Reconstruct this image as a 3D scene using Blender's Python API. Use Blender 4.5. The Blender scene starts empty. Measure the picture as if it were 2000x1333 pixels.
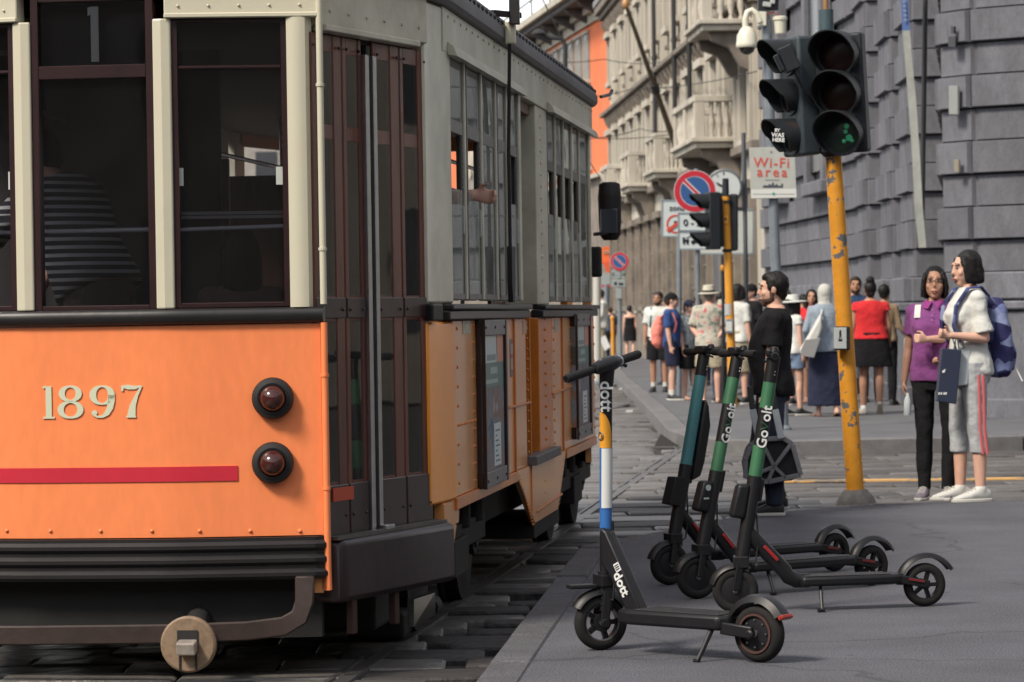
import bpy, bmesh, math, random
from mathutils import Vector, Matrix, noise
rnd = random.Random(7)
SC = bpy.context.scene
COL = SC.collection
R = math.radians
V = Vector
# ------------------------------------------------------------------ camera
FOC, W0, H0 = 6000.0, 2000.0, 1333.0
CAMZ = 1.3
PITCH = math.atan((666.5 - 612) / FOC)
ROLL = R(0.9)
F_ = V((0, math.cos(PITCH), -math.sin(PITCH)))
U0 = V((0, math.sin(PITCH), math.cos(PITCH)))
X0 = V((1, 0, 0))
UP_ = U0 * math.cos(ROLL) + X0 * math.sin(ROLL)
XR_ = X0 * math.cos(ROLL) - U0 * math.sin(ROLL)
cam_d = bpy.data.cameras.new('camera')
cam = bpy.data.objects.new('camera', cam_d)
COL.objects.link(cam)
cam.matrix_world = Matrix(((XR_.x, UP_.x, -F_.x, 0), (XR_.y, UP_.y, -F_.y, 0), (XR_.z, UP_.z, -F_.z, CAMZ), (0, 0, 0, 1)))
cam_d.sensor_width = 36
cam_d.lens = FOC / W0 * 36
cam_d.clip_start = 0.1
cam_d.clip_end = 3000
cam_d.dof.use_dof = True
cam_d.dof.focus_distance = 12.6
cam_d.dof.aperture_fstop = 8.5
SC.camera = cam
# ------------------------------------------------------------------ world, sun, exposure
SUN_EL, SUN_AZ = R(46), R(228)      # azimuth: where the light comes from, clockwise from +Y
world = bpy.data.worlds.new('World')
SC.world = world
world.use_nodes = True
wn = world.node_tree.nodes
wl = world.node_tree.links
bg = wn['Background']
sky = wn.new('ShaderNodeTexSky')
sky.sky_type = 'NISHITA'
sky.sun_disc = False
sky.sun_elevation = SUN_EL
sky.sun_rotation = SUN_AZ
sky.air_density = 1.0
sky.dust_density = 0.5
sky.ozone_density = 1.0
hs = wn.new('ShaderNodeHueSaturation')
hs.inputs['Saturation'].default_value = 0.22
tint = wn.new('ShaderNodeMix'); tint.data_type = 'RGBA'; tint.blend_type = 'MULTIPLY'
tint.inputs[0].default_value = 1.0
tint.inputs[7].default_value = (0.99, 0.965, 0.95, 1)
wl.new(sky.outputs[0], hs.inputs['Color'])
wl.new(hs.outputs[0], tint.inputs[6])
wl.new(tint.outputs[2], bg.inputs['Color'])
bg.inputs['Strength'].default_value = 0.14
sun_d = bpy.data.lights.new('sun', 'SUN')
sun_d.energy = 2.1
sun_d.angle = R(12)
sun_d.color = (1.0, 0.90, 0.76)
sun = bpy.data.objects.new('sun', sun_d)
COL.objects.link(sun)
sdir = V((math.sin(SUN_AZ) * math.cos(SUN_EL), math.cos(SUN_AZ) * math.cos(SUN_EL), math.sin(SUN_EL)))
sun.rotation_euler = sdir.to_track_quat('Z', 'Y').to_euler()
sun.location = sdir * 60
vs = SC.view_settings
vs.view_transform = 'Standard'
vs.look = 'None'
vs.exposure = 0.93
vs.gamma = 1.0
vs.use_curve_mapping = False
SC.cycles.max_bounces = 7
SC.cycles.diffuse_bounces = 3
SC.cycles.glossy_bounces = 3
SC.cycles.transparent_max_bounces = 14
SC.cycles.use_denoising = True
SC.cycles.caustics_reflective = False
SC.cycles.caustics_refractive = False

# ------------------------------------------------------------------ where a sight line meets a surface
def ray(px, py):
    return XR_ * ((px - W0 / 2) / FOC) + UP_ * ((H0 / 2 - py) / FOC) + F_
CAMP = V((0, 0, CAMZ))
def atY(px, py, Y):
    d = ray(px, py)
    return CAMP + d * (Y / d.y)
def G(px, py, z=0.0):
    d = ray(px, py)
    return CAMP + d * ((z - CAMZ) / d.z)
def onp(px, py, P, n):
    d = ray(px, py)
    return CAMP + d * ((P - CAMP).dot(n) / d.dot(n))

# ------------------------------------------------------------------ materials
MATS = {}
def mat(key, col, rough=0.6, metal=0.0, var=0.0, scale=6.0, bump=0.0, bscale=60.0, spec=0.5, col2=None, thr=None,
        coat=0.0, stretch=None, emit=None, soft=0.06, sheen=0.0, bdist=0.01, dirt=0.0, dscale=1.3, dcol=(0.05, 0.045, 0.04), rand=0.0, speck=0.0, sscale=110.0):
    """principled material: colour varied by noise, optional second colour in patches, optional dirt, fine bump"""
    if key in MATS:
        return MATS[key]
    m = bpy.data.materials.new(key)
    m.use_nodes = True
    n, l = m.node_tree.nodes, m.node_tree.links
    b = n['Principled BSDF']
    b.inputs['Roughness'].default_value = rough
    b.inputs['Metallic'].default_value = metal
    b.inputs['Specular IOR Level'].default_value = spec
    b.inputs['Coat Weight'].default_value = coat
    b.inputs['Coat Roughness'].default_value = 0.12
    if sheen:
        b.inputs['Sheen Weight'].default_value = sheen
    c4 = (*col, 1)
    b.inputs['Base Color'].default_value = c4
    vec = None
    if var or bump or col2 or dirt:
        tc = n.new('ShaderNodeTexCoord')
        vec = tc.outputs['Object']
        if stretch:
            mp = n.new('ShaderNodeMapping')
            mp.inputs['Scale'].default_value = stretch
            l.new(vec, mp.inputs['Vector'])
            vec = mp.outputs[0]
    out = None
    if var:
        nz = n.new('ShaderNodeTexNoise')
        nz.inputs['Scale'].default_value = scale
        nz.inputs['Detail'].default_value = 6
        nz.inputs['Roughness'].default_value = 0.65
        l.new(vec, nz.inputs['Vector'])
        mr = n.new('ShaderNodeMapRange')
        mr.inputs[1].default_value, mr.inputs[2].default_value = 0.3, 0.7
        mr.inputs[3].default_value, mr.inputs[4].default_value = 1 - var, 1 + var
        l.new(nz.outputs[0], mr.inputs[0])
        mx = n.new('ShaderNodeMix'); mx.data_type = 'RGBA'; mx.blend_type = 'MULTIPLY'
        mx.inputs[0].default_value = 1
        mx.inputs[6].default_value = c4
        l.new(mr.outputs[0], mx.inputs[7])
        out = mx.outputs[2]
    def patches(cc, th, sc, sf, out):
        nz = n.new('ShaderNodeTexNoise')
        nz.inputs['Scale'].default_value = sc
        nz.inputs['Detail'].default_value = 7
        nz.inputs['Roughness'].default_value = 0.62
        l.new(vec, nz.inputs['Vector'])
        mr = n.new('ShaderNodeMapRange')
        mr.inputs[1].default_value, mr.inputs[2].default_value = th, th + sf
        l.new(nz.outputs[0], mr.inputs[0])
        mx = n.new('ShaderNodeMix'); mx.data_type = 'RGBA'
        l.new(mr.outputs[0], mx.inputs[0])
        if out is not None:
            l.new(out, mx.inputs[6])
        else:
            mx.inputs[6].default_value = c4
        mx.inputs[7].default_value = (*cc, 1)
        return mx.outputs[2], mr
    if col2:
        out, _ = patches(col2, thr if thr is not None else 0.6, scale, soft, out)
    if dirt:
        out, mr = patches(dcol, 0.45, dscale, 0.35, out)
        mr.inputs[4].default_value = dirt
    if speck:
        nz = n.new('ShaderNodeTexNoise')
        nz.inputs['Scale'].default_value = sscale
        nz.inputs['Detail'].default_value = 2
        l.new(vec, nz.inputs['Vector'])
        mr = n.new('ShaderNodeMapRange')
        mr.inputs[1].default_value, mr.inputs[2].default_value = 0.3, 0.7
        mr.inputs[3].default_value, mr.inputs[4].default_value = 1 - speck, 1 + speck
        l.new(nz.outputs[0], mr.inputs[0])
        mx = n.new('ShaderNodeMix'); mx.data_type = 'RGBA'; mx.blend_type = 'MULTIPLY'
        mx.inputs[0].default_value = 1
        mx.inputs[6].default_value = c4
        if out is not None:
            l.new(out, mx.inputs[6])
        l.new(mr.outputs[0], mx.inputs[7])
        out = mx.outputs[2]
    if rand:
        oi = n.new('ShaderNodeObjectInfo')
        mr = n.new('ShaderNodeMapRange')
        mr.inputs[3].default_value, mr.inputs[4].default_value = 1 - rand, 1 + rand
        l.new(oi.outputs['Random'], mr.inputs[0])
        mx = n.new('ShaderNodeMix'); mx.data_type = 'RGBA'; mx.blend_type = 'MULTIPLY'
        mx.inputs[0].default_value = 1
        mx.inputs[6].default_value = c4
        if out is not None:
            l.new(out, mx.inputs[6])
        l.new(mr.outputs[0], mx.inputs[7])
        out = mx.outputs[2]
    if out is not None:
        l.new(out, b.inputs['Base Color'])
    if bump:
        nb = n.new('ShaderNodeTexNoise')
        nb.inputs['Scale'].default_value = bscale
        nb.inputs['Detail'].default_value = 4
        l.new(vec, nb.inputs['Vector'])
        bp = n.new('ShaderNodeBump')
        bp.inputs['Strength'].default_value = bump
        bp.inputs['Distance'].default_value = bdist
        l.new(nb.outputs[0], bp.inputs['Height'])
        l.new(bp.outputs[0], b.inputs['Normal'])
    if emit:
        b.inputs['Emission Color'].default_value = (*emit[0], 1)
        b.inputs['Emission Strength'].default_value = emit[1]
    MATS[key] = m
    return m
def glass(key, tintc=(0.55, 0.55, 0.55), rough=0.02, ior=1.5, refl=(1, 1, 1), refl_film=0.0):
    if key in MATS:
        return MATS[key]
    m = bpy.data.materials.new(key)
    m.use_nodes = True
    n, l = m.node_tree.nodes, m.node_tree.links
    n.remove(n['Principled BSDF'])
    tr = n.new('ShaderNodeBsdfTransparent'); tr.inputs[0].default_value = (*tintc, 1)
    gl = n.new('ShaderNodeBsdfGlossy'); gl.inputs['Roughness'].default_value = rough
    gl.inputs[0].default_value = (*refl, 1)
    fr = n.new('ShaderNodeFresnel'); fr.inputs[0].default_value = ior
    tc = n.new('ShaderNodeTexCoord')
    nb = n.new('ShaderNodeTexNoise'); nb.inputs['Scale'].default_value = 3.0
    l.new(tc.outputs['Object'], nb.inputs['Vector'])
    bp = n.new('ShaderNodeBump'); bp.inputs['Strength'].default_value = 0.035; bp.inputs['Distance'].default_value = 0.02
    l.new(nb.outputs[0], bp.inputs['Height']); l.new(bp.outputs[0], gl.inputs['Normal'])
    mx = n.new('ShaderNodeMixShader')
    l.new(fr.outputs[0], mx.inputs[0]); l.new(tr.outputs[0], mx.inputs[1]); l.new(gl.outputs[0], mx.inputs[2])
    last = mx.outputs[0]
    if refl_film:
        df = n.new('ShaderNodeBsdfDiffuse'); df.inputs[0].default_value = (.62, .64, .60, 1)  # pale diffuse film painted in for light reflections on the panes
        n2 = n.new('ShaderNodeTexNoise'); n2.inputs['Scale'].default_value = 4.0; n2.inputs['Detail'].default_value = 5
        l.new(tc.outputs['Object'], n2.inputs['Vector'])
        mr = n.new('ShaderNodeMapRange'); mr.inputs[1].default_value, mr.inputs[2].default_value = .3, .7
        mr.inputs[3].default_value, mr.inputs[4].default_value = refl_film * .6, refl_film * 1.4
        l.new(n2.outputs[0], mr.inputs[0])
        m2 = n.new('ShaderNodeMixShader')
        l.new(mr.outputs[0], m2.inputs[0]); l.new(last, m2.inputs[1]); l.new(df.outputs[0], m2.inputs[2])
        last = m2.outputs[0]
    l.new(last, n['Material Output'].inputs[0])
    MATS[key] = m
    return m
def two_tone(key, cols, scale, rough=0.8, kind='wave', thr=0.5, direction='Z', distort=0.0, bump=0.0):
    """printed fabrics: bands (wave) or blotches (noise / voronoi) of the listed colours"""
    if key in MATS:
        return MATS[key]
    m = bpy.data.materials.new(key)
    m.use_nodes = True
    n, l = m.node_tree.nodes, m.node_tree.links
    b = n['Principled BSDF']; b.inputs['Roughness'].default_value = rough
    b.inputs['Specular IOR Level'].default_value = 0.2
    tc = n.new('ShaderNodeTexCoord')
    if kind == 'wave':
        t = n.new('ShaderNodeTexWave'); t.bands_direction = direction
        t.inputs['Distortion'].default_value = distort
    elif kind == 'voronoi':
        t = n.new('ShaderNodeTexVoronoi')
    else:
        t = n.new('ShaderNodeTexNoise'); t.inputs['Detail'].default_value = 3
    t.inputs['Scale'].default_value = scale
    l.new(tc.outputs['Object'], t.inputs['Vector'])
    cr = n.new('ShaderNodeValToRGB')
    cr.color_ramp.interpolation = 'CONSTANT' if kind == 'wave' else 'LINEAR'
    e = cr.color_ramp.elements
    k = len(cols)
    while len(e) < k:
        e.new(0.5)
    for i, c in enumerate(cols):
        if kind == 'wave':
            e[i].position = 0 if i == 0 else thr
        else:
            e[i].position = 0.3 + 0.4 * i / (k - 1)
        e[i].color = (*c, 1)
    l.new(t.outputs['Color' if kind == 'wave' else (0 if kind != 'voronoi' else 'Color')], cr.inputs[0])
    l.new(cr.outputs[0], b.inputs['Base Color'])
    MATS[key] = m
    return m

# ------------------------------------------------------------------ mesh builder
ROOTM = {}
class MB:
    def __init__(s):
        s.v, s.f, s.m, s.cur = [], [], [], 0
    def add(s, vs_, fs):
        o = len(s.v)
        s.v += [V(p) for p in vs_]
        for f in fs:
            s.f.append([i + o for i in f]); s.m.append(s.cur)
        return s
    def box(s, a, b):
        x0, y0, z0 = a; x1, y1, z1 = b
        return s.add([(x0, y0, z0), (x1, y0, z0), (x1, y1, z0), (x0, y1, z0), (x0, y0, z1), (x1, y0, z1), (x1, y1, z1), (x0, y1, z1)],
                     [(0, 3, 2, 1), (4, 5, 6, 7), (0, 1, 5, 4), (1, 2, 6, 5), (2, 3, 7, 6), (3, 0, 4, 7)])
    def obox(s, c, ax, ay, az):
        """box: centre and three half-axis vectors"""
        c, ax, ay, az = V(c), V(ax), V(ay), V(az)
        if ax.cross(ay).dot(az) < 0:
            az = -az
        p = [c + ax * i + ay * j + az * k for k in (-1, 1) for (i, j) in ((-1, -1), (1, -1), (1, 1), (-1, 1))]
        return s.add(p, [(0, 3, 2, 1), (4, 5, 6, 7), (0, 1, 5, 4), (1, 2, 6, 5), (2, 3, 7, 6), (3, 0, 4, 7)])
    def beam(s, p, q, w, h, up=(0, 0, 1)):
        p, q, up = V(p), V(q), V(up)
        d = (q - p)
        a = d.cross(up)
        if a.length < 1e-6:
            a = d.cross(V((1, 0, 0)))
        a.normalize()
        u = a.cross(d).normalized()
        return s.obox((p + q) / 2, d / 2, a * w / 2, u * h / 2)
    def prism(s, poly, off):
        """polygon (3-D points) pushed along a vector"""
        poly = [V(p) for p in poly]; off = V(off)
        n = len(poly)
        nv = V((0, 0, 0))
        for i in range(n):
            nv += poly[i].cross(poly[(i + 1) % n])
        if nv.dot(off) > 0:
            poly = poly[::-1]
        return s.add(poly + [p + off for p in poly],
                     [list(range(n)), list(range(2 * n - 1, n - 1, -1))] + [((i + 1) % n, i, n + i, n + (i + 1) % n) for i in range(n)])
    def rings(s, rs, cap0=True, cap1=True, closed=False):
        n = len(rs[0]); o = []
        vs_ = [p for r in rs for p in r]
        fs = []
        k = len(rs)
        for j in range(k - 1 if not closed else k):
            a, b = j * n, ((j + 1) % k) * n
            for i in range(n):
                i2 = (i + 1) % n
                fs.append((a + i, a + i2, b + i2, b + i))
        if cap0 and not closed:
            fs.append(list(range(n))[::-1])
        if cap1 and not closed:
            fs.append([(k - 1) * n + i for i in range(n)])
        return s.add(vs_, fs)
    def tube(s, pts, r, n=8, caps=True, closed=False, flat=1.0, up=None):
        pts = [V(p) for p in pts]
        k = len(pts)
        rr = r if isinstance(r, (list, tuple)) else [r] * k
        rs = []
        u = None
        for i in range(k):
            if closed:
                d = (pts[(i + 1) % k] - pts[i - 1]).normalized()
            else:
                d = (pts[min(i + 1, k - 1)] - pts[max(i - 1, 0)]).normalized()
            if u is None:
                ref = V(up) if up else (V((0, 0, 1)) if abs(d.z) < 0.9 else V((1, 0, 0)))
                u = (ref - d * ref.dot(d)).normalized()
            else:
                u = (u - d * u.dot(d))
                u = u.normalized() if u.length > 1e-6 else d.orthogonal().normalized()
            w = d.cross(u)
            rs.append([pts[i] + (u * math.cos(t) + w * math.sin(t) * flat) * rr[i] for t in [2 * math.pi * j / n for j in range(n)]])
        return s.rings(rs, caps, caps, closed)
    def cap(s, p, q, r0, r1=None, n=10):
        """limb: tapered capsule"""
        p, q = V(p), V(q)
        r1 = r0 if r1 is None else r1
        d = (q - p).normalized()
        pts, rr = [], []
        for t in (-0.98, -0.7, 0):
            pts.append(p + d * r0 * t); rr.append(r0 * math.sqrt(max(0.03, 1 - t * t)))
        for t in (0.0, 0.7, 0.98):
            pts.append(q + d * r1 * t); rr.append(r1 * math.sqrt(max(0.03, 1 - t * t)))
        return s.tube(pts, rr, n)
    def ell(s, c, r, n=14, k=9, rot=None):
        c = V(c)
        rs = []
        for j in range(k):
            ph = math.pi * (j + 0.25) / (k - 0.5) - math.pi / 2
            ring = []
            for i in range(n):
                t = 2 * math.pi * i / n
                p = V((r[0] * math.cos(ph) * math.cos(t), r[1] * math.cos(ph) * math.sin(t), r[2] * math.sin(ph)))
                ring.append(c + (rot @ p if rot else p))
            rs.append(ring)
        return s.rings(rs)
    def lathe(s, prof, c=(0, 0, 0), axis=(0, 0, 1), n=20, caps=True):
        c, a = V(c), V(axis).normalized()
        u = a.orthogonal().normalized(); w = a.cross(u)
        return s.rings([[c + a * z + (u * math.cos(2 * math.pi * i / n) + w * math.sin(2 * math.pi * i / n)) * max(r, 1e-4) for i in range(n)]
                        for r, z in prof], caps, caps)
    def ring_plate(s, c, axis, r0, r1, th, n=24):
        return s.lathe([(r0, 0), (r1, 0), (r1, th), (r0, th), (r0, 0)], c, axis, n, caps=False)
    def build(s, name, mats, parent=None, smooth=None, bevel=0.0, world=False, fix=True, kind=None, segs=2):
        me = bpy.data.meshes.new(name)
        vs_ = s.v
        if world and parent is not None:
            im = ROOTM[parent.name].inverted()
            vs_ = [im @ p for p in vs_]
        me.from_pydata([tuple(p) for p in vs_], [], s.f)
        if not isinstance(mats, (list, tuple)):
            mats = [mats]
        for m in mats:
            me.materials.append(m)
        if len(mats) > 1:
            me.polygons.foreach_set('material_index', s.m)
        if fix:
            bm = bmesh.new(); bm.from_mesh(me)
            bmesh.ops.remove_doubles(bm, verts=bm.verts, dist=1e-5)
            bmesh.ops.recalc_face_normals(bm, faces=bm.faces)
            bm.to_mesh(me); bm.free()
        if smooth is not None:
            me.polygons.foreach_set('use_smooth', [True] * len(me.polygons))
            me.set_sharp_from_angle(angle=R(smooth))
        o = bpy.data.objects.new(name, me)
        COL.objects.link(o)
        if bevel:
            bv = o.modifiers.new('bevel', 'BEVEL')
            bv.width = bevel; bv.segments = segs; bv.limit_method = 'ANGLE'; bv.angle_limit = R(35)
            bv.harden_normals = False
        if parent is not None:
            o.parent = parent
            ROOTM[o.name] = ROOTM[parent.name]
        else:
            ROOTM[o.name] = Matrix.Identity(4)
        if kind:
            o['kind'] = kind
        return o
def tag(o, label=None, cat=None, group=None, kind=None):
    if label: o['label'] = label
    if cat: o['category'] = cat
    if group: o['group'] = group
    if kind: o['kind'] = kind
    return o
def thing(name, label, cat, loc=(0, 0, 0), rotz=0.0, group=None, scale=1.0):
    o = bpy.data.objects.new(name, None)
    COL.objects.link(o)
    o.empty_display_size = 0.2
    o.location = loc
    o.rotation_euler = (0, 0, rotz)
    o.scale = (scale,) * 3
    ROOTM[o.name] = Matrix.Translation(V(loc)) @ Matrix.Rotation(rotz, 4, 'Z') @ Matrix.Scale(scale, 4)
    return tag(o, label, cat, group)
def text(s, size, m, parent, origin, xdir, ydir, name='lettering', bold=0.0, depth=0.002, center=True, world=False, space=1.0):
    """flat letters: origin, reading direction, up direction of the letters (in the parent's or the world's coordinates)"""
    cu = bpy.data.curves.new(name, 'FONT')
    cu.body = s; cu.size = size; cu.extrude = depth / 2; cu.offset = bold
    cu.space_character = space
    cu.align_x = 'CENTER' if center else 'LEFT'
    cu.align_y = 'CENTER' if center else 'BOTTOM_BASELINE'
    cu.resolution_u = 3
    t = bpy.data.objects.new(name, cu)
    me = bpy.data.meshes.new_from_object(t)
    bpy.data.objects.remove(t)
    xd, yd = V(xdir).normalized(), V(ydir)
    yd = (yd - xd * yd.dot(xd)).normalized()
    zd = xd.cross(yd)
    M = Matrix.Translation(V(origin)) @ Matrix((xd, yd, zd)).transposed().to_4x4()
    if world and parent is not None:
        M = ROOTM[parent.name].inverted() @ M
    me.transform(M)
    me.materials.clear(); me.materials.append(m)
    o = bpy.data.objects.new(name, me)
    COL.objects.link(o)
    if parent is not None:
        o.parent = parent
        ROOTM[o.name] = ROOTM[parent.name]
    return o
REMESH = []
def remesh(o, voxel, smooth=3, folds=0.0, fscale=0.1, fac=0.6):
    md = o.modifiers.new('remesh', 'REMESH'); md.mode = 'VOXEL'; md.voxel_size = voxel; md.use_smooth_shade = True
    if smooth:
        sm = o.modifiers.new('smooth', 'SMOOTH'); sm.iterations = smooth; sm.factor = fac
    if folds:
        tx = bpy.data.textures.get('folds%g' % fscale)
        if not tx:
            tx = bpy.data.textures.new('folds%g' % fscale, 'CLOUDS'); tx.noise_scale = fscale; tx.noise_depth = 2
        dm = o.modifiers.new('folds', 'DISPLACE'); dm.texture = tx; dm.strength = folds; dm.mid_level = 0.5
        dm.texture_coords = 'LOCAL'
    REMESH.append(o)
    return o
def flush_remesh():
    bpy.context.view_layer.update()
    dg = bpy.context.evaluated_depsgraph_get()
    new = []
    for o in REMESH:
        new.append((o, bpy.data.meshes.new_from_object(o.evaluated_get(dg))))
    for o, me in new:
        mt = o.data.materials[0]
        o.modifiers.clear()
        o.data = me
        if not me.materials:
            me.materials.append(mt)
        me.polygons.foreach_set('use_smooth', [True] * len(me.polygons))
    REMESH.clear()
def instance(name, me, loc, rot, scl, parent=None, m=None):
    o = bpy.data.objects.new(name, me)
    COL.objects.link(o)
    o.location = loc; o.rotation_euler = rot; o.scale = scl
    if parent is not None:
        o.parent = parent
    return o
# ================================================================== GROUND
ROADZ = -0.14
M_asph = mat('asphalt', (0.092, 0.094, 0.111), 0.9, var=0.26, scale=0.9, bump=0.7, bscale=170, bdist=0.006, col2=(0.118, 0.117, 0.130), thr=0.57, soft=0.2, speck=.6, sscale=120, dirt=.55, dscale=.55, dcol=(.060, .056, .058))
def add_cracks(m):
    """thin wandering cracks and flattened gum spots, all part of the surface's own colour"""
    n, l = m.node_tree.nodes, m.node_tree.links
    b = n['Principled BSDF']
    src = b.inputs['Base Color'].links[0].from_socket
    tc = n.new('ShaderNodeTexCoord')
    nz = n.new('ShaderNodeTexNoise'); nz.inputs['Scale'].default_value = 1.6; nz.inputs['Detail'].default_value = 6
    l.new(tc.outputs['Object'], nz.inputs['Vector'])
    ad = n.new('ShaderNodeMix'); ad.data_type = 'RGBA'; ad.blend_type = 'ADD'; ad.inputs[0].default_value = .55
    l.new(tc.outputs['Object'], ad.inputs[6]); l.new(nz.outputs['Color'], ad.inputs[7])
    for sc_, w_, dark, feat in ((.42, .007, .70, 'DISTANCE_TO_EDGE'), (2.6, .055, 1.7, 'F1'), (1.7, .05, .55, 'F1')):
        vo = n.new('ShaderNodeTexVoronoi'); vo.feature = feat; vo.inputs['Scale'].default_value = sc_
        l.new(ad.outputs[2] if feat != 'F1' else tc.outputs['Object'], vo.inputs['Vector'])
        mr = n.new('ShaderNodeMapRange'); mr.inputs[1].default_value, mr.inputs[2].default_value = w_ * .4, w_
        mr.inputs[3].default_value, mr.inputs[4].default_value = dark, 1.0
        l.new(vo.outputs['Distance'], mr.inputs[0])
        mx = n.new('ShaderNodeMix'); mx.data_type = 'RGBA'; mx.blend_type = 'MULTIPLY'; mx.inputs[0].default_value = 1
        l.new(src, mx.inputs[6]); l.new(mr.outputs[0], mx.inputs[7])
        src = mx.outputs[2]
    l.new(src, b.inputs['Base Color'])
add_cracks(M_asph)
M_base = mat('road bed', (0.03, 0.028, 0.027), 0.95, var=0.2, scale=3)
M_sett = mat('paving stone', (0.112, 0.104, 0.099), 0.5, var=0.35, scale=2.6, bump=0.8, bscale=9, bdist=0.03, rand=0.32, speck=.25, sscale=60, dirt=0.35, dscale=0.9)
M_kerb = mat('kerb granite', (0.150, 0.146, 0.146), 0.8, var=0.25, scale=5, bump=0.4, bscale=70, rand=0.1)
M_pave = mat('pavement', (0.112, 0.113, 0.122), 0.9, var=0.25, scale=0.9, bump=0.3, bscale=150, bdist=0.004)
M_steel = mat('worn steel', (0.16, 0.15, 0.145), 0.5, 0.8, var=0.3, scale=8)
g = MB().add([(-700, -200, -0.26), (900, -200, -0.26), (900, 1500, -0.26), (-700, 1500, -0.26)], [(0, 1, 2, 3)])
tag(g.build('ground', M_base, fix=False), kind='structure')
road = MB().add([(-40, -20, -0.172), (60, -20, -0.172), (60, 160, -0.172), (-40, 160, -0.172)], [(0, 1, 2, 3)]).build('road', M_base, fix=False)
tag(road, kind='structure')
# island that the scooters and walkers stand on: asphalt with a flush stone edge
isl = [G(925, 1333), G(1130, 1070), G(1190, 1054), G(1300, 1036), G(1450, 1005), G(1700, 985), G(2000, 977)]
d0 = (isl[0] - isl[1]).normalized()
isl = [isl[0] + d0 * 14] + isl[1:]
far_r = isl[-1] + V((14, -1.0, 0))
edge_pts = isl + [far_r]
def inset_line(pts, w, side=-1):
    out = []
    for i, p in enumerate(pts):
        a = pts[max(i - 1, 0)]; b = pts[min(i + 1, len(pts) - 1)]
        d = (b - a).normalized()
        out.append(p + V((d.y, -d.x, 0)) * w)
    return out
ins = inset_line(edge_pts, 0.16)
poly = ins + [V((16, -12, 0)), V((ins[0].x, -12, 0))]
island = MB().prism([V((p.x, p.y, 0)) for p in poly], (0, 0, -0.22)).build('traffic_island', M_asph)
tag(island, kind='structure')
ROOTM[island.name] = Matrix.Identity(4)
kcount = 0
def kerb_run(outer, inner, z1, z0, parent, L=1.0, gap=0.008, m=None):
    """kerb stones one by one along a line"""
    for i in range(len(outer) - 1):
        a, b, c, d = outer[i], outer[i + 1], inner[i], inner[i + 1]
        n = max(1, round((b - a).length / L))
        if (b - a).length / n < 0.12:
            continue
        for k in range(n):
            t0, t1 = k / n, (k + 1) / n
            e = gap / max((b - a).length, 0.1)
            t0 += e; t1 -= e
            q = [a.lerp(b, t0), a.lerp(b, t1), c.lerp(d, t1), c.lerp(d, t0)]
            dz = rnd.uniform(-0.006, 0.002)
            mb = MB().prism([V((p.x, p.y, z1 + dz)) for p in q], (0, 0, z0 - z1))
            mb.build('kerb_stone', m or M_kerb, parent, bevel=0.008, segs=1)
kerb_run(edge_pts, inset_line(edge_pts, 0.155), 0.002, -0.22, island, 0.9, m=mat('flush edge stone', (0.084, 0.083, 0.092), 0.86, var=0.25, scale=3, bump=0.5, bscale=120, rand=0.06, speck=.5, sscale=120))

# far pavement with its granite kerb
kp = [(2300, 845), (2000, 851), (1800, 856), (1540, 862), (1400, 858), (1339, 852), (1302, 838), (1283, 815), (1261, 793), (1226, 758), (1201, 735), (1180, 703), (1165, 676)]
kpts = [G(x, y) for x, y in kp]
kpts = [kpts[0] + V((9, 0.6, 0))] + kpts[1:] + [V((-6.5, 170, 0))]
kin = inset_line(kpts, 0.25, 1)
def wallX(Y):
    return 7.69 - 0.0465 * Y
pv = [V((p.x, p.y, 0)) for p in kin] + [V((2, 170, 0)), V((16, 170, 0)), V((16, kin[0].y, 0))]
pavement = MB().prism(pv, (0, 0, -0.2)).build('pavement', M_pave)
tag(pavement, kind='structure')
kerb_run(kpts, inset_line(kpts, 0.245), 0.003, -0.25, pavement, 1.1)
# loose broken kerb corner
c = G(1300, 846)
MB().add([c + V((-.13, -.08, -.14)), c + V((.14, -.10, -.14)), c + V((.12, .12, -.14)), c + V((-.1, .1, -.14)), c + V((-.05, .02, -.01))],
         [(0, 1, 4), (1, 2, 4), (2, 3, 4), (3, 0, 4), (3, 2, 1, 0)]).build('kerb_stone', M_base, pavement)

# stone road surface: slabs laid one by one near, joined further off
def sett_mesh():
    mb = MB()
    def ringz(i, z, wob=0):
        return [V((-.5 + i, -.5 + i, z)), V((0, -.5 + i * .8, z + wob)), V((.5 - i, -.5 + i, z)), V((.5 - i * .8, 0, z)), V((.5 - i, .5 - i, z)), V((0, .5 - i, z + wob)), V((-.5 + i, .5 - i, z)), V((-.5 + i * .8, 0, z))]
    mb.rings([ringz(0, -0.09), ringz(0, -0.010), ringz(0.025, -0.001, .001), ringz(0.2, 0.001)], cap0=False)
    me = mb.build('paving_stone', M_sett, smooth=50)
    d = me.data
    bpy.data.objects.remove(me)
    return d
SM = sett_mesh()
SM_SHADE_OIL = SM.copy(); SM_SHADE_OIL.materials[0] = mat('shade and oil paving stone', (0.030, 0.027, 0.027), 0.66, var=0.4, scale=2.6, bump=0.8, bscale=9, bdist=0.03, rand=0.3, speck=.25, sscale=60)  # near-black colour carries the tram's shade as well as oil
stuff = MB()
def inside(p, poly):
    r = False
    j = len(poly) - 1
    for i in range(len(poly)):
        a, b = poly[i], poly[j]
        if (a.y > p.y) != (b.y > p.y) and p.x < (b.x - a.x) * (p.y - a.y) / (b.y - a.y) + a.x:
            r = not r
        j = i
    return r
isl_poly = edge_pts + [V((16, -12, 0)), V((edge_pts[0].x, -12, 0))]
pav_poly = [V((p.x, p.y, 0)) for p in kpts] + [V((2, 170, 0)), V((30, 170, 0)), V((30, kpts[0].y, 0))]
cands = []
Y = 9.0
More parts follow.
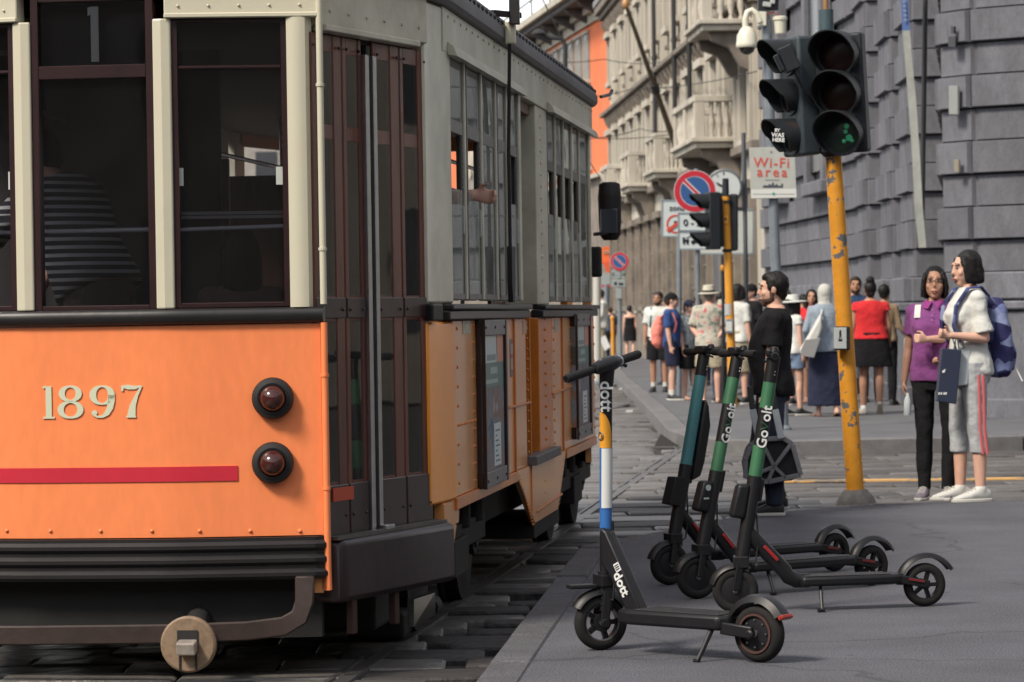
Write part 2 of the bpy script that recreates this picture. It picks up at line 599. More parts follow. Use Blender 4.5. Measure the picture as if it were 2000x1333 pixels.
while Y < 150:
    row = 0.32 if Y < 19 else 0.42 if Y < 34 else (0.6 if Y < 60 else 1.2)
    x = -3.2 + rnd.uniform(0, 0.6)
    xmax = 9.0 if Y < 33 else 4.0
    while x < xmax:
        L = rnd.uniform(0.55, 1.05) * (.7 if Y < 19 else 1 if Y < 34 else (1.4 if Y < 60 else 2.0))
        c = V((x + L / 2, Y + row / 2, ROADZ))
        corners = [V((c.x + i * L * .42, c.y + j * row * .42, 0)) for i in (-1, 1) for j in (-1, 1)]
        if not any(inside(q, isl_poly) for q in corners) and not any(inside(q, pav_poly) for q in corners):
            cands.append((c, L, row))
        elif not inside(c, isl_poly) and not inside(c, pav_poly):
            cands.append((c, L * 0.7, row * 0.8))
        x += L
    Y += row
def inview(c):
    px = 1000 + 6000 * c.x / c.y
    side = -1.649 + 1.3 + (c.y - 12.2) * 0.1228        # the tram hides what lies left of its flank
    return -40 < px < 2040 and c.y > 12 and (c.x > side - 0.2)
near = sorted([q for q in cands if inview(q[0])], key=lambda q: q[0].y)[:290]
ids = set(id(q) for q in near)
proto_v = [tuple(v.co) for v in SM.vertices]
proto_f = [list(p.vertices) for p in SM.polygons]
for q in cands:
    c, L, row = q
    tz = rnd.uniform(-0.009, 0.007)
    rx, ry, rz = rnd.uniform(-.018, .018), rnd.uniform(-.012, .012), rnd.uniform(-.02, .02)
    if id(q) in ids:
        shade_oil = abs((c.x + 1.649) * .9925 - (c.y - 12.205) * .1219) < 1.75 and c.y < 24
        instance('paving_stone', SM_SHADE_OIL if shade_oil else SM, (c.x, c.y, c.z + tz), (rx, ry, rz), (L * .985, row * .97, 1), road)
    else:
        Mx = Matrix.Translation((c.x, c.y, c.z + tz)) @ Matrix.Rotation(rx, 4, 'X') @ Matrix.Rotation(ry, 4, 'Y') @ Matrix.Diagonal((L * .985, row * .97, 1, 1))
        stuff.add([Mx @ V(p) for p in proto_v], proto_f)
M_sett2 = mat('paving stone far', (0.118, 0.109, 0.101), 0.44, var=0.4, scale=1.6, bump=0.8, bscale=9, bdist=0.03, dirt=0.35, dscale=0.7)
so = stuff.build('far_paving_stones', M_sett2, road, smooth=50, fix=False)
so['kind'] = 'stuff'
# yellow line painted on the road stones
ya, yb = G(1500, 941, ROADZ + .012), G(2060, 934, ROADZ + .012)
M_yline = mat('worn yellow road paint', (0.62, 0.36, 0.12), 0.7, col2=(0.20, 0.17, 0.14), thr=0.5, scale=3.5, var=0.1)
dd = (yb - ya).normalized()
MB().prism([ya, yb, yb + V((0, .20, 0)), ya + V((0, .20, 0))], (0, 0, -0.012)).build('road_marking', M_yline, road)
wl_a = G(1160, 1017, ROADZ + .01)
# ================================================================== GREY STONE BUILDING (right)
M_stone = mat('grey stone', (0.138, 0.141, 0.160), 0.88, var=0.24, scale=4.5, bump=0.4, bscale=60, bdist=0.010, rand=0.15, dirt=0.7, dscale=2.2, dcol=(0.070, 0.068, 0.074), stretch=(1, 1, .45), speck=.1, sscale=45)
M_stone_d = mat('grey stone wall', (0.10, 0.098, 0.105), 0.9, var=0.2, scale=3, bump=0.3, bscale=60, dirt=0.4)
M_dark = mat('dark opening', (0.02, 0.02, 0.022), 0.25)
grey = thing('stone_building', 'dark grey rusticated stone building at the right with a splayed corner', 'building', (5.6, 40, 0))
def block_mesh():
    mb = MB()
    def rr(i, y):
        return [V((-.5 + i, y, -.5 + i)), V((.5 - i, y, -.5 + i)), V((.5 - i, y, .5 - i)), V((-.5 + i, y, .5 - i))]
    mb.rings([rr(0, .5), rr(0, -.30), rr(0.03, -.5)])
    o = mb.build('stone_block', M_stone)
    d = o.data; bpy.data.objects.remove(o)
    return d
BM_ = block_mesh()
bv, bf = [v.co.copy() for v in BM_.vertices], [list(p.vertices) for p in BM_.polygons]
gst = MB()
gw = MB()
ginv = ROOTM[grey.name].inverted()
nblk = 0
H_C = 0.385
def stone_wall(p0, p1, L, prouds, z0, ztop, zvis, seg, plinth=True, dep=0.3):
    """one straight run of banded masonry from p0 to p1 (plan points, street on the right-hand side going p0->p1)"""
    global nblk
    p0, p1 = V((*p0, 0)), V((*p1, 0))
    d = (p1 - p0); ln = d.length; d.normalize()
    n = V((d.y, -d.x, 0))
    ang = math.atan2(d.y, d.x)
    k = 0
    z = z0 + seg * 0.0013
    while z < ztop:
        pr = prouds[k % len(prouds)]
        cnt = max(1, round(ln / L))
        w = ln / cnt
        off = 0.5 if (k % 2 and cnt > 1) else 0
        spans = []
        t = 0.0
        if off:
            spans.append((0, w / 2)); t = w / 2
        while t < ln - 1e-4:
            spans.append((t, min(ln, t + w))); t += w
        for a, b in spans:
            if b - a < 0.05: continue
            c = p0 + d * ((a + b) / 2) + n * (pr + rnd.uniform(-.004, .004) - dep / 2)
            c.z = z + H_C / 2
            Mx = Matrix.Translation(c) @ Matrix.Rotation(ang, 4, 'Z')
            sc = (b - a - 0.006, dep, H_C - 0.008)
            px = 1000 + 6000 * c.x / c.y
            if z < zvis and nblk < 296 and 1430 < px < 2010:
                o = instance('stone_block', BM_, (0, 0, 0), (0, 0, 0), (1, 1, 1), grey)
                o.matrix_local = ginv @ Mx @ Matrix.Diagonal((*sc, 1))
                nblk += 1
            else:
                M2 = ginv @ Mx @ Matrix.Diagonal((*sc, 1))
                gst.add([M2 @ v for v in bv], bf)
        z += H_C; k += 1
    gw.obox((p0 + p1) / 2 + n * (-0.28) + V((0, 0, 5.5)), d * (ln / 2 + .02), n * 0.2, V((0, 0, 5.5 + seg * .002)))
    if plinth:
        pl = MB()
        m = (p0 + p1) / 2
        e = seg * .0017
        pl.obox(m + n * (.06) + V((0, 0, .62)), d * (ln / 2 + .03), n * .12, V((0, 0, .62 + e)))
        pl.obox(m + n * (.10) + V((0, 0, 1.30)), d * (ln / 2 + .08), n * .14, V((0, 0, .05 + e)))
        pl.obox(m + n * (.08) + V((0, 0, 1.53)), d * (ln / 2 + .05), n * .10, V((0, 0, .16 + e)))
        pl.obox(m + n * (.10) + V((0, 0, .10)), d * (ln / 2 + .07), n * .15, V((0, 0, .12 + e)))
        pl.build('plinth', M_stone, grey, bevel=.02, world=True, segs=1)
PR = [0.0, 0.075]
z0 = 1.69
# splayed corner: front face, its chamfer, then the return to the street wall
stone_wall((5.43, 36.0), (9.9, 32.74), 2.8, PR, z0, 8.5, 5.4, 1)
stone_wall((5.14, 36.45), (5.43, 36.0), 0.6, PR, z0, 8.5, 5.4, 2)
stone_wall((5.85, 41.0), (5.14, 36.45), 1.2, PR, z0, 8.5, 2.0, 3)
# three pilasters stepping back along the street
for i, (pl, pr_, Yp) in enumerate(((1788, 1852, 41.5), (1746, 1782, 44.0), (1698, 1741, 46.6))):
    a = atY(pl, 600, Yp); b = atY(pr_, 600, Yp - .08)
    stone_wall((a.x, a.y), (b.x + .25, b.y), 0.8, [.02, .085], z0, 9, 6.4, 4 + i * 2)
    stone_wall((a.x + .04, a.y + 1.6), (a.x, a.y), 0.8, [.02, .085], z0, 9, 6.4, 5 + i * 2, plinth=True)
stone_wall((wallX(59.6) + .02, 59.6), (wallX(47.2) + .1, 47.2), 1.35, [.0, .09], z0, 9.5, 7.2, 10)
gw.build('wall', M_stone_d, grey, world=True)
o = gst.build('upper_stonework', M_stone, grey, fix=False); o['kind'] = 'stuff'
# tall dark window in the street wall and a stone string course above
dW = V((-.0465, 1, 0)).normalized(); nW = V((-1, -.0465, 0)).normalized()
def WP(Y, out=0.0, z=0.0):
    return V((wallX(Y), Y, z)) + nW * out
def wbox(mb, Y, out0, out1, z0, z1, ylen):
    return mb.obox(WP(Y, (out0 + out1) / 2, (z0 + z1) / 2), dW * ylen / 2, nW * (out1 - out0) / 2, V((0, 0, (z1 - z0) / 2)))
for Yw in (51.5, 56.8):
    w = wbox(MB(), Yw, 0.02, 0.13, 3.6, 7.4, 1.7).build('window', M_dark, grey, world=True)
    fr = MB()
    for s_ in (-.95, .95):
        wbox(fr, Yw + s_, 0.02, 0.22, 3.4, 7.4, .24)
    wbox(fr, Yw, 0.02, 0.26, 3.2, 3.42, 2.3); wbox(fr, Yw, 0.02, 0.30, 7.41, 7.75, 2.4)
    fr.build('frame', M_stone, w, world=True, bevel=.02, segs=1)
# little fittings on the splayed corner
nC = V((-.45 * 1.2, -.29, 0)).normalized()
def corner_plate(px0, py0, px1, py1, m, name, th=0.03):
    P = V((5.14, 36.45, 0)) + nC * .10
    q = [onp(x, y, P, nC) for x, y in ((px0, py0), (px1, py0), (px1, py1), (px0, py1))]
    return MB().prism(q, nC * th)
corner_plate(1857, 168, 1874, 224, None, '').build('notice_plate', mat('pale plate', (0.26, 0.27, 0.26), .5), grey, world=True, bevel=.004)
corner_plate(1867, 312, 1876, 336, None, '').build('doorbell_plate', mat('beige plate', (0.24, 0.21, 0.16), .5), grey, world=True, bevel=.004)
corner_plate(1861, 52, 1867, 66, None, '').build('wall_box', M_dark, grey, world=True)
corner_plate(1856, 72, 1870, 92, None, '').build('wall_box', M_dark, grey, world=True)

# hanging banner in front of the corner recess
bn = thing('wall_banner', 'long narrow white banner with a blue top hanging down the grey stone wall', 'banner', atY(1795, 480, 40.6))
tp = [(1757, -60), (1763, 60), (1768, 120), (1775, 200), (1782, 300), (1787, 400), (1795, 484)]
wv = [0, .01, -.02, .03, .02, .05, .0]
M_ban = mat('banner cloth', (0.27, 0.28, 0.26), .8, var=.25, scale=3, bump=.3, bscale=14)
M_banb = mat('banner blue', (0.06, 0.11, 0.28), .8)
for lo, hi, m, nm in ((0, 1, M_banb, 'blue_end'), (1, 6, M_ban, 'cloth')):
    mb = MB(); rs = []
    for i in range(lo, hi + 1):
        a = atY(tp[i][0], tp[i][1], 40.6) + V((0, wv[i], 0)); b = atY(tp[i][0] + 14, tp[i][1], 40.55) + V((0, -wv[i], 0))
        rs.append([a, b, b + V((0, .03, 0)), a + V((0, .03, 0))])
    mb.rings(rs).build(nm, m, bn, world=True, smooth=40)
mb = MB()
for k in range(5):
    q_ = atY(1765 + k * .6, 4 + k * 9, 40.55); mb.beam(q_ - V((.018, .02, 0)), q_ + V((.022, -.02, .01)), .008, .035)
mb.build('print', mat('banner print', (.22, .26, .36), .8), bn, world=True)
MB().tube([atY(1808, -60, 40.9), atY(1806, 100, 40.9), atY(1800, 486, 40.9)], .035, 8).build('pole', mat('dark iron', (.025, .025, .028), .5), bn, world=True, smooth=40)

# ================================================================== CREAM BUILDING down the street
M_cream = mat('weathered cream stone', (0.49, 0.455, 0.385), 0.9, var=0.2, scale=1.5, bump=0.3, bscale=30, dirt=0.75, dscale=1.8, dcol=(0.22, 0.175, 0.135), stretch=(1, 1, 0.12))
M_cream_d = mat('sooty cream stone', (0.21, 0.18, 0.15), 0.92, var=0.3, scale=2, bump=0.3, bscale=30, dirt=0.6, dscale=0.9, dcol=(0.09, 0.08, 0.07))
M_pane = mat('dark pane', (0.03, 0.032, 0.036), 0.08, var=.3, scale=.6)
M_iron = mat('black iron', (0.025, 0.024, 0.026), 0.5)
cream = thing('cream_building', 'cream stone building with rows of cornices and balconies along the street', 'building', (wallX(80), 80, 0))
mb = MB()
mb.prism([WP(59.65, -.01), WP(96.6, -.01), WP(96.6, -8), WP(59.65, -8)], (0, 0, 11.2))
mb.build('wall', M_cream, cream, world=True)
mb = MB()
for z0_, z1_, o_ in ((10.25, 10.40, .22), (10.41, 10.55, .34), (10.56, 10.8, .46), (7.28, 7.36, .22), (7.37, 7.5, .34), (4.42, 4.6, .22)):
    wbox(mb, 78.15, -.05, o_, z0_, z1_, 36.9)
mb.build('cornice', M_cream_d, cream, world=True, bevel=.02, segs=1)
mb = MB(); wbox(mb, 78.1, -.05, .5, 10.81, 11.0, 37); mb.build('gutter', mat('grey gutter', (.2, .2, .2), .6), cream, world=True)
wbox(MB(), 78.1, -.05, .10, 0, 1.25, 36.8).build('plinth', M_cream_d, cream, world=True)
BAY = 2.6
nb = 14
for i in range(nb):
    Yb = 61.2 + i * BAY
    # pilaster pair between the bays, in two storeys
    for k, dy in enumerate((-1.27, -.98, -.69)):
        wbox(MB(), Yb + dy, .0, .12 + .05 * (k % 2), 4.61, 7.27, .15).build('pilaster', M_cream, cream, world=True)
        wbox(MB(), Yb + dy, .0, .11 + .05 * (k % 2), 7.51, 10.24, .15).build('pilaster', M_cream, cream, world=True)
    # windows: ground floor grille, main floor, upper floor, attic light
    for z0_, z1_, w_, dp in ((1.5, 3.7, 1.1, .03), (4.75, 6.75, 1.15, .02), (8.45, 9.75, .9, .02)):
        w = wbox(MB(), Yb + .25, -.02, dp, z0_, z1_, w_).build('window', M_pane, cream, world=True)
        fr = MB()
        for s_ in (-1, 1):
            wbox(fr, Yb + .25 + s_ * (w_ / 2 + .09), -.01, .14, z0_ - .05, z1_, .17)
        wbox(fr, Yb + .25, -.01, .24, z1_ + .002, z1_ + .17, w_ + .5)
        wbox(fr, Yb + .25, -.01, .20, z0_ - .2, z0_ - .055, w_ + .44)
        if z0_ < 2:
            for q in range(4):
                wbox(fr, Yb + .25, .05, .07, z0_ + .3 + q * .5, z0_ + .34 + q * .5, w_)
        else:
            wbox(fr, Yb + .25, .03, .06, z0_, z1_, .06)
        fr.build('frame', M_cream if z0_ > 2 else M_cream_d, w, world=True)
    # small attic openings with sills
    for dy in (-.35, .85):
        w = wbox(MB(), Yb + dy, -.01, .03, 8.0, 8.3, .26).build('vent_opening', M_dark, cream, world=True)
        wbox(MB(), Yb + dy, 0, .1, 7.9, 7.99, .4).build('sill', M_cream_d, w, world=True)
    # carved brackets under the two cornices
    for q in range(3):
        yy = Yb - 1.1 + q * .87
        for zt, o_ in ((7.27, .26), (10.24, .32)):
            p = [WP(yy - .07, 0, zt), WP(yy - .07, o_, zt), WP(yy - .07, o_ * .9, zt - .14), WP(yy - .07, o_ * .45, zt - .3), WP(yy - .07, o_ * .3, zt - .5), WP(yy - .07, 0, zt - .6)]
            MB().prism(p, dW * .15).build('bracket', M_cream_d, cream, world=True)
def balcony(Yc, ln, out, zb, name_label):
    root_ = MB()
    wbox(root_, Yc, 0, out, zb, zb + .12, ln)
    wbox(root_, Yc, 0, out + .08, zb + .122, zb + .22, ln + .16)
    b = root_.build('balcony', M_cream, cream, world=True, bevel=.015, segs=1)
    r = MB()
    zt = zb + .95
    wbox(r, Yc - ln / 2 + .09, 0, out, zt, zt + .13, .2); wbox(r, Yc + ln / 2 - .09, 0, out, zt, zt + .13, .2)
    wbox(r, Yc, out - .2, out + .02, zt + .002, zt + .132, ln)
    for dy in (-ln / 2 + .12, ln / 2 - .12, 0):
        wbox(r, Yc + dy, out - .21, out, zb + .221, zt, .24)
    r.build('handrail', M_cream, b, world=True, bevel=.012, segs=1)
    def bal(p):
        MB().lathe([(.05, 0), (.05, .05), (.03, .08), (.075, .26), (.075, .34), (.03, .55), (.05, .6), (.05, .73)], p, (0, 0, 1), 10).build('baluster', M_cream, b, world=True, smooth=50)
    for q in range(4):
        bal(WP(Yc - ln / 2 + .1, .12 + q * (out - .4) / 3.5, zb + .221))
    nq = int(ln / .3)
    for q in range(nq):
        yy = Yc - ln / 2 + .3 + q * .3
        if abs(yy - Yc) > .2 and yy < Yc + ln / 2 - .28:
            bal(WP(yy, out - .1, zb + .221))
    for dy in (-ln / 2 + .3, ln / 2 - .3):
        p = [WP(Yc + dy - .1, 0, zb), WP(Yc + dy - .1, out * .85, zb), WP(Yc + dy - .1, out * .82, zb - .18), WP(Yc + dy - .1, out * .5, zb - .32), WP(Yc + dy - .1, out * .3, zb - .7), WP(Yc + dy - .1, 0, zb - .85)]
        MB().prism(p, dW * .2).build('console', M_cream_d, b, world=True, bevel=.015, segs=1)
balcony(65.2, 4.4, .95, 4.62, '')
balcony(75.2, 2.4, .75, 4.5, '')
balcony(83.2, 2.4, .7, 4.5, '')
balcony(90.5, 2.4, .7, 4.5, '')
balcony(61.3, 2.6, 1.1, 6.75, '')
# rainwater pipes
for px, Yd in ((1290, 78.5), (1322, 73.4), (1352, 70.0)):
    MB().tube([WP(Yd, .3, 11.0), WP(Yd, .3, 5.9 if px != 1290 else 5.6), WP(Yd - .02, .1, 5.55), WP(Yd, .1, 4.5)], .055, 8).build('downpipe', M_iron, cream, world=True, smooth=40)
    for z in (7.7, 9.4):
        MB().lathe([(.075, 0), (.075, .1)], WP(Yd, .3, z), (0, 0, 1), 8).build('pipe_collar', M_iron, cream, world=True)

# flagpole leaning out over the street
fp0, fp1 = atY(1324, 298, 73.5), atY(1222, 8, 71.0)
fp = thing('flagpole', 'bare wooden flagpole leaning out from a balcony of the cream building', 'flagpole', fp0)
MB().tube([fp0, fp0.lerp(fp1, .5), fp1], [.075, .062, .045], 10).build('shaft', mat('old wood', (.10, .075, .05), .7, var=.2), fp, world=True, smooth=40)
MB().ell(fp1, (.09, .09, .13)).build('finial', mat('dull gold', (.42, .23, .10), .5, .3), fp, world=True, smooth=60)
MB().lathe([(.10, -.12), (.10, .12)], fp0.lerp(fp1, .44), (fp1 - fp0), 10).build('bracket', M_iron, fp, world=True)

# ================================================================== ORANGE BUILDING at the bend
M_orange = mat('orange render', (0.72, 0.19, 0.075), 0.9, var=0.1, scale=.8, bump=.15, bscale=20)
M_trim = mat('pale trim', (0.46, 0.43, 0.36), 0.9, var=0.12, scale=1.5, dirt=.3)
M_shut = mat('grey shutters', (0.26, 0.255, 0.23), 0.8, var=0.15, scale=2)
d2 = V((-.133, 1, 0)).normalized(); n2 = V((-1, -.133, 0)).normalized()
def OP(Y, out=0.0, z=0.0):
    return V((17 - .133 * Y, Y, z)) + n2 * out
def obx(mb, Y, out0, out1, z0, z1, ylen):
    return mb.obox(OP(Y, (out0 + out1) / 2, (z0 + z1) / 2), d2 * ylen / 2, n2 * (out1 - out0) / 2, V((0, 0, (z1 - z0) / 2)))
orange = thing('orange_building', 'bright orange rendered building with pale shuttered windows under deep dark eaves', 'building', OP(120))
MB().prism([OP(99.6, 0, 6.0), OP(150, 0, 6.0), OP(150, -9, 6.0), OP(99.6, -9, 6.0)], (0, 0, 5.55)).build('wall', M_orange, orange, world=True)
MB().prism([OP(99.5, .03, 0), OP(150, .03, 0), OP(150, -9, 0), OP(99.5, -9, 0)], (0, 0, 5.85)).build('ground_floor', M_cream_d, orange, world=True)
mb = MB(); obx(mb, 124.8, -.1, .25, 5.86, 5.995, 50); mb.build('string_course', M_trim, orange, world=True)
mb = MB(); obx(mb, 124.8, -.1, .12, 11.2, 11.5, 50.2); obx(mb, 124.8, -.1, .3, 11.51, 11.75, 50.3); mb.build('frieze', M_trim, orange, world=True)
M_eave = mat('dark eaves', (.07, .066, .066), .8, var=.2)
mb = MB(); obx(mb, 124.8, -.1, .95, 11.76, 11.95, 50.6); mb.build('eaves', M_eave, orange, world=True)
mb = MB(); obx(mb, 124.8, -.1, 1.15, 11.96, 12.2, 50.8); mb.build('gutter', M_trim, orange, world=True)
mb = MB(); mb.prism([OP(99.5, 1.1, 12.21), OP(99.5, -3, 13.6), OP(99.5, -3, 12.21)], d2 * 50); mb.build('roof', M_eave, orange, world=True)
mb = MB()
mb.tube([OP(104.2, .9, 12.9), OP(150, .9, 12.9)], .035, 6)
for q in range(10):
    mb.tube([OP(105 + q * 4.6, .9, 12.2), OP(105 + q * 4.6, .9, 12.9)], .03, 6)
mb.build('roof_railing', M_iron, orange, world=True)
for q in range(16):
    yy = 100.5 + q * 2.8
    p = [OP(yy, .1, 11.75), OP(yy, .9, 11.75), OP(yy, .8, 11.6), OP(yy, .1, 11.25)]
    MB().prism(p, d2 * .25).build('eaves_bracket', M_eave, orange, world=True)
for q in range(22):
    yy = 107.0 + q * 1.75
    for z0_, z1_ in ((9.35, 10.95), (6.35, 8.1)):
        w = obx(MB(), yy, 0, .07, z0_, z1_, 1.3).build('window', M_shut, orange, world=True)
        fr = MB()
        obx(MB(), yy, -.01, .2, z0_ - .14, z0_ - .002, 1.5).build('sill', M_trim, w, world=True)
        if z0_ < 7:
            fr.lathe([(.7, 0), (.7, .16)], OP(yy, 0, z1_ + .05), n2, 20)
        else:
            obx(fr, yy, .0, .13, z1_ + .002, z1_ + .1, 1.4)
        fr.build('frame', M_trim, w, world=True)
        obx(MB(), yy - .2, .05, .085, z1_ - .25, z1_ - .05, .3).build('shutter_gap', M_dark, w, world=True)
# block that closes the view down the street
endb = thing('end_building', 'plain beige building closing the far end of the street', 'building', (-4, 160, 0))
mb = MB(); mb.box((-22, 160, 0), (8, 170, 12)); mb.build('wall', M_trim, endb, world=True)
for q in range(10):
    for z in (1.0, 4.5, 8):
        MB().box((-18 + q * 2.4, 159.94, z), (-16.9 + q * 2.4, 160.0, z + 1.9)).build('window', M_pane, endb, world=True)
mb = MB(); mb.box((-22, 159.5, 12.002), (8, 170, 12.5)); mb.build('cornice', M_trim, endb, world=True)
# ================================================================== unseen house rows added behind and beside the viewpoint to block low sky
M_h1 = mat('dark house render', (0.20, 0.18, 0.155), 0.9, var=0.15, scale=.5)
M_h2 = mat('pale house render', (0.40, 0.36, 0.29), 0.9, var=0.15, scale=.5)
def house(label, c, ang, wid, hgt, m):
    t = thing('added_house', label, 'building', c, ang)
    mb = MB(); mb.box((-wid / 2, -8, -.1), (wid / 2, 0, hgt)); mb.build('wall', m, t)
    mb = MB(); mb.box((-wid / 2 - .3, -8.3, hgt + .002), (wid / 2 + .3, .6, hgt + .5)); mb.build('roof', M_eave, t)
    mb = MB(); mb.box((-1.2, -.7, 1.0), (1.2, .0, 2.2))
    wm = None
    nx = int(wid / 3.2)
    for i in range(nx):
        for j in range(int((hgt - 1) / 3.4)):
            if wm is None:
                mb = MB(); mb.box((-.6, -.05, 0), (.6, .03, 2.0)); o = mb.build('window', M_pane, t); wm = o.data
            else:
                o = instance('window', wm, (0, 0, 0), (0, 0, 0), (1, 1, 1), t)
            o.location = (-wid / 2 + 1.6 + i * 3.2, 0, 1.0 + j * 3.4)
house('unseen house row added behind the viewpoint to darken reflections in the tram windows', (-2, -26, 0), 0, 62, 16, M_h1)
house('unseen house row added on the right to block low sky light', (27, 14, 0), R(90), 70, 15, M_h1)
house('unseen house row added on the far left to block low sky light', (-30, 10, 0), R(-90), 70, 13, M_h1)
# ================================================================== TRAM
TO = V((-1.649, 12.205, ROADZ))
TRZ = R(-7)
tram = thing('tram', 'vintage orange and cream tram with dark windows, numbered 1897, seen from its end', 'tram', TO, TRZ)
MT = ROOTM[tram.name]; MTI = MT.inverted(); RT3 = MT.to_3x3()
class Face:
    def __init__(s, o, d, n):
        s.o = V((o[0], o[1], 0)); s.d = V((d[0], d[1], 0)).normalized(); s.n = V((n[0], n[1], 0)).normalized()
    def hit(s, px, py, off=0.0):
        P = MT @ (s.o + s.n * off)
        p = MTI @ onp(px, py, P, RT3 @ s.n)
        return (p - s.o).dot(s.d), p.z
    def p(s, t, z, out=0.0):
        q = s.o + s.d * t + s.n * out; q.z = z
        return q
    def box(s, mb, t0, t1, z0, z1, out, inn):
        a = s.p((t0 + t1) / 2, (z0 + z1) / 2, (out + inn) / 2)
        return mb.obox(a, s.d * (t1 - t0) / 2, s.n * (out - inn) / 2, V((0, 0, (z1 - z0) / 2)))
FC = Face((0, 0), (1, 0), (0, -1))
FRt = Face((.30, 0), (.58, .10), (.10, -.58))
FL = Face((-.30, 0), (-.58, .10), (-.10, -.58))
dx, dy = 1.155 - .88, 1.10 - .14
DO = Face((.88, .14), (dx, dy), (dy, -dx))
DL = Face((-.88, .14), (-dx, dy), (-dy, -dx))
SI = Face((1.195, 0), (0, 1), (1, 0))
SL = Face((-1.195, 0), (0, 1), (-1, 0))
DLEN = math.hypot(dx, dy)
FLEN = math.hypot(.58, .10)

M_or_f = mat('orange paint', (0.93, 0.268, 0.098), 0.40, var=0.03, scale=1.5, bump=0.05, bscale=3.2, bdist=.03, coat=.25, dirt=.06, dscale=3.5, dcol=(.38, .12, .05), stretch=(1, 1, .35), speck=.04, sscale=30, col2=(.76, .22, .072), thr=.6, soft=.25)
M_or_s = mat('orange paint worn', (0.86, 0.38, 0.12), 0.34, var=0.16, scale=2.2, bump=0.14, bscale=7, bdist=.02, coat=.5, dirt=.35, dscale=2.2, dcol=(.30, .15, .06))
M_cr = mat('cream paint', (0.60, 0.57, 0.44), 0.45, var=0.08, scale=2.5, bump=.12, bscale=8, coat=.15, dirt=.28, dcol=(.35, .28, .18), dscale=2.5)
M_crs = mat('cream paint dirty', (0.56, 0.545, 0.43), 0.45, var=0.14, scale=3, bump=.2, bscale=8, bdist=.02, coat=.15, dirt=.5, dscale=3.2, dcol=(.25, .21, .15))
M_mar = mat('maroon frame', (0.026, 0.010, 0.011), 0.35, var=.25, scale=6, coat=.3)
M_wood = mat('varnished red wood', (0.115, 0.028, 0.016), 0.36, var=.45, scale=3.5, stretch=(6, 6, .6), coat=.15, bump=.1, bscale=30)
M_woodd = mat('dark door panel', (0.028, 0.013, 0.014), 0.4, var=.35, scale=4, coat=.3, bump=.12, bscale=12)
M_blk = mat('black paint', (0.012, 0.0105, 0.0115), 0.42, var=.2, scale=5, bump=.1, bscale=20)
M_und = mat('black undercarriage', (0.012, 0.011, 0.011), 0.8, var=.4, scale=5, bump=.4, bscale=20, dirt=.3, dcol=(.04, .026, .018))
M_rub = mat('black rubber', (0.012, 0.011, 0.012), 0.65, var=.15, scale=12)
M_alu = mat('brushed metal', (0.55, 0.56, 0.57), 0.28, .95, var=.1, scale=20)
M_bar = mat('pale hand bar', (.72, .74, .76), .35)
M_red = mat('red tape', (0.55, 0.022, 0.045), .45, var=.06, scale=10)
M_num = mat('pale green numerals', (0.62, 0.66, 0.49), .4)
M_lens = mat('dark red lens', (0.055, 0.014, 0.011), .14, spec=.5, coat=.3)
M_dark_in = mat('dark interior', (0.026, 0.022, 0.024), .7, var=.2, scale=4)
M_wood_in = mat('interior wood', (0.07, 0.026, 0.014), .45, var=.4, scale=4, stretch=(4, 4, .6))
G_f = glass('end window glass', (.82, .82, .85), refl=(1, 1, 1), refl_film=.006)
G_clear = glass('clear glass', (.9, .9, .9))
G_s = glass('side window glass', (.42, .43, .44), refl=(.95, 1, .97), refl_film=.22)
G_d = glass('door glass', (.6, .6, .62), refl=(1, 1, 1), refl_film=.03)

def zf(py, px=450, face=FRt):
    return face.hit(px, py)[1]
Z_belt1, Z_belt0 = zf(602), zf(633)
Z_ob = zf(1048)
Z_win1 = zf(36)
Z_lb = 2.65 + .14
Z_top = 2.78 + .14

def fv(w):
    a = abs(w) - .30
    return .10 * ((math.sqrt(a * a + .0035) + a) / 2) / .58
def front_strip(w0, w1, z0, z1, out, th, n=36, prof=None):
    """plate that follows the bowed end of the tram"""
    ws = [w0 + (w1 - w0) * i / n for i in range(n + 1)]
    rs = []
    for w in ws:
        v = fv(w)
        rs.append([V((w, v - out, z0)), V((w, v - out, z1)), V((w, v - out + th, z1)), V((w, v - out + th, z0))])
    return MB().rings(rs)
# --- end: orange apron
front_strip(-.885, .885, Z_ob, Z_belt0 - .003, .012, .03).build('end_panel', M_or_f, tram, smooth=30)
# rounded black belt rail
mb = MB()
rs = []
for i in range(41):
    w = -.90 + 1.80 * i / 40
    v = fv(w)
    zc = (Z_belt0 + Z_belt1) / 2; hh = (Z_belt1 - Z_belt0) / 2
    rs.append([V((w, v - .012 - .028 * math.sin(a) ** .7, zc - hh * math.cos(a))) for a in [math.pi * k / 8 for k in range(9)]] + [V((w, v + .02, zc + hh)), V((w, v + .02, zc - hh))])
mb.rings(rs).build('belt_rail', M_blk, tram, smooth=35)
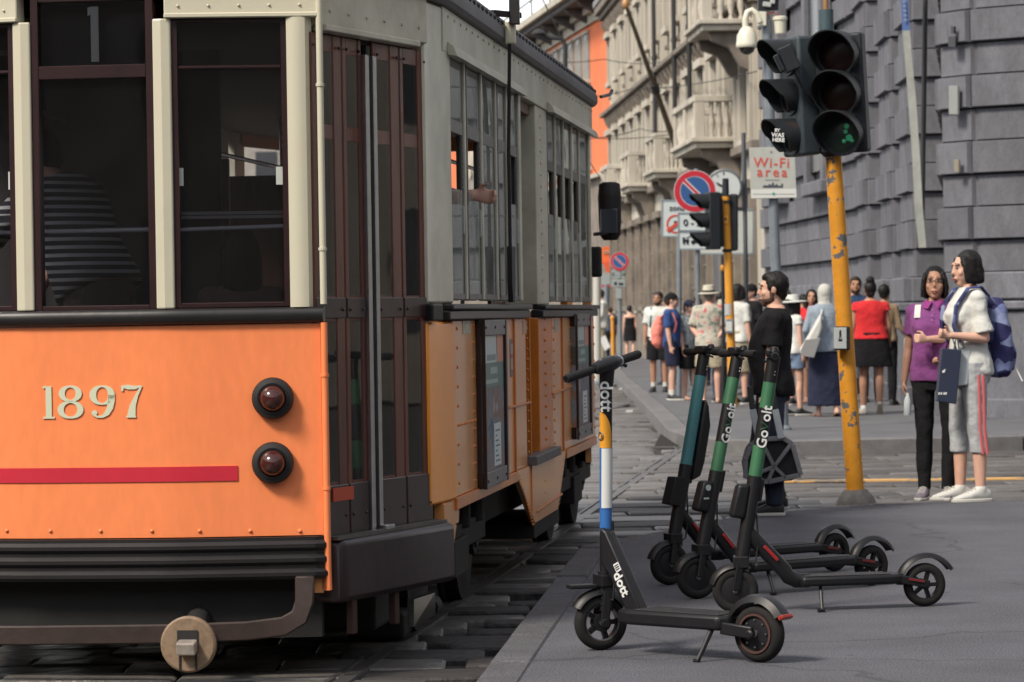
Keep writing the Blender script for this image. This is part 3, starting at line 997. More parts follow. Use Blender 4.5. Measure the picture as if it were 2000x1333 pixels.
# red stripe, numerals, rivets, tail lamps
tR = FRt.hit(466, 922)
stripe_w1 = FRt.p(tR[0], 0).x
front_strip(-.86, stripe_w1, zf(939), zf(910), .0165, .004).build('red_stripe', M_red, tram, smooth=30)
def stroke_poly(path, wid):
    """2-D outline of a pen stroke with its own width at each point"""
    L, Rr = [], []
    k = len(path)
    for i in range(k):
        a, b = path[max(i - 1, 0)], path[min(i + 1, k - 1)]
        d = V((b[0] - a[0], b[1] - a[1])).normalized()
        nn = V((-d.y, d.x))
        p = V(path[i])
        L.append(p + nn * wid[i] / 2); Rr.append(p - nn * wid[i] / 2)
    return L, Rr
def stroke(mb, path, wid, fn, closed=False):
    if closed:
        path = path + [path[0]]; wid = wid + [wid[0]]
    L, Rr = stroke_poly(path, wid)
    if closed:
        k = len(path)
        a, b = path[-2], path[1]
        d = V((b[0] - a[0], b[1] - a[1])).normalized(); nn = V((-d.y, d.x))
        for i in (0, k - 1):
            L[i] = V(path[0]) + nn * wid[0] / 2; Rr[i] = V(path[0]) - nn * wid[0] / 2
    rs = []
    for a, b in zip(L, Rr):
        rs.append([fn(a, 0), fn(b, 0), fn(b, 1), fn(a, 1)])
    mb.rings(rs, not closed, not closed)
def digit(ch, fn):
    """serif numerals on a unit-high cell, drawn with swelling strokes"""
    mb = MB()
    def arc(cx, cy, rx, ry, a0, a1, n=24, thick=(.16, .05), ph=0):
        P, Wd = [], []
        for i in range(n + 1):
            a = R(a0 + (a1 - a0) * i / n)
            P.append((cx + rx * math.cos(a), cy + ry * math.sin(a)))
            Wd.append(thick[1] + (thick[0] - thick[1]) * abs(math.cos(a + ph)) ** 1.5)
        return P, Wd
    if ch == '1':
        stroke(mb, [(.30, .05), (.30, .97)], [.20, .20], fn)
        stroke(mb, [(.10, .028), (.50, .028)], [.055, .055], fn)
        stroke(mb, [(.10, .93), (.22, .965)], [.05, .07], fn)
    elif ch == '8':
        for cy, rx, ry in ((.26, .25, .235), (.745, .215, .215)):
            P, Wd = arc(.33, cy, rx, ry, 0, 360, 28, (.155, .055))
            stroke(mb, P[:-1], Wd[:-1], fn, closed=True)
    elif ch == '9':
        P, Wd = arc(.33, .69, .235, .265, 0, 360, 28, (.17, .05))
        stroke(mb, P[:-1], Wd[:-1], fn, closed=True)
        P = [(.565, .69), (.56, .50), (.52, .30), (.44, .13), (.33, .045), (.20, .04), (.11, .10)]
        stroke(mb, P, [.165, .17, .16, .13, .08, .06, .06], fn)
        mb.rings([[fn(V((.13 + .075 * math.cos(t), .16 + .075 * math.sin(t))), k) for t in [2 * math.pi * i / 12 for i in range(12)]] for k in (0, 1)])
    elif ch == '7':
        stroke(mb, [(.10, .80), (.11, .93), (.25, .92), (.42, .90), (.58, .95)], [.05, .10, .14, .10, .04], fn)
        stroke(mb, [(.585, .95), (.46, .66), (.36, .36), (.32, .03)], [.045, .08, .15, .21], fn)
        stroke(mb, [(.20, .028), (.44, .028)], [.05, .05], fn)
    return mb
x0n = FC.hit(83, 785)[0]
zn0, zn1 = FC.hit(180, 817)[1], FC.hit(180, 752)[1]
hn = zn1 - zn0
fleet = None
for i, (ch, px) in enumerate((('1', 80), ('8', 114), ('9', 176), ('7', 233))):
    w0 = FC.hit(px, 785)[0]
    sc = hn * (1.0)
    def fn(q, k, w0=w0, sc=sc, ch=ch):
        w = w0 + q[0] * sc * (1.22 if ch != '1' else .9)
        return V((w, fv(w) - .014 - .003 * k, zn0 + q[1] * sc))
    digit(ch, fn).build('fleet_numeral', M_num, tram)
for k, py in enumerate((778, 904)):
    t, z = FRt.hit(533, py)
    c = FRt.p(t, z, .010)
    r = .083
    lamp = MB().lathe([(r, 0), (r, .022), (r * .93, .04), (r * .72, .046), (r * .66, .040), (r * .62, .052)], c, FRt.n, 32, caps=False).build('tail_lamp', M_rub, tram, smooth=35)
    MB().lathe([(r * .63, .04), (r * .60, .058), (r * .45, .078), (r * .22, .09), (0.002, .093)], c, FRt.n, 28, caps=False).build('lens', M_lens, lamp, smooth=60)
    MB().ring_plate(c + FRt.n * .041, FRt.n, r * .66, r * .74, .008, 28).build('lens_ring', M_blk, lamp, smooth=40)
mb = MB()
for px in (-120, 13, 100, 198, 298, 391, 490, 587):
    f = FC if px < 325 else FRt
    t, z = f.hit(px, 1037)
    c = f.p(t, z); c.y = fv(c.x) - .014
    mb.ell(c, (.008, .006, .008), 8, 5)
mb.build('rivets', M_or_f, tram, smooth=60, kind='stuff')
# fluted dark bumper strip
zb0, zb1 = zf(1132), zf(1050)
mb = MB()
rs = []
for i in range(41):
    w = -.905 + 1.81 * i / 40
    v = fv(w) + (.03 if i in (0, 40) else 0)
    ring = []
    for j in range(13):
        z = zb0 + (zb1 - zb0) * j / 12
        ring.append(V((w, v - .02 - (.042 if (j % 4) in (1, 2) else .028), z)))
    ring += [V((w, v + .03, zb1)), V((w, v + .03, zb0))]
    rs.append(ring)
mb.rings(rs).build('bumper_strip', M_blk, tram, smooth=25)
front_strip(-.86, .86, .16, zb0 - .002, -.06, .05).build('under_apron', mat('flat black', (.010, .0095, .0095), .8, var=.3), tram)  # flat near-black board under the bumper
# bumper bar bent up at the end
zc_ = (MTI @ atY(100, 1243, 12.1)).z
pth = [(-.9, -.06, zc_), (-.3, -.10, zc_), (.3, -.10, zc_ + .005), (.60, -.05, zc_ + .01), (.74, -.02, zc_ + .025), (.80, .0, zc_ + .06), (.82, .01, zc_ + .12), (.82, .02, zc_ + .22)]
mb = MB()
rs = []
for i, p in enumerate(pth):
    a, b = V(pth[max(i - 1, 0)]), V(pth[min(i + 1, len(pth) - 1)])
    d = (b - a).normalized(); out = V((0, -1, 0)); up = d.cross(out).normalized() * -1
    p = V(p)
    rs.append([p + up * .038 + out * .012, p - up * .038 + out * .012, p - up * .038 - out * .012, p + up * .038 - out * .012])
mb.rings(rs).build('bumper_bar', mat('brown painted steel', (.034, .021, .018), .5, var=.3, scale=6, bump=.2, bscale=20), tram, smooth=40, bevel=.006, segs=1)
# coupling with its pale disc
cc = MTI @ atY(370, 1258, 11.75)
M_disc = mat('rusty disc', (0.24, 0.165, 0.105), .6, var=.4, scale=12, col2=(.08, .04, .025), thr=.55, bump=.2, bscale=30, soft=.15)
cp = MB().lathe([(.0, .0), (.108, .0), (.108, .022), (.10, .028), (0, .028)], cc, (0, -1, 0), 32, caps=False).build('coupling_disc', M_disc, tram, smooth=30)
mb = MB(); mb.box((cc.x - .04, cc.y - .034, cc.z - .03), (cc.x + .04, cc.y - .027, cc.z + .055)); mb.build('slot', M_rub, cp)
mb = MB(); mb.obox((cc.x + .002, cc.y - .05, cc.z - .008), (.037, 0, 0), (0, .03, .006), (0, -.005, .024)); mb.build('hook', mat('pale worn steel', (.45, .40, .36), .4, .5, var=.3, scale=20), cp, bevel=.006)
mb = MB(); mb.box((cc.x - .035, cc.y - .033, cc.z - .10), (cc.x - .028, cc.y - .026, cc.z - .03)); mb.box((cc.x + .028, cc.y - .033, cc.z - .10), (cc.x + .035, cc.y - .026, cc.z - .03)); mb.build('guide', M_rub, cp)
MB().tube([(cc.x, cc.y + .01, cc.z), (cc.x - .15, .6, cc.z + .1), (0, 1.6, .42)], .05, 10).build('drawbar', M_und, tram, smooth=40)

# --- end windows: header, mullions, glazed frames
t0, _ = FRt.hit(300, 320, 0)
wM0, wM1 = FC.hit(303, 320)[0], FC.hit(338, 320)[0]     # mullion, mirrored on the other side
Z_sill = Z_belt1
Zc_top = zf(3, 180, FC); Zc_r1, Zc_r0 = zf(128, 180, FC), zf(154, 180, FC)
for s in (1, -1):
    mb = MB()
    pts = [(s * wM0, fv(wM0) - .02), (s * (wM0 + wM1) / 2, fv((wM0 + wM1) / 2) - .028), (s * wM1, fv(wM1) - .02), (s * wM1, fv(wM1) + .05), (s * wM0, fv(wM0) + .05)]
    mb.prism([V((a, b, Z_sill)) for a, b in pts], (0, 0, Z_win1 - Z_sill + .0))
    mb.build('window_post', M_cr, tram, bevel=.006)
    F = FRt if s > 0 else FL
    # corner post
    tA, tB = FRt.hit(563, 320)[0], FRt.hit(612, 320)[0]
    pl = []
    for k in range(9):
        a = k / 8
        t = tA + (tB - tA) * a
        pl.append(F.p(t, 0, .02 + .012 * math.sin(math.pi * min(1, a * 1.1)) - (.03 * max(0, a - .75) / .25)))
    pl += [F.p(tB - .01, 0, -.06), F.p(tA, 0, -.06)]
    MB().prism([V((q.x, q.y, Z_sill)) for q in pl], (0, 0, Z_win1 - Z_sill)).build('corner_post', M_cr, tram, smooth=40)
    # header board with a lip
    tH0 = FRt.hit(338, 320)[0] - .16
    hb = MB(); F.box(hb, -.005, FLEN + .015, Z_win1 + .001, Z_top - .12, .022, -.05)
    F.box(hb, -.006, FLEN + .012, Z_win1 + .0005, Z_win1 + .02, .032, .0225)
    hb.build('header_board', M_cr, tram, bevel=.004, segs=1)
    hb = MB()
    for q in range(5):
        hb.ell(F.p(.05 + q * .12, zf(12), .024), (.006, .006, .006), 6, 4)
    hb.build('rivets', M_cr, tram, kind='stuff', smooth=60)
    # frame and panes of the outer windows
    a0, a1 = FRt.hit(341, 320)[0], FRt.hit(560, 320)[0]
    fr = MB()
    z_a, z_b = Z_sill + .002, Z_win1 - .002
    b = .028
    for (p0, p1, q0, q1) in ((a0 - .02, a0 + b * .6, z_a, z_b), (a1 - b * .6, a1 + .02, z_a, z_b), (a0 + b * .6, a1 - b * .6, z_a, z_a + .02), (a0 + b * .6, a1 - b * .6, z_b - .012, z_b)):
        F.box(fr, p0, p1, q0, q1, .005, -.05)
    F.box(fr, a0 + b * .6, a1 - b * .6, zf(134), zf(128), .0, -.04)
    fo = fr.build('window_frame', M_mar, tram, bevel=.003, segs=1)
    mb = MB(); F.box(mb, a0, a1, z_a + .01, zf(131), -.020, -.024); mb.build('pane', G_f, fo)
    mb = MB(); F.box(mb, a0, a1, zf(131), z_b - .005, -.014, -.018); mb.build('pane', G_f, fo)
    # inner sliding pane edge, stickers and hand bar
    mb = MB(); F.box(mb, a0, a1, zf(418), zf(412), -.06, -.075); F.box(mb, a0, a1, zf(426), zf(420), -.06, -.07); mb.build('inner_sash', mat('grey sash edge', (.30, .31, .29), .4), fo)
    c0, c1 = F.p(a0 - .01, zf(449, 352), -.045), F.p(a1 + .0, zf(441, 556), -.045)
    MB().tube([c0, c1], .0085, 10).build('hand_bar', M_bar, fo, smooth=40)
    stk = mat('pale sticker', (.52, .55, .50), .5)
    for (q0, q1) in ((343, 358), (539, 556)):
        mb = MB(); F.box(mb, FRt.hit(q0, 345)[0], FRt.hit(q1, 345)[0], zf(362), zf(327), -.012, -.0135); mb.build('sticker', stk, fo)
    mb = MB()
    zz = [zf(170 + 160 * i / 40) for i in range(41)]
    mb.tube([F.p(FRt.hit(552, 250)[0] + .006 * math.sin(i * 1.6), zz[i], -.045) for i in range(41)], .003, 6)
    mb.build('coiled_cord', mat('brown cord', (.12, .06, .05), .6), fo, smooth=60)
# centre window with the route number box on top
wc = wM0
fr = MB()
for (p0, p1, q0, q1) in ((-wc, -wc + .03, Z_sill, Zc_top + .03), (wc - .03, wc, Z_sill, Zc_top + .03), (-wc + .03, wc - .03, Z_sill, Z_sill + .018), (-wc + .03, wc - .03, Zc_r0, Zc_r1), (-wc + .03, wc - .03, Zc_top, Zc_top + .03)):
    FC.box(fr, p0, p1, q0, q1, .008, -.05)
cfo = fr.build('window_frame', M_mar, tram, bevel=.003, segs=1)
mb = MB(); FC.box(mb, -wc + .025, wc - .025, Z_sill, Zc_r0 + .005, -.02, -.024); mb.build('pane', G_f, cfo)
mb = MB(); FC.box(mb, -wc + .025, wc - .025, Zc_r1 - .005, Zc_top + .01, -.015, -.019); mb.build('pane', G_clear, cfo)
mb = MB(); FC.box(mb, -wc + .02, wc - .02, Zc_r1 - .02, Zc_top + .04, -.09, -.10); mb.build('route_box', M_dark_in, cfo)
mb = MB()
w1a, w1b = FC.hit(174, 60)[0], FC.hit(189, 60)[0]
FC.box(mb, w1a, w1b, zf(120, 180, FC), zf(12, 180, FC), -.026, -.03)
mb.prism([V((w1a, .026, zf(12, 180, FC))), V((w1a - .012, .026, zf(14, 180, FC))), V((w1a - .012, .026, zf(30, 180, FC))), V((w1a, .026, zf(27, 180, FC)))], (0, .004, 0))
mb.build('route_number', mat('pale route numeral', (.62, .64, .64), .5), cfo)
MB().tube([V((-wc + .04, .05, zf(453, 80, FC))), V((wc - .02, .05, zf(448, 300, FC)))], .0095, 10).build('hand_bar', M_bar, cfo, smooth=40)
hb = MB(); FC.box(hb, -.30, .30, Zc_top + .031, Z_top - .12, .022, -.05); hb.build('header_board', M_cr, tram, bevel=.004, segs=1)
# drain pipe down the corner
tp = FLEN + .018
pipe_pts = [FRt.p(tp, z, .02) for z in (Z_top - .05, Z_belt1 + .01)]
MB().tube(pipe_pts, .0135, 12).build('drain_pipe', M_cr, tram, smooth=40)
z_pb = zf(1152, 630)
dp = MB().tube([FRt.p(tp, Z_belt0, .02), FRt.p(tp, z_pb + .10, .02), FRt.p(tp + .004, z_pb, .015)], [.0135, .0145, .0125], 12).build('drain_pipe', M_or_f, tram, smooth=40)
mb = MB(); FRt.box(mb, FLEN - .01, FLEN + .028, z_pb - .005, Z_belt0 - .005, .004, -.02); mb.build('corner_strip', M_or_f, tram, bevel=.004, segs=1)
mb = MB(); FRt.box(mb, FLEN - .045, FLEN + .0, z_pb - .012, zb0 - .004, .004, -.02); mb.build('corner_strip', M_or_s, tram)
for z in (2.35, 1.7, 1.2, .75):
    MB().lathe([(.017, 0), (.017, .012)], FRt.p(tp, z, .02), (0, 0, 1), 12).build('pipe_collar', M_cr if z > 1.45 else M_or_f, dp)

# --- door section
def zd(py, px):
    return DO.hit(px, py)[1]
dz_top = 2.43 + .14; dz_bot = .415 + .14
leaves = [(613, 672, 622, 655), (673, 711, 681, 704), (733, 784, 738, 766), (785, 836, 792, 819)]
rows = [(2.071, 2.357), (1.385, 2.006), (.635, 1.275)]
for li, (xa, xb, ga, gb) in enumerate(leaves):
    ta, tb = DO.hit(xa, 430)[0], DO.hit(xb, 430)[0]
    gA, gB = DO.hit(ga, 430)[0], DO.hit(gb, 430)[0]
    mb = MB()
    o_, i_ = .0, -.022
    DO.box(mb, ta, gA, dz_bot, dz_top, o_, i_)
    DO.box(mb, gB, tb - .003, dz_bot, dz_top, o_, i_)
    zs = [dz_bot, rows[2][0] + .14, rows[2][1] + .14, rows[1][0] + .14, rows[1][1] + .14, rows[0][0] + .14, rows[0][1] + .14, dz_top]
    for k in range(0, 8, 2):
        DO.box(mb, gA, gB, zs[k], zs[k + 1], o_ - .003, i_)
    leaf = mb.build('door_leaf', M_wood, tram, bevel=.005, segs=1)
    for r0, r1 in rows:
        mb = MB(); DO.box(mb, gA - .004, gB + .004, r0 + .136, r1 + .144, -.0035, -.008); mb.build('pane', G_d, leaf)
    # sheet-metal kick panel and belt panel with bolts
    mb = MB(); DO.box(mb, ta + .004, tb - .007, dz_bot + .003, rows[2][0] + .125, .006, -.002); mb.build('kick_panel', M_woodd, leaf, bevel=.003, segs=1)
    mb = MB(); DO.box(mb, ta + .004, tb - .007, rows[2][1] + .155, rows[1][0] + .128, .006, -.002)
    mb.build('belt_panel', M_woodd, leaf, bevel=.003, segs=1)
    mb = MB()
    for z in (rows[2][1] + .19, dz_bot + .08, dz_top - .05):
        for t in (ta + .03, tb - .035):
            mb.ell(DO.p(t, z, .007), (.007, .007, .007), 6, 4)
    mb.build('bolts', M_woodd, leaf, kind='stuff', smooth=60)
mb = MB(); DO.box(mb, DO.hit(646, 965)[0], DO.hit(686, 965)[0], zd(978, 665), zd(952, 665), .012, .005); mb.build('reflector', mat('orange red reflector', (.50, .06, .022), .35), tram)
for xa, xb in ((711, 718.5), (726, 733)):
    mb = MB(); DO.box(mb, DO.hit(xa, 430)[0], DO.hit(xb, 430)[0] - .004, dz_bot - .01, dz_top - .06, .02, -.03); mb.build('door_edge', M_alu, tram, bevel=.004, segs=1)
mb = MB(); DO.box(mb, DO.hit(718.5, 430)[0], DO.hit(726, 430)[0], dz_bot, dz_top - .02, .004, -.03); mb.build('door_seal', M_rub, tram)
mb = MB(); DO.box(mb, DO.hit(735, 1035)[0], DO.hit(751, 1035)[0] , dz_bot - .03, dz_bot + .02, .05, .01); mb.build('door_roller', M_alu, tram, bevel=.004)
# header above the doors
mb = MB(); DO.box(mb, -.02, DLEN + .02, dz_top + .03, Z_top - .12, .02, -.05); DO.box(mb, .0, DLEN - .10, dz_top + .005, dz_top + .03, .045, -.02)
mb.build('door_header', M_crs, tram, bevel=.004, segs=1)
mb = MB()
for q in range(6):
    mb.ell(DO.p(.08 + q * .17, dz_top + .09, .022), (.008, .008, .008), 6, 4)
mb.build('rivets', M_crs, tram, kind='stuff', smooth=60)
# dark apron box below the doors
mb = MB()
ap = []
for t, o_ in ((-.0, .035), (.03, .075), (DLEN * .5, .095), (DLEN + .05, .095), (DLEN + .10, .07), (DLEN + .10, -.1), (0, -.1)):
    ap.append(DO.p(t, 0, o_))
z0_, z1_ = .155 + .14, .405 + .14
mb.prism([V((q.x, q.y, z0_)) for q in ap], (0, 0, z1_ - z0_))
mb.build('door_apron', mat('dark maroon steel', (.028, .017, .021), .42, var=.3, scale=4, bump=.2, bscale=9, dirt=.3, dcol=(.11, .04, .03)), tram, bevel=.025, segs=3, smooth=40)
for t in (.12, .52):
    mb = MB(); DO.box(mb, t, t + .045, .02 + .14, .30, .06, .03); mb.build('apron_bracket', mat('rusty bracket', (.05, .024, .017), .7, var=.3), tram, bevel=.004)
mb = MB(); DO.box(mb, .0, DLEN + .06, z1_ + .001, z1_ + .014, .06, -.05); mb.build('door_sill', M_steel, tram)

# --- flank
SV0, SV1 = 1.45, 8.2
def sv(px, py=430):
    return SI.hit(px, py)[0]
def sz(py, px):
    return SI.hit(px, py)[1]
Zs_sill = .482 + .14
Zs_b0, Zs_b1 = 1.272 + .14, 1.345 + .14
Zs_w0, Zs_w1 = 1.364 + .14, 2.452 + .14
vA, vB = sv(880), sv(1013)           # first window group
vD0, vD1 = sv(1022), sv(1046)        # middle doorway
vP1 = sv(1070)
vE0, vE1 = sv(1071), sv(1153)
corner_pts = [DO.p(DLEN - .002, 0, .012), V((1.205, 1.44, 0)), V((1.205, vA - .01, 0)), V((1.13, vA - .01, 0)), V((1.08, 1.2, 0)), DO.p(DLEN - .002, 0, -.06)]
MB().prism([V((q.x, q.y, Zs_b1)) for q in corner_pts], (0, 0, Z_lb - Zs_b1)).build('corner_post', M_crs, tram, bevel=.012, smooth=30)
zcb = sz(985, 870)
MB().prism([V((q.x, q.y, Zs_sill - .005)) for q in corner_pts], (0, 0, Zs_b0 - Zs_sill)).build('corner_post', mat('light boosted orange paint', (.96, .34, .03), .4, var=.08, scale=2, coat=.2, dirt=.15, dcol=(.3, .1, .02), dscale=3), tram, bevel=.012, smooth=30)  # lower post coloured brighter in place of the light it catches
# foot of the corner post: two stepped skirts
mb = MB()
mb.prism([SI.p(1.30, Zs_sill - .006, .0), SI.p(1.78, Zs_sill - .006, .0), SI.p(1.74, Zs_sill - .12, .0), SI.p(1.31, Zs_sill - .12, .0)], (-.05, 0, 0))
mb.prism([SI.p(1.33, Zs_sill - .122, -.004), SI.p(1.70, Zs_sill - .122, -.004), SI.p(1.56, Zs_sill - .25, -.004), SI.p(1.36, Zs_sill - .25, -.004)], (-.05, 0, 0))
mb.build('skirt', M_or_s, tram, bevel=.004, segs=1)
# letterboard and its rain lips
mb = MB(); SI.box(mb, SV0 - .05, SV1, Zs_w1, Z_lb, .012, -.05); mb.build('letterboard', M_crs, tram, bevel=.005)
for a, b in ((sv(874), sv(1014)), (sv(1068), sv(1156))):
    mb = MB()
    mb.prism([SI.p(a, Zs_w1 - .005, .013), SI.p(a, Zs_w1 - .012, .055), SI.p(a, Zs_w1 + .03, .04), SI.p(a, Zs_w1 + .05, .013)], SI.d * (b - a))
    mb.build('rain_lip', M_crs, tram)
mb = MB()
for q in range(34):
    mb.ell(SI.p(SV0 + .1 + q * .2, Z_lb - .035, .014), (.006, .008, .008), 6, 4)
mb.build('rivets', M_crs, tram, kind='stuff', smooth=60)
# black belt rail along the flank (broken at the doorway)
for a, b in ((SV0 - .09, vD0), (vD1 + .05, SV1 + .02)):
    mb = MB()
    SI.box(mb, a, b, Zs_b0, Zs_b0 + .045, .030, -.04)
    SI.box(mb, a, b, Zs_b0 + .0455, Zs_b1, .045, -.04)
    mb.build('belt_rail', M_blk, tram, bevel=.008, smooth=35)
mb = MB(); DO.box(mb, DLEN - .01, DLEN + .10, Zs_b0, Zs_b1, .04, -.03); mb.build('belt_rail', M_blk, tram, bevel=.008)
# windows
wg = [((882, 906), 1), ((915, 939), 1), ((945, 967), 0), ((975, 988), 0), ((993, 1011), 1),
      ((1071, 1083), 1), ((1086, 1099), 1), ((1102, 1115), 1), ((1118, 1130), 1), ((1134, 1148), 0)]
zr0, zr1 = 2.115 + .14, 2.175 + .14
M_frk = mat('grey window frame', (.10, .10, .095), .45, var=.2, scale=5)
edges = [sv(p[0][0]) for p in wg]
for wi, ((xa, xb), opn) in enumerate(wg):
    a = sv(xa)
    b = sv(xb)
    nxt = sv(wg[wi + 1][0][0]) if wi not in (4, 9) else b + .10
    # cream post after the window
    mb = MB(); SI.box(mb, b + .012, min(nxt - .012, b + .05) if wi not in (4, 9) else nxt, Zs_w0, Zs_w1 - .001, .010 if wi not in (4, 9) else .012, -.012)
    mb.build('window_post', M_crs, tram, bevel=.004, segs=1)
    fr = MB()
    for (p0, p1, q0, q1) in ((a - .013, a + .012, Zs_w0, Zs_w1 - .002), (b - .012, b + .011, Zs_w0, Zs_w1 - .002), (a + .012, b - .012, zr0, zr1), (a + .012, b - .012, Zs_w0, Zs_w0 + .03)):
        SI.box(fr, p0, p1, q0, q1, .001, -.03)
    f = fr.build('window', M_frk, tram, bevel=.003, segs=1)
    mb = MB(); SI.box(mb, a, b, zr1 - .004, Zs_w1, -.001, -.005); mb.build('pane', G_s, f)
    zl = 1.865 + .14 if opn else zr0 + .004
    mb = MB(); SI.box(mb, a, b, Zs_w0 + .02, zl, -.0015, -.0055); mb.build('pane', G_s, f)
    if opn:
        mb = MB()
        SI.box(mb, b - .030, b - .014, zl, zr0, -.004, -.012)
        for q in range(10):
            SI.box(mb, b - .032, b - .012, zl + .01 + q * .024, zl + .02 + q * .024, .0, -.004)
        mb.build('rack', mat('notched rack', (.16, .16, .15), .4, .5), f)
        mb = MB(); SI.box(mb, b - .02, b + .012, zl - .20, zl - .07, .004, -.006); mb.build('latch', mat('grey latch', (.36, .38, .40), .35, .4), f, bevel=.004)
# doorway in the middle: dark recess, its head, posts, step
mb = MB(); SI.box(mb, vD0, vD1 + .1, Zs_sill - .1, Zs_w1, -.18, -.2); mb.build('inner_door', M_wood, tram)
mb = MB(); SI.box(mb, vD0 + .1, vD1 - .12, 1.5, 2.45, -.175, -.18); mb.build('inner_door_pane', G_s, tram)
mb = MB(); SI.box(mb, vD0, vD1 + .03, Zs_w1 - .06, Zs_w1 - .002, -.03, -.17); mb.build('door_head', mat('rusty brown', (.13, .065, .04), .6, var=.3), tram)
mb = MB(); SI.box(mb, vD1 + .04, vP1 - .01, Zs_b1 + .001, Zs_w1 - .001, .002, -.2); mb.build('door_post', M_crs, tram, bevel=.006)
M_orp = mat('deep orange paint', (.66, .20, .022), .38, var=.14, scale=3, coat=.3, bump=.1, bscale=9, dirt=.25, dcol=(.25, .08, .02), dscale=4)
mb = MB(); SI.box(mb, vD1 + .05, sv(1078, 760), Zs_sill - .02, Zs_b0 - .001, .002, -.2); mb.build('door_post', M_orp, tram, bevel=.006)
mb = MB()
for q in range(16):
    mb.ell(SI.p((vD1 + vP1) / 2 - .05, Zs_b1 + .07 + q * .066, .003), (.008, .011, .011), 7, 4)
mb.build('rivets', M_crs, tram, kind='stuff', smooth=60)
# orange side panels
o_main = .0
mb = MB(); SI.box(mb, vA - .012, vD0, Zs_sill, Zs_b0 - .001, .002, -.03); mb.build('side_panel', M_or_s, tram, bevel=.004, segs=1)
mb = MB(); SI.box(mb, sv(1079, 760), SV1, Zs_sill, Zs_b0 - .001, .002, -.03); mb.build('side_panel', M_or_s, tram, bevel=.004, segs=1)
def sp(px, py, o=.0):
    t, z = SI.hit(px, py)
    return SI.p(t, z, o)
v0 = vD0 - .55
z_s0 = .155 + .14
z_step = sz(900, 1055)
pg = [SI.p(v0, Zs_sill - .002, .006), SI.p(vD0 + .28, z_s0, .006), SI.p(sv(1088, 990), z_s0 + .0, .006), SI.p(sv(1099, 930), Zs_sill - .12, .006), SI.p(sv(1104, 890), Zs_sill - .002, .006)]
MB().prism(pg, (-.03, 0, 0)).build('step_panel', M_or_s, tram, bevel=.004, segs=1)
mb = MB(); SI.box(mb, vD0 + .05, sv(1080, 900), Zs_sill - .001, Zs_sill + .05, .05, -.2); mb.build('step_tread', mat('grey step', (.13, .13, .135), .5, .3, var=.2), tram, bevel=.006)
mb = MB(); SI.box(mb, vD0 + .3, sv(1092, 1000), z_s0 - .085, z_s0 - .003, -.0, -.3); mb.build('lower_step', M_und, tram, bevel=.006)
# flanges, ribs and rivet rows
mb = MB()
rv = MB()
def rib(pa, pb, w=.014, o=.003, th=.010):
    a, b = sp(*pa), sp(*pb)
    mb.beam(V((1.195 + o + th / 2, a.y, a.z)), V((1.195 + o + th / 2, b.y, b.z)), w, th, up=(1, 0, 0))
def riv(pa, pb, n, r=.009):
    a, b = sp(*pa), sp(*pb)
    for i in range(n):
        q = a.lerp(b, i / max(1, n - 1)); q.x = 1.197
        rv.ell(q, (r * .9, r, r), 6, 4)
def vrib(px, y0, y1, **k):
    t = sv(px, (y0 + y1) / 2)
    mb.beam(V((1.195 + .008, t, sz(y0, px))), V((1.195 + .008, t, sz(y1, px))), .016, .010, up=(1, 0, 0))
def vriv(px, y0, y1, n, r=.009):
    t = sv(px, (y0 + y1) / 2)
    for i in range(n):
        rv.ell((1.197, t, sz(y0, px) + (sz(y1, px) - sz(y0, px)) * i / (n - 1)), (r * .9, r, r), 6, 4)
vrib(1003, 615, 925); vrib(1097, 606, 882); vrib(1033, 612, 1000)
rib((990, 797), (1034, 786)); rib((1078, 770), (1117, 753)); rib((1046, 1000), (1095, 965))
for lo, hi, n_, px in ((642, 945, 9, 893), (636, 940, 10, 925), (622, 905, 15, 1030), (618, 890, 13, 1081), (640, 835, 7, 1113), (640, 835, 7, 1160)):
    vriv(px, lo, hi, n_)
riv((897, 830), (932, 820), 9, .008); riv((897, 980), (935, 962), 11, .008); riv((992, 796), (1034, 785), 6, .006); riv((1080, 769), (1117, 752), 6, .006)
riv((1012, 930), (1040, 1025), 16, .009); riv((1099, 900), (1090, 985), 9); vriv(1063, 940, 985, 3); vriv(1064, 622, 858, 12, .012); riv((992, 935), (1008, 925), 4, .007); riv((1100, 862), (1122, 852), 5, .007)
for a, b in ((vA - .012, v0 + .05), (sv(1104, 880), SV1)):
    SI.box(mb, a, b, Zs_sill - .055, Zs_sill - .001, .012, -.03)
mb.build('ribs', M_orp, tram, bevel=.003, segs=1)
rv.build('rivets', M_orp, tram, kind='stuff', smooth=60)
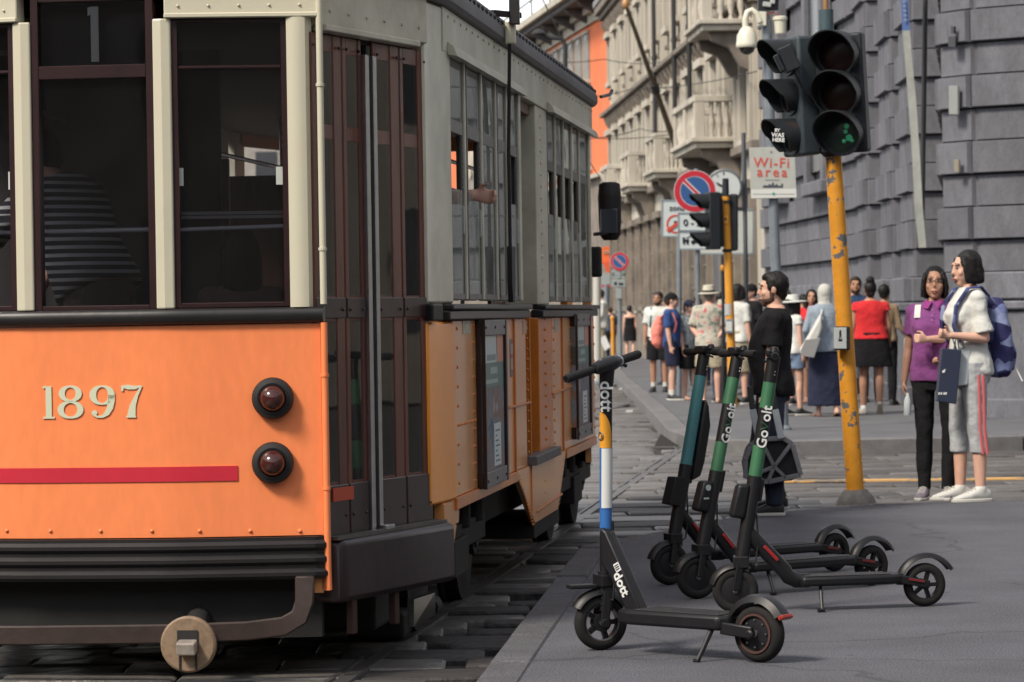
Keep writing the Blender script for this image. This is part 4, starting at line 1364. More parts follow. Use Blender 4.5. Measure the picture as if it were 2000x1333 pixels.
# framed advertisements
M_fr = mat('dark advert frame', (.02, .011, .012), .35, var=.2, coat=.3)
M_frg = mat('grey advert frame', (.15, .145, .15), .45, var=.15)
def advert(xa, xb, ga, gb, yt, yb):
    t0, t1 = sv(xa, 780), sv(xb, 780)
    g0, g1 = SI.hit(ga, 780, .036)[0], SI.hit(gb, 780, .036)[0]
    z1, z0 = sz(yt, xb), sz(yb, xa)
    mb = MB(); SI.box(mb, t0, g1 + .05, z0 + .001, z1 - .001, .030, .003)
    f = mb.build('advert_frame', M_fr, tram, bevel=.006)
    for a_, b_ in ((t0, g0), (g1, g1 + .05)):
        mb = MB(); SI.box(mb, a_, b_, z0, z1, .05, .0305); mb.build('frame_bar', M_fr, f, bevel=.006)
    for a_, b_ in ((z0, z0 + .075), (z1 - .075, z1)):
        mb = MB(); SI.box(mb, g0, g1, a_, b_, .046, .0305); mb.build('frame_plate', M_frg, f, bevel=.004)
    zz0, zz1 = z0 + .076, z1 - .076
    H_ = zz1 - zz0; Wd = g1 - g0
    def patch(u0, u1, w0, w1, m, o, nm='print'):
        mb = MB(); SI.box(mb, g0 + Wd * u0, g0 + Wd * u1, zz0 + H_ * w0, zz0 + H_ * w1, o, .003); mb.build(nm, m, f)
    patch(0, 1, 0, 1, two_tone('poster photo', [(.10, .12, .15), (.22, .28, .33), (.30, .18, .13), (.40, .48, .53)], 7, .75, 'noise'), .034, 'poster')
    patch(0, .66, .80, 1, mat('poster grey', (.50, .58, .57), .4), .0345)
    patch(0, 1, .62, .80, mat('poster green', (.07, .17, .155), .4), .035)
    patch(.70, 1, .80, 1, mat('poster salmon', (.62, .27, .17), .4), .0347)
    patch(.5, .82, .02, .34, mat('poster white', (.62, .70, .72), .4), .0349)
    patch(.22, .62, .815, .86, mat('poster teal ink', (.16, .25, .25), .4), .0352)
    patch(.36, .68, .715, .765, mat('poster pale ink', (.30, .42, .40), .4), .0356)
    patch(.10, .70, .645, .675, mat('poster pale ink', (.3, .42, .4), .4), .0356)
    for i in range(7):
        patch(.56, .76 - (i % 3) * .06, .05 + i * .038, .062 + i * .038, mat('poster ink', (.10, .11, .12), .5), .0354)
    mb = MB()
    for t in (g0 + .05, (g0 + g1) / 2, g1 - .05):
        for z in (z0 + .035, z1 - .035):
            mb.ell(SI.p(t, z, .045), (.008, .010, .010), 6, 4)
    mb.build('frame_bolts', M_fr, f, kind='stuff', smooth=60)
advert(929, 990, 944, 985, 624, 958)
advert(1115, 1157, 1126, 1152, 613, 860)
# small stickers
for (x, y, w, h, c) in ((902, 640, 14, 26, (.40, .38, .30)), (1020, 640, 7, 26, (.5, .33, .22)), (1082, 637, 7, 25, (.42, .38, .33)), (995, 700, 5, 74, (.16, .15, .16))):
    mb = MB(); SI.box(mb, sv(x, y), sv(x + w, y), sz(y + h / 2, x), sz(y - h / 2, x), .0045, .002); mb.build('sticker', mat('sticker%d' % x, c, .5, var=.3, scale=30), tram)
mb = MB()
for y0_, y1_ in ((672, 692), (700, 722)):
    for k in (0, 1):
        SI.box(mb, sv(995.8 + k * 2.2, 700), sv(997 + k * 2.2, 700), sz(y1_, 997), sz(y0_, 997), .006, .002)
mb.build('emblem', mat('emblem white', (.5, .5, .46), .5), tram)
mb = MB(); SI.box(mb, sv(995.8, 700), sv(999.4, 700), sz(699, 997), sz(693, 997), .0065, .002); mb.build('emblem', mat('emblem red', (.5, .10, .05), .5), tram)
# rain gutter and roof
def outline(inset):
    pts = [(-.88, .12), (-.30, .0), (.30, .0), (.88, .12), (1.155, 1.10), (1.195, 1.45), (1.195, 8.2), (.95, 9.2), (.4, 9.5), (-.4, 9.5), (-.95, 9.2), (-1.195, 8.2), (-1.195, 1.45), (-1.155, 1.10)]
    out = []
    for x, y in pts:
        fx = (abs(x) - inset) / max(abs(x), 1e-6) if abs(x) > inset else .02
        yy = y
        if y < 1.5: yy = y + inset * (1.5 - y) / 1.5
        if y > 8: yy = y - inset * (y - 8) / 1.5
        out.append((x * max(fx, .02), yy))
    return out
M_roof = mat('dark grey roof', (.10, .10, .105), .6, var=.25, scale=2, bump=.2, bscale=10)
rs = [[V((x, y, z)) for x, y in outline(i_)] for i_, z in ((-.035, Z_lb + .001), (-.05, Z_lb + .02), (-.05, Z_lb + .06), (-.02, Z_lb + .13), (.08, Z_lb + .20), (.30, Z_lb + .30), (.65, Z_lb + .37), (1.0, Z_lb + .39))]
MB().rings(rs).build('roof', M_roof, tram, smooth=30)
mb = MB()
for q in range(46):
    mb.ell(SI.p(SV0 + .05 + q * .148, Z_lb + .095, .038), (.010, .014, .014), 6, 4)
mb.build('roof_studs', M_rub, tram, kind='stuff', smooth=60)
MB().tube([sp(1150, 190, .08), sp(1156, 186, .12), sp(1157, 178, .13)], .012, 6).build('roof_hook', M_blk, tram, smooth=60)
# trolley rope with its strap
rp = [SI.p(sv(966, 20), sz(-40, 962), .10), SI.p(sv(966, 40), sz(30, 966), .10), SI.p(sv(968, 60), sz(70, 972), .07), SI.p(sv(974, 300), sz(300, 974), .05), SI.p(sv(977, 480), sz(490, 977), .05)]
rope = MB().tube(rp, .009, 6).build('trolley_rope', M_rub, tram, smooth=60)
mb = MB(); q = rp[-1]
mb.rings([[q + V((-.012, -.05 * k, 0)) , q + V((-.012, .06 * k, 0)), q + V((.012, .06 * k, 0)), q + V((.012, -.05 * k, 0))] if False else [V((q.x - .01, q.y - .055 * k, z)), V((q.x - .01, q.y + .085 * k, z)), V((q.x + .015, q.y + .085 * k, z)), V((q.x + .015, q.y - .055 * k, z))] for z, k in ((q.z + .02, 1), (q.z - .16, 1), (q.z - .20, .8), (q.z - .26, .5))])
mb.build('strap', M_rub, rope, smooth=40)
mb = MB(); p = rp[2]; mb.box((p.x - .02, p.y - .03, p.z - .05), (p.x + .03, p.y + .03, p.z + .06)); mb.build('insulator', M_cr, rope, bevel=.006)
mb = MB(); p = rp[1]; mb.beam(p + V((-.1, -.12, 0)), p + V((.02, .06, .0)), .03, .03); mb.beam(p + V((0, 0, -.05)), p + V((0, 0, .10)), .05, .05); mb.build('rope_guide', M_blk, rope, bevel=.004)
# mirror on the far corner
ma = MTI @ atY(1160, 458, 20.25)
mp = MTI @ atY(1191, 415, 20.35)
mir = MB().tube([ma, MTI @ atY(1188, 456, 20.3)], .012, 6).build('mirror_arm', M_blk, tram, smooth=40)
mb = MB(); rs = []
for z, w_, dpt in ((.20, .045, .03), (.185, .07, .05), (.10, .078, .07), (-.05, .075, .06), (-.15, .07, .05), (-.185, .045, .03)):
    rs.append([V((mp.x + w_ * math.cos(t), mp.y + dpt * math.sin(t), mp.z + z)) for t in [2 * math.pi * i / 14 for i in range(14)]])
mb.rings(rs).build('mirror', M_rub, mir, smooth=50)
mb = MB(); mb.box((mp.x - .055, mp.y - .074, mp.z - .14), (mp.x + .055, mp.y - .066, mp.z + .02)); mb.build('mirror_glass', mat('mirror glass', (.12, .14, .18), .08, .6), mir, bevel=.01)
ml = MTI @ atY(1163, 512, 20.2)
mb = MB(); mb.box((ml.x - .03, ml.y - .05, ml.z - .1), (ml.x + .04, ml.y + .05, ml.z + .1)); mb.build('side_lamp', M_rub, tram, bevel=.015)
# far flank, back end, floor and ceiling
mb = MB(); SL.box(mb, 1.10, 8.2, .45, 1.45, 0, -.05); DL.box(mb, 0, DLEN, .45, 1.45, 0, -.05); mb.build('far_side_panel', M_or_s, tram)
mb = MB(); SL.box(mb, 1.10, 8.2, 2.60, Z_lb, 0, -.05); DL.box(mb, 0, DLEN, 2.55, Z_lb, 0, -.05)
for q in range(14):
    SL.box(mb, 1.45 + q * .5, 1.76 + q * .5, 1.451, 2.599, -.002, -.06)
for q in range(4):
    DL.box(mb, .02 + q * .32, .07 + q * .32, 1.451, 2.549, -.002, -.05)
mb.build('far_side_frame', M_crs, tram)
mb = MB()
pg = [(1.15, 8.2), (.92, 9.15), (.38, 9.45), (-.38, 9.45), (-.92, 9.15), (-1.15, 8.2)]
for i in range(5):
    a, b = V((*pg[i], 0)), V((*pg[i + 1], 0))
    d = (b - a).normalized(); n_ = V((d.y, -d.x, 0)) * -1
    mb.obox((a + b) / 2 + V((0, 0, .95)), (b - a) / 2, n_ * .02, V((0, 0, .5)))
    mb.obox((a + b) / 2 + V((0, 0, 2.7)), (b - a) / 2, n_ * .02, V((0, 0, .12)))
    mb.obox(a + V((0, 0, 2.0)), d * .03, n_ * .03, V((0, 0, .58)))
mb.build('far_end', M_or_s, tram)
fl = [(-.84, .16), (.84, .16), (1.11, 1.12), (1.14, 1.5), (1.14, 8.2), (.9, 9.1), (-.9, 9.1), (-1.14, 8.2), (-1.14, 1.5), (-1.11, 1.12)]
MB().prism([V((x, y, .60)) for x, y in fl], (0, 0, .06)).build('cabin_floor', M_dark_in, tram)
MB().prism([V((x, y, 2.66)) for x, y in fl], (0, 0, .04)).build('cabin_ceiling', M_dark_in, tram)
mb = MB()
for s in (-1, 1):
    for (a, b) in ((2.0, 4.3), (6.6, 8.0)):
        mb.box((s * 1.1 - .0 if s < 0 else .68, a, 1.02), (s * 1.1 + .42 if s < 0 else 1.1, b, 1.07))
        mb.box((s * 1.12 - .0 if s < 0 else 1.07, a, 1.08), (s * 1.12 + .05 if s < 0 else 1.12, b, 1.45))
mb.build('benches', M_wood_in, tram, bevel=.01)
mb = MB()
for y in (1.7, 3.0, 4.5, 6.6):
    for x in (-.55, .55):
        mb.tube([(x, y, .66), (x, y, 2.66)], .015, 8)
for x in (-.55, .55):
    mb.tube([(x, 1.2, 2.35), (x, 8.0, 2.35)], .013, 8)
mb.build('grab_poles', M_alu, tram, smooth=40)
for y, x1_, z1_, m_ in ((1.6, .16, 2.64, M_dark_in), (4.45, -.42, 2.3, M_wood_in), (6.45, -.42, 2.3, M_wood_in)):
    mb = MB(); mb.box((-1.08, y, .66), (x1_, y + .03, z1_)); mb.build('partition', m_, tram)
# undercarriage
mb = MB(); mb.box((-.75, .2, .20), (.75, 9.0, .58)); mb.build('underframe_blocker', mat('flat black', (.01, .0095, .0095)), tram)  # solid black underframe box, added to block light below the floor
for s in (-1, 1):
    for vy in (1.9, 3.42, 7.4, 8.9):
        w = MB().lathe([(.09, -.02), (.27, -.01), (.30, .0), (.335, .0), (.335, .07), (.36, .08), (.36, .10), (.09, .11)], (s * .98 - s * .0, vy, .335), (-s, 0, 0), 28).build('wheel', M_und, tram, smooth=35)
        MB().lathe([(.11, -.06), (.11, .0), (.07, -.07)], (s * .98, vy, .335), (-s, 0, 0), 12).build('axle_box', M_und, w, smooth=35)
    for a, b in ((1.6, 3.7), (7.1, 9.3)):
        mb = MB(); mb.beam((s * 1.02, a, .36), (s * 1.02, b, .36), .07, .13); mb.beam((s * 1.02, (a + b) / 2 - .25, .28), (s * 1.02, (a + b) / 2 + .25, .28), .12, .18)
        for q in range(4):
            mb.lathe([(.06, 0), (.06, .16)], (s * 1.03, a + .3 + q * (b - a - .6) / 3, .40), (0, 0, 1), 10)
        mb.build('truck_frame', M_und, tram, bevel=.01)
# sand box and lifeguard by the doors
mb = MB(); mb.box((.75, 1.35, .02), (1.0, 1.6, .14)); mb.box((.62, .9, .10), (.95, 1.3, .28)); mb.build('lifeguard', M_und, tram, bevel=.02)
mb = MB(); mb.prism([V((1.02, 1.50, .06)), V((1.10, 1.62, .10)), V((1.10, 1.62, .20)), V((1.02, 1.52, .18))], (-.03, 0, 0)); mb.build('sand_chute', M_alu, tram)
mb = MB(); mb.lathe([(.05, 0), (.05, .14)], (1.06, 1.78, .13), (0, -1, 0), 12); mb.build('sand_pipe', M_und, tram, smooth=40)
# rails in the road
for s in (-1, 1):
    mb = MB()
    p0, p1 = MT @ V((s * .97, -14, 0)), MT @ V((s * .97, 60, 0))
    d = (p1 - p0).normalized(); n_ = V((d.y, -d.x, 0))
    for o_, w_, z in ((0, .06, .006), (.062 * -s, .02, .004)):
        mb.obox((p0 + p1) / 2 + n_ * o_ + V((0, 0, z - .03)), (p1 - p0) / 2, n_ * w_ / 2, V((0, 0, .03)))
    mb.build('tram_rail', M_steel, road)
# ================================================================== SCOOTERS
M_sblk = mat('scooter black', (0.0115, 0.0115, 0.0135), 0.42, spec=.35, var=.12, scale=20, bump=.05, bscale=200)
M_sgrip = mat('scooter rubber', (0.013, 0.013, 0.015), 0.7, spec=.3, var=.12, scale=30, bump=.2, bscale=300)
M_tyre = mat('tyre rubber', (0.014, 0.0135, 0.014), 0.82, spec=.3, var=.25, scale=30, bump=.15, bscale=200, dirt=.25, dscale=6, dcol=(.04, .034, .03))
M_deck = mat('deck grip', (0.03, 0.03, 0.035), 0.85, var=.2, scale=40, bump=.5, bscale=400, dirt=.3, dscale=5, dcol=(.05, .047, .045))
M_rim = mat('grey rim', (0.20, 0.20, 0.21), .4, .7)
M_refr = mat('red reflector', (0.34, 0.02, 0.022), .35)
M_lett = mat('white lettering', (0.72, 0.73, 0.72), .5)
def wheel(c, r, wdt, yaw, parent, spokes=5, solid=False, rim=None, name='wheel', hub=.035):
    """tyre, spoked or solid rim and hub; axle lies along y turned by yaw"""
    ax = V((-math.sin(yaw), math.cos(yaw), 0))
    c = V(c)
    tw = r * .24
    prof = []
    for i in range(15):
        a = math.pi * (i / 14) * 1.3 - math.pi * .15
        prof.append((r - tw + tw * math.sin(a) if True else 0, -wdt / 2 * math.cos(a)))
    prof = [(r - tw * 1.25, -wdt * .42)] + prof + [(r - tw * 1.25, wdt * .42)]
    w = MB().lathe(prof, c, ax, 36, caps=False).build(name, M_tyre, parent, smooth=50)
    ri = r - tw * 1.22
    mb = MB()
    mb.lathe([(ri * .86, -wdt * .36), (ri + .002, -wdt * .42), (ri + .002, wdt * .42), (ri * .86, wdt * .36), (ri * .86, -wdt * .36)], c, ax, 36, caps=False)
    if rim:
        mb.build('rim', rim, w, smooth=40)
        mb = MB()
    if solid:
        mb.lathe([(.001, -wdt * .46), (ri * .5, -wdt * .46), (ri * .9, -wdt * .34), (ri * .9, wdt * .34), (ri * .5, wdt * .46), (.001, wdt * .46)], c, ax, 32, caps=False)
    else:
        u = ax.orthogonal().normalized(); v = ax.cross(u)
        u = V((0, 0, 1)); v = ax.cross(u)
        for k in range(spokes):
            a = 2 * math.pi * k / spokes + .3
            d = u * math.cos(a) + v * math.sin(a)
            t = ax.cross(d)
            mb.obox(c + d * ri * .5, d * ri * .42, t * ri * .12, ax * wdt * .22)
        mb.lathe([(.001, -wdt * .5), (hub, -wdt * .45), (hub, wdt * .45), (.001, wdt * .5)], c, ax, 20, caps=False)
    mb.build('rim' if not rim else 'spokes', M_sblk, w, smooth=35)
    mb = MB()
    mb.lathe([(.001, -wdt * .62), (hub * .4, -wdt * .6), (hub * .4, wdt * .6), (.001, wdt * .62)], c, ax, 12, caps=False)
    mb.build('axle', M_rim, w, smooth=40)
    return w
def fender(c, r, wdt, a0, a1, yaw, parent, th=.008, tail=0, name='fender', n=18):
    """curved mudguard, angles in the wheel plane: 0 = towards +x, 90 = up"""
    hd = V((math.cos(yaw), math.sin(yaw), 0)); ax = V((-math.sin(yaw), math.cos(yaw), 0)); c = V(c)
    rs = []
    for i in range(n + 1):
        a = R(a0 + (a1 - a0) * i / n)
        rr = r * (1 + tail * (1 - i / n))
        d = hd * math.cos(a) + V((0, 0, 1)) * math.sin(a)
        rs.append([c + d * rr - ax * wdt / 2 - d * .012, c + d * (rr + th) - ax * wdt * .32, c + d * (rr + th + .004), c + d * (rr + th) + ax * wdt * .32, c + d * rr + ax * wdt / 2 - d * .012, c + d * rr])
    return MB().rings(rs).build(name, M_sblk, parent, smooth=50)

# ---- near scooter, kickstand down
pF, pR = G(1174, 1270), G(1484, 1294)
ax_d = (pR - pF)
sc_yaw = math.atan2(ax_d.y, ax_d.x)
WB = ax_d.length
dott = thing('electric_scooter', 'black electric scooter with blue, white and amber stem parked closest, beside the tram', 'scooter', pF, sc_yaw, 'rental scooters parked on the asphalt')
rF, rR = .107, .108
LI = ROOTM[dott.name].inverted()
steer = R(19) - sc_yaw
wheel((0, 0, rF), rF, .052, steer, dott, 5, rim=M_rim)
wheel((WB, 0, rR), rR, .058, 0, dott, solid=True)
mb = MB()       # rear motor face bolts
for k in range(8):
    a = 2 * math.pi * k / 8
    mb.ell((WB + .05 * math.cos(a), -.029, rR + .05 * math.sin(a)), (.004, .004, .004), 6, 4)
    mb.ell((WB + .05 * math.cos(a), -.030, rR + .05 * math.sin(a)), (.003, .003, .003), 6, 4)
mb.build('hub_bolts', M_alu, dott, kind='stuff')
sx = .012      # the stem stands over the front axle
def lw(px, py, Yoff=0.0):
    return LI @ atY(px, py, pF.y + Yoff)
st0, st1 = lw(1183, 1140), lw(1184, 735)
# fork
h = V((math.cos(steer), math.sin(steer), 0)); ha = V((-math.sin(steer), math.cos(steer), 0))
mb = MB()
for s in (-1, 1):
    mb.beam(V((0, 0, rF)) + ha * s * .044, V((st0.x, st0.y, rF * 2 + .05)) + ha * s * .040, .016, .034)
    mb.lathe([(.001, 0), (.018, 0), (.018, .014), (.001, .014)], V((0, 0, rF)) + ha * s * .046, ha * s, 12, caps=False)
mb.obox((st0.x, st0.y, rF * 2 + .055), h * .035, ha * .052, (0, 0, .022))
mb.build('fork', M_sblk, dott, bevel=.004)
fender((0, 0, rF), rF + .014, .066, 28, 150, steer, dott)
mb = MB(); mb.obox(V((0, 0, rF * 2 + .034)) - h * .075, h * .055, ha * .028, (0, 0, .008)); mb.build('fender_tip', M_sblk, dott, bevel=.004)
# stem tube in bands of colour
def stem(zs, mats_, base, top, r, parent, flat=1.0, names=None):
    base, top = V(base), V(top)
    for i in range(len(zs) - 1):
        q0 = base.lerp(top, (zs[i] - base.z) / (top.z - base.z)); q1 = base.lerp(top, (zs[i + 1] - base.z) / (top.z - base.z))
        MB().tube([q0, q1], r + .0004 * (i % 2), 20).build(names[i] if names else 'stem', mats_[i], parent, smooth=40)
def zpx(py, px=1183):
    return lw(px, py).z
M_dblue = mat('blue stem', (.035, .14, .40), .35)
M_dwhite = mat('white stem', (.62, .64, .62), .4)
M_amber = mat('amber stem', (.72, .32, .03), .4)
rs_ = .0235
stem([st0.z - .05, zpx(1040), zpx(995), zpx(735)], [M_sblk, M_dblue, M_sblk], st0, st1, rs_, dott)
# printed sleeves round the stem: white front, blue edges, amber arch
def sleeve(z0, z1, a0, a1, m, rr, nm='sleeve', top=None, n=14):
    ax0 = V((0, 0, 1))
    cd = (LI.to_3x3() @ V((0, -1, 0))).normalized(); sd = (LI.to_3x3() @ V((1, 0, 0))).normalized()
    rs = []
    for i in range(n + 1):
        a = R(a0 + (a1 - a0) * i / n)
        d = cd * math.cos(a) + sd * math.sin(a)
        zt = z1 if top is None else z0 + (z1 - z0) * top(i / n)
        q0 = st0.lerp(st1, (z0 - st0.z) / (st1.z - st0.z)); q1 = st0.lerp(st1, (zt - st0.z) / (st1.z - st0.z))
        rs.append([q0 + d * rr, q1 + d * rr, q1 + d * (rr - .004), q0 + d * (rr - .004)])
    MB().rings(rs).build(nm, m, dott, smooth=40)
sleeve(zpx(995), zpx(875), -89, 89, M_dblue, rs_ + .0012)
sleeve(zpx(992), zpx(876), -44, 60, M_dwhite, rs_ + .0022)
sleeve(zpx(875), zpx(805), -89, 55, M_amber, rs_ + .0014, top=lambda u: .3 + .7 * math.cos(max(0, u - .25) / .75 * math.pi / 2) ** .55 if u > .25 else 1.0)
cdv = (LI.to_3x3() @ V((0, -1, 0))).normalized(); sdv = (LI.to_3x3() @ V((1, 0, 0))).normalized()
mid = st0.lerp(st1, (zpx(774) - st0.z) / (st1.z - st0.z))
text('dott', .068, M_lett, dott, mid + cdv * (rs_ + .003) - sdv * .001, (0, 0, -1), sdv, bold=.0014, depth=.004)
MB().ring_plate(st0.lerp(st1, (zpx(852) - st0.z) / (st1.z - st0.z)) - sdv * .020 + cdv * .012, -sdv + cdv * .4, .012, .017, .004).build('bell_ring', M_alu, dott, smooth=40)
mb = MB(); mb.obox(st0.lerp(st1, (zpx(1035) - st0.z) / (st1.z - st0.z)) + sdv * .026, sdv * .006, cdv * .014, (0, 0, .035)); mb.build('latch', M_sblk, dott, bevel=.003)
MB().tube([st0.lerp(st1, -.02), st0.lerp(st1, .06)], .031, 18).build('lower_collar', M_sblk, dott, smooth=40)
mb = MB()
for k in range(4):
    q = st0.lerp(st1, -.10 + k * .028)
    mb.tube([q, q + V((0, 0, .008))], .034, 18)
mb.tube([st0.lerp(st1, -.13), st0.lerp(st1, .02)], .030, 18)
mb.build('head_spring', M_sblk, dott, smooth=40)
# handlebar, display hood, grips, brake lever, bell
gl, gr = lw(1105, 741, -.20), lw(1248, 692, .16)
hc = lw(1186, 712)
hd_ = (gr - gl).normalized()
mb = MB(); rs = []
for t, r_ in ((-.085, .018), (-.06, .027), (-.02, .032), (.02, .033), (.05, .028), (.07, .02)):
    q = hc + hd_ * t
    s_ = hd_.cross(V((0, 0, 1))).normalized()
    rs.append([q + s_ * math.cos(a) * r_ * 1.1 + V((0, 0, 1)) * math.sin(a) * r_ * (.9 if math.sin(a) > 0 else 1.0) for a in [2 * math.pi * i / 16 for i in range(16)]])
mb.rings(rs).build('display_hood', M_sblk, dott, smooth=50)
MB().tube([gl, gr], .011, 12).build('handlebar', M_sblk, dott, smooth=40)
for a, b in ((gl, gl.lerp(gr, .36)), (gr, gr.lerp(gl, .30))):
    MB().tube([a, a.lerp(b, .06), a.lerp(b, .9), b], [.014, .0175, .0165, .013], 14).build('grip', M_sgrip, dott, smooth=40)
MB().ring_plate(gl.lerp(gr, .70), hd_, .012, .021, .014).build('grip_collar', M_alu, dott, smooth=40)
mb = MB(); mb.tube([hc + hd_ * .03 + V((0, 0, -.012)), hc + hd_ * .10 + V((0, 0, -.022)), hc + hd_ * .12 + V((0, 0, -.03))], [.007, .006, .008], 8); mb.build('brake_lever', M_sblk, dott, smooth=50)
mb = MB(); q = hc + cdv * .03 + V((0, 0, .008)) - sdv * .015
mb.tube([q + sdv * -.014 + V((0, 0, .014)), q + cdv * .006, q + sdv * .016 + V((0, 0, -.012))], .0035, 6); mb.tube([q + V((0, 0, .004)), q + V((-.008, 0, -.02))], .003, 6)
mb.build('key_clip', M_alu, dott, smooth=50)
MB().tube([hc + V((0, 0, -.01)), st1.lerp(st0, .06)], [.030, .026], 16).build('stem_head', M_sblk, dott, smooth=40)
# neck plate running down to the deck
nk0, nk1 = V((.035, 0, .42)), V((.20, 0, .155))
mb = MB()
mb.prism([V((.022, -.028, .475)), V((.055, -.028, .46)), V((.235, -.028, .135)), V((.17, -.028, .12)), V((.06, -.028, .30)), V((.03, -.028, .33))], (0, .056, 0))
mb.build('neck', M_sblk, dott, bevel=.008, smooth=40)
nd = V((.235 - .055, 0, .135 - .46)).normalized()
text('dott', .056, M_lett, dott, V((.128, -.0295, .262)), nd, V((nd.z * -1, 0, nd.x)), bold=.0014, depth=.003)
mb = MB(); q = V((.110, -.0292, .325)); mb.obox(q, nd * .017, (0, .0015, 0), V((-nd.z, 0, nd.x)) * .013); mb.build('sticker', M_lett, dott)
mb = MB()
for k in range(3):
    mb.obox(q + nd * (-.008 + k * .008) + V((0, -.0016, 0)), nd * .0022, (0, .0006, 0), V((-nd.z, 0, nd.x)) * .010)
mb.build('sticker_print', M_sblk, dott)
# deck
mb = MB()
mb.prism([V((.13, -.06, .115)), V((.20, -.085, .115)), V((WB - .13, -.085, .115)), V((WB - .10, -.05, .115)), V((WB - .10, .05, .115)), V((WB - .13, .085, .115)), V((.20, .085, .115)), V((.13, .06, .115))], (0, 0, .055))
dk = mb.build('deck', M_sblk, dott, bevel=.012, smooth=40)
mb = MB(); mb.box((.225, -.072, .1705), (WB - .13, .072, .1745)); mb.build('grip_mat', M_deck, dk, bevel=.003)
mb = MB()
for k in range(6):
    mb.box((.235, -.06 + k * .022, .1747), (WB - .14, -.054 + k * .022, .1762))
mb.build('grip_ribs', M_deck, dk, kind='stuff')
mb = MB()
for s in (-1, 1):
    mb.beam((WB - .13, s * .062, .125), (WB + .005, s * .050, rR + .005), .020, .046)
    mb.lathe([(.001, 0), (.02, 0), (.016, .012), (.001, .012)], (WB, s * .058, rR), (0, s, 0), 14, caps=False)
mb.build('rear_arm', M_sblk, dott, bevel=.006, smooth=40)
fender((WB, 0, rR), rR + .020, .078, 32, 168, 0, dott, th=.012)
mb = MB(); a = R(30); rr = rR + .030
mb.obox((WB + rr * math.cos(a), 0, rR + rr * math.sin(a) - .004), V((math.sin(a), 0, -math.cos(a))) * .008, (0, .034, 0), V((math.cos(a), 0, math.sin(a))) * .012)
mb.build('tail_light', mat('tail light', (.30, .03, .018), .3), dott, bevel=.004)
MB().ring_plate((WB, -.030, rR), (0, -1, 0), .066, .074, .004, 32).build('tyre_line', mat('brown tyre line', (.07, .028, .022), .7), dott, smooth=40)
mb = MB(); a_ = LI @ G(1362, 1294); b_ = V((a_.x + .02, -.06, .12))
mb.tube([b_, b_.lerp(a_, .6), a_ + V((0, 0, .004))], [.011, .009, .009], 8); mb.tube([a_ + V((-.015, 0, .006)), a_ + V((.012, -.004, .006))], .007, 8)
mb.build('kickstand', M_sblk, dott, smooth=40)
MB().tube([st0 + cdv * .02 + V((.03, 0, .2)), st0 + V((.075, -.03, .08)), st0 + V((.06, -.03, -.06)), V((.05, 0, .2))], .004, 6).build('cable', M_rub, dott, smooth=60)

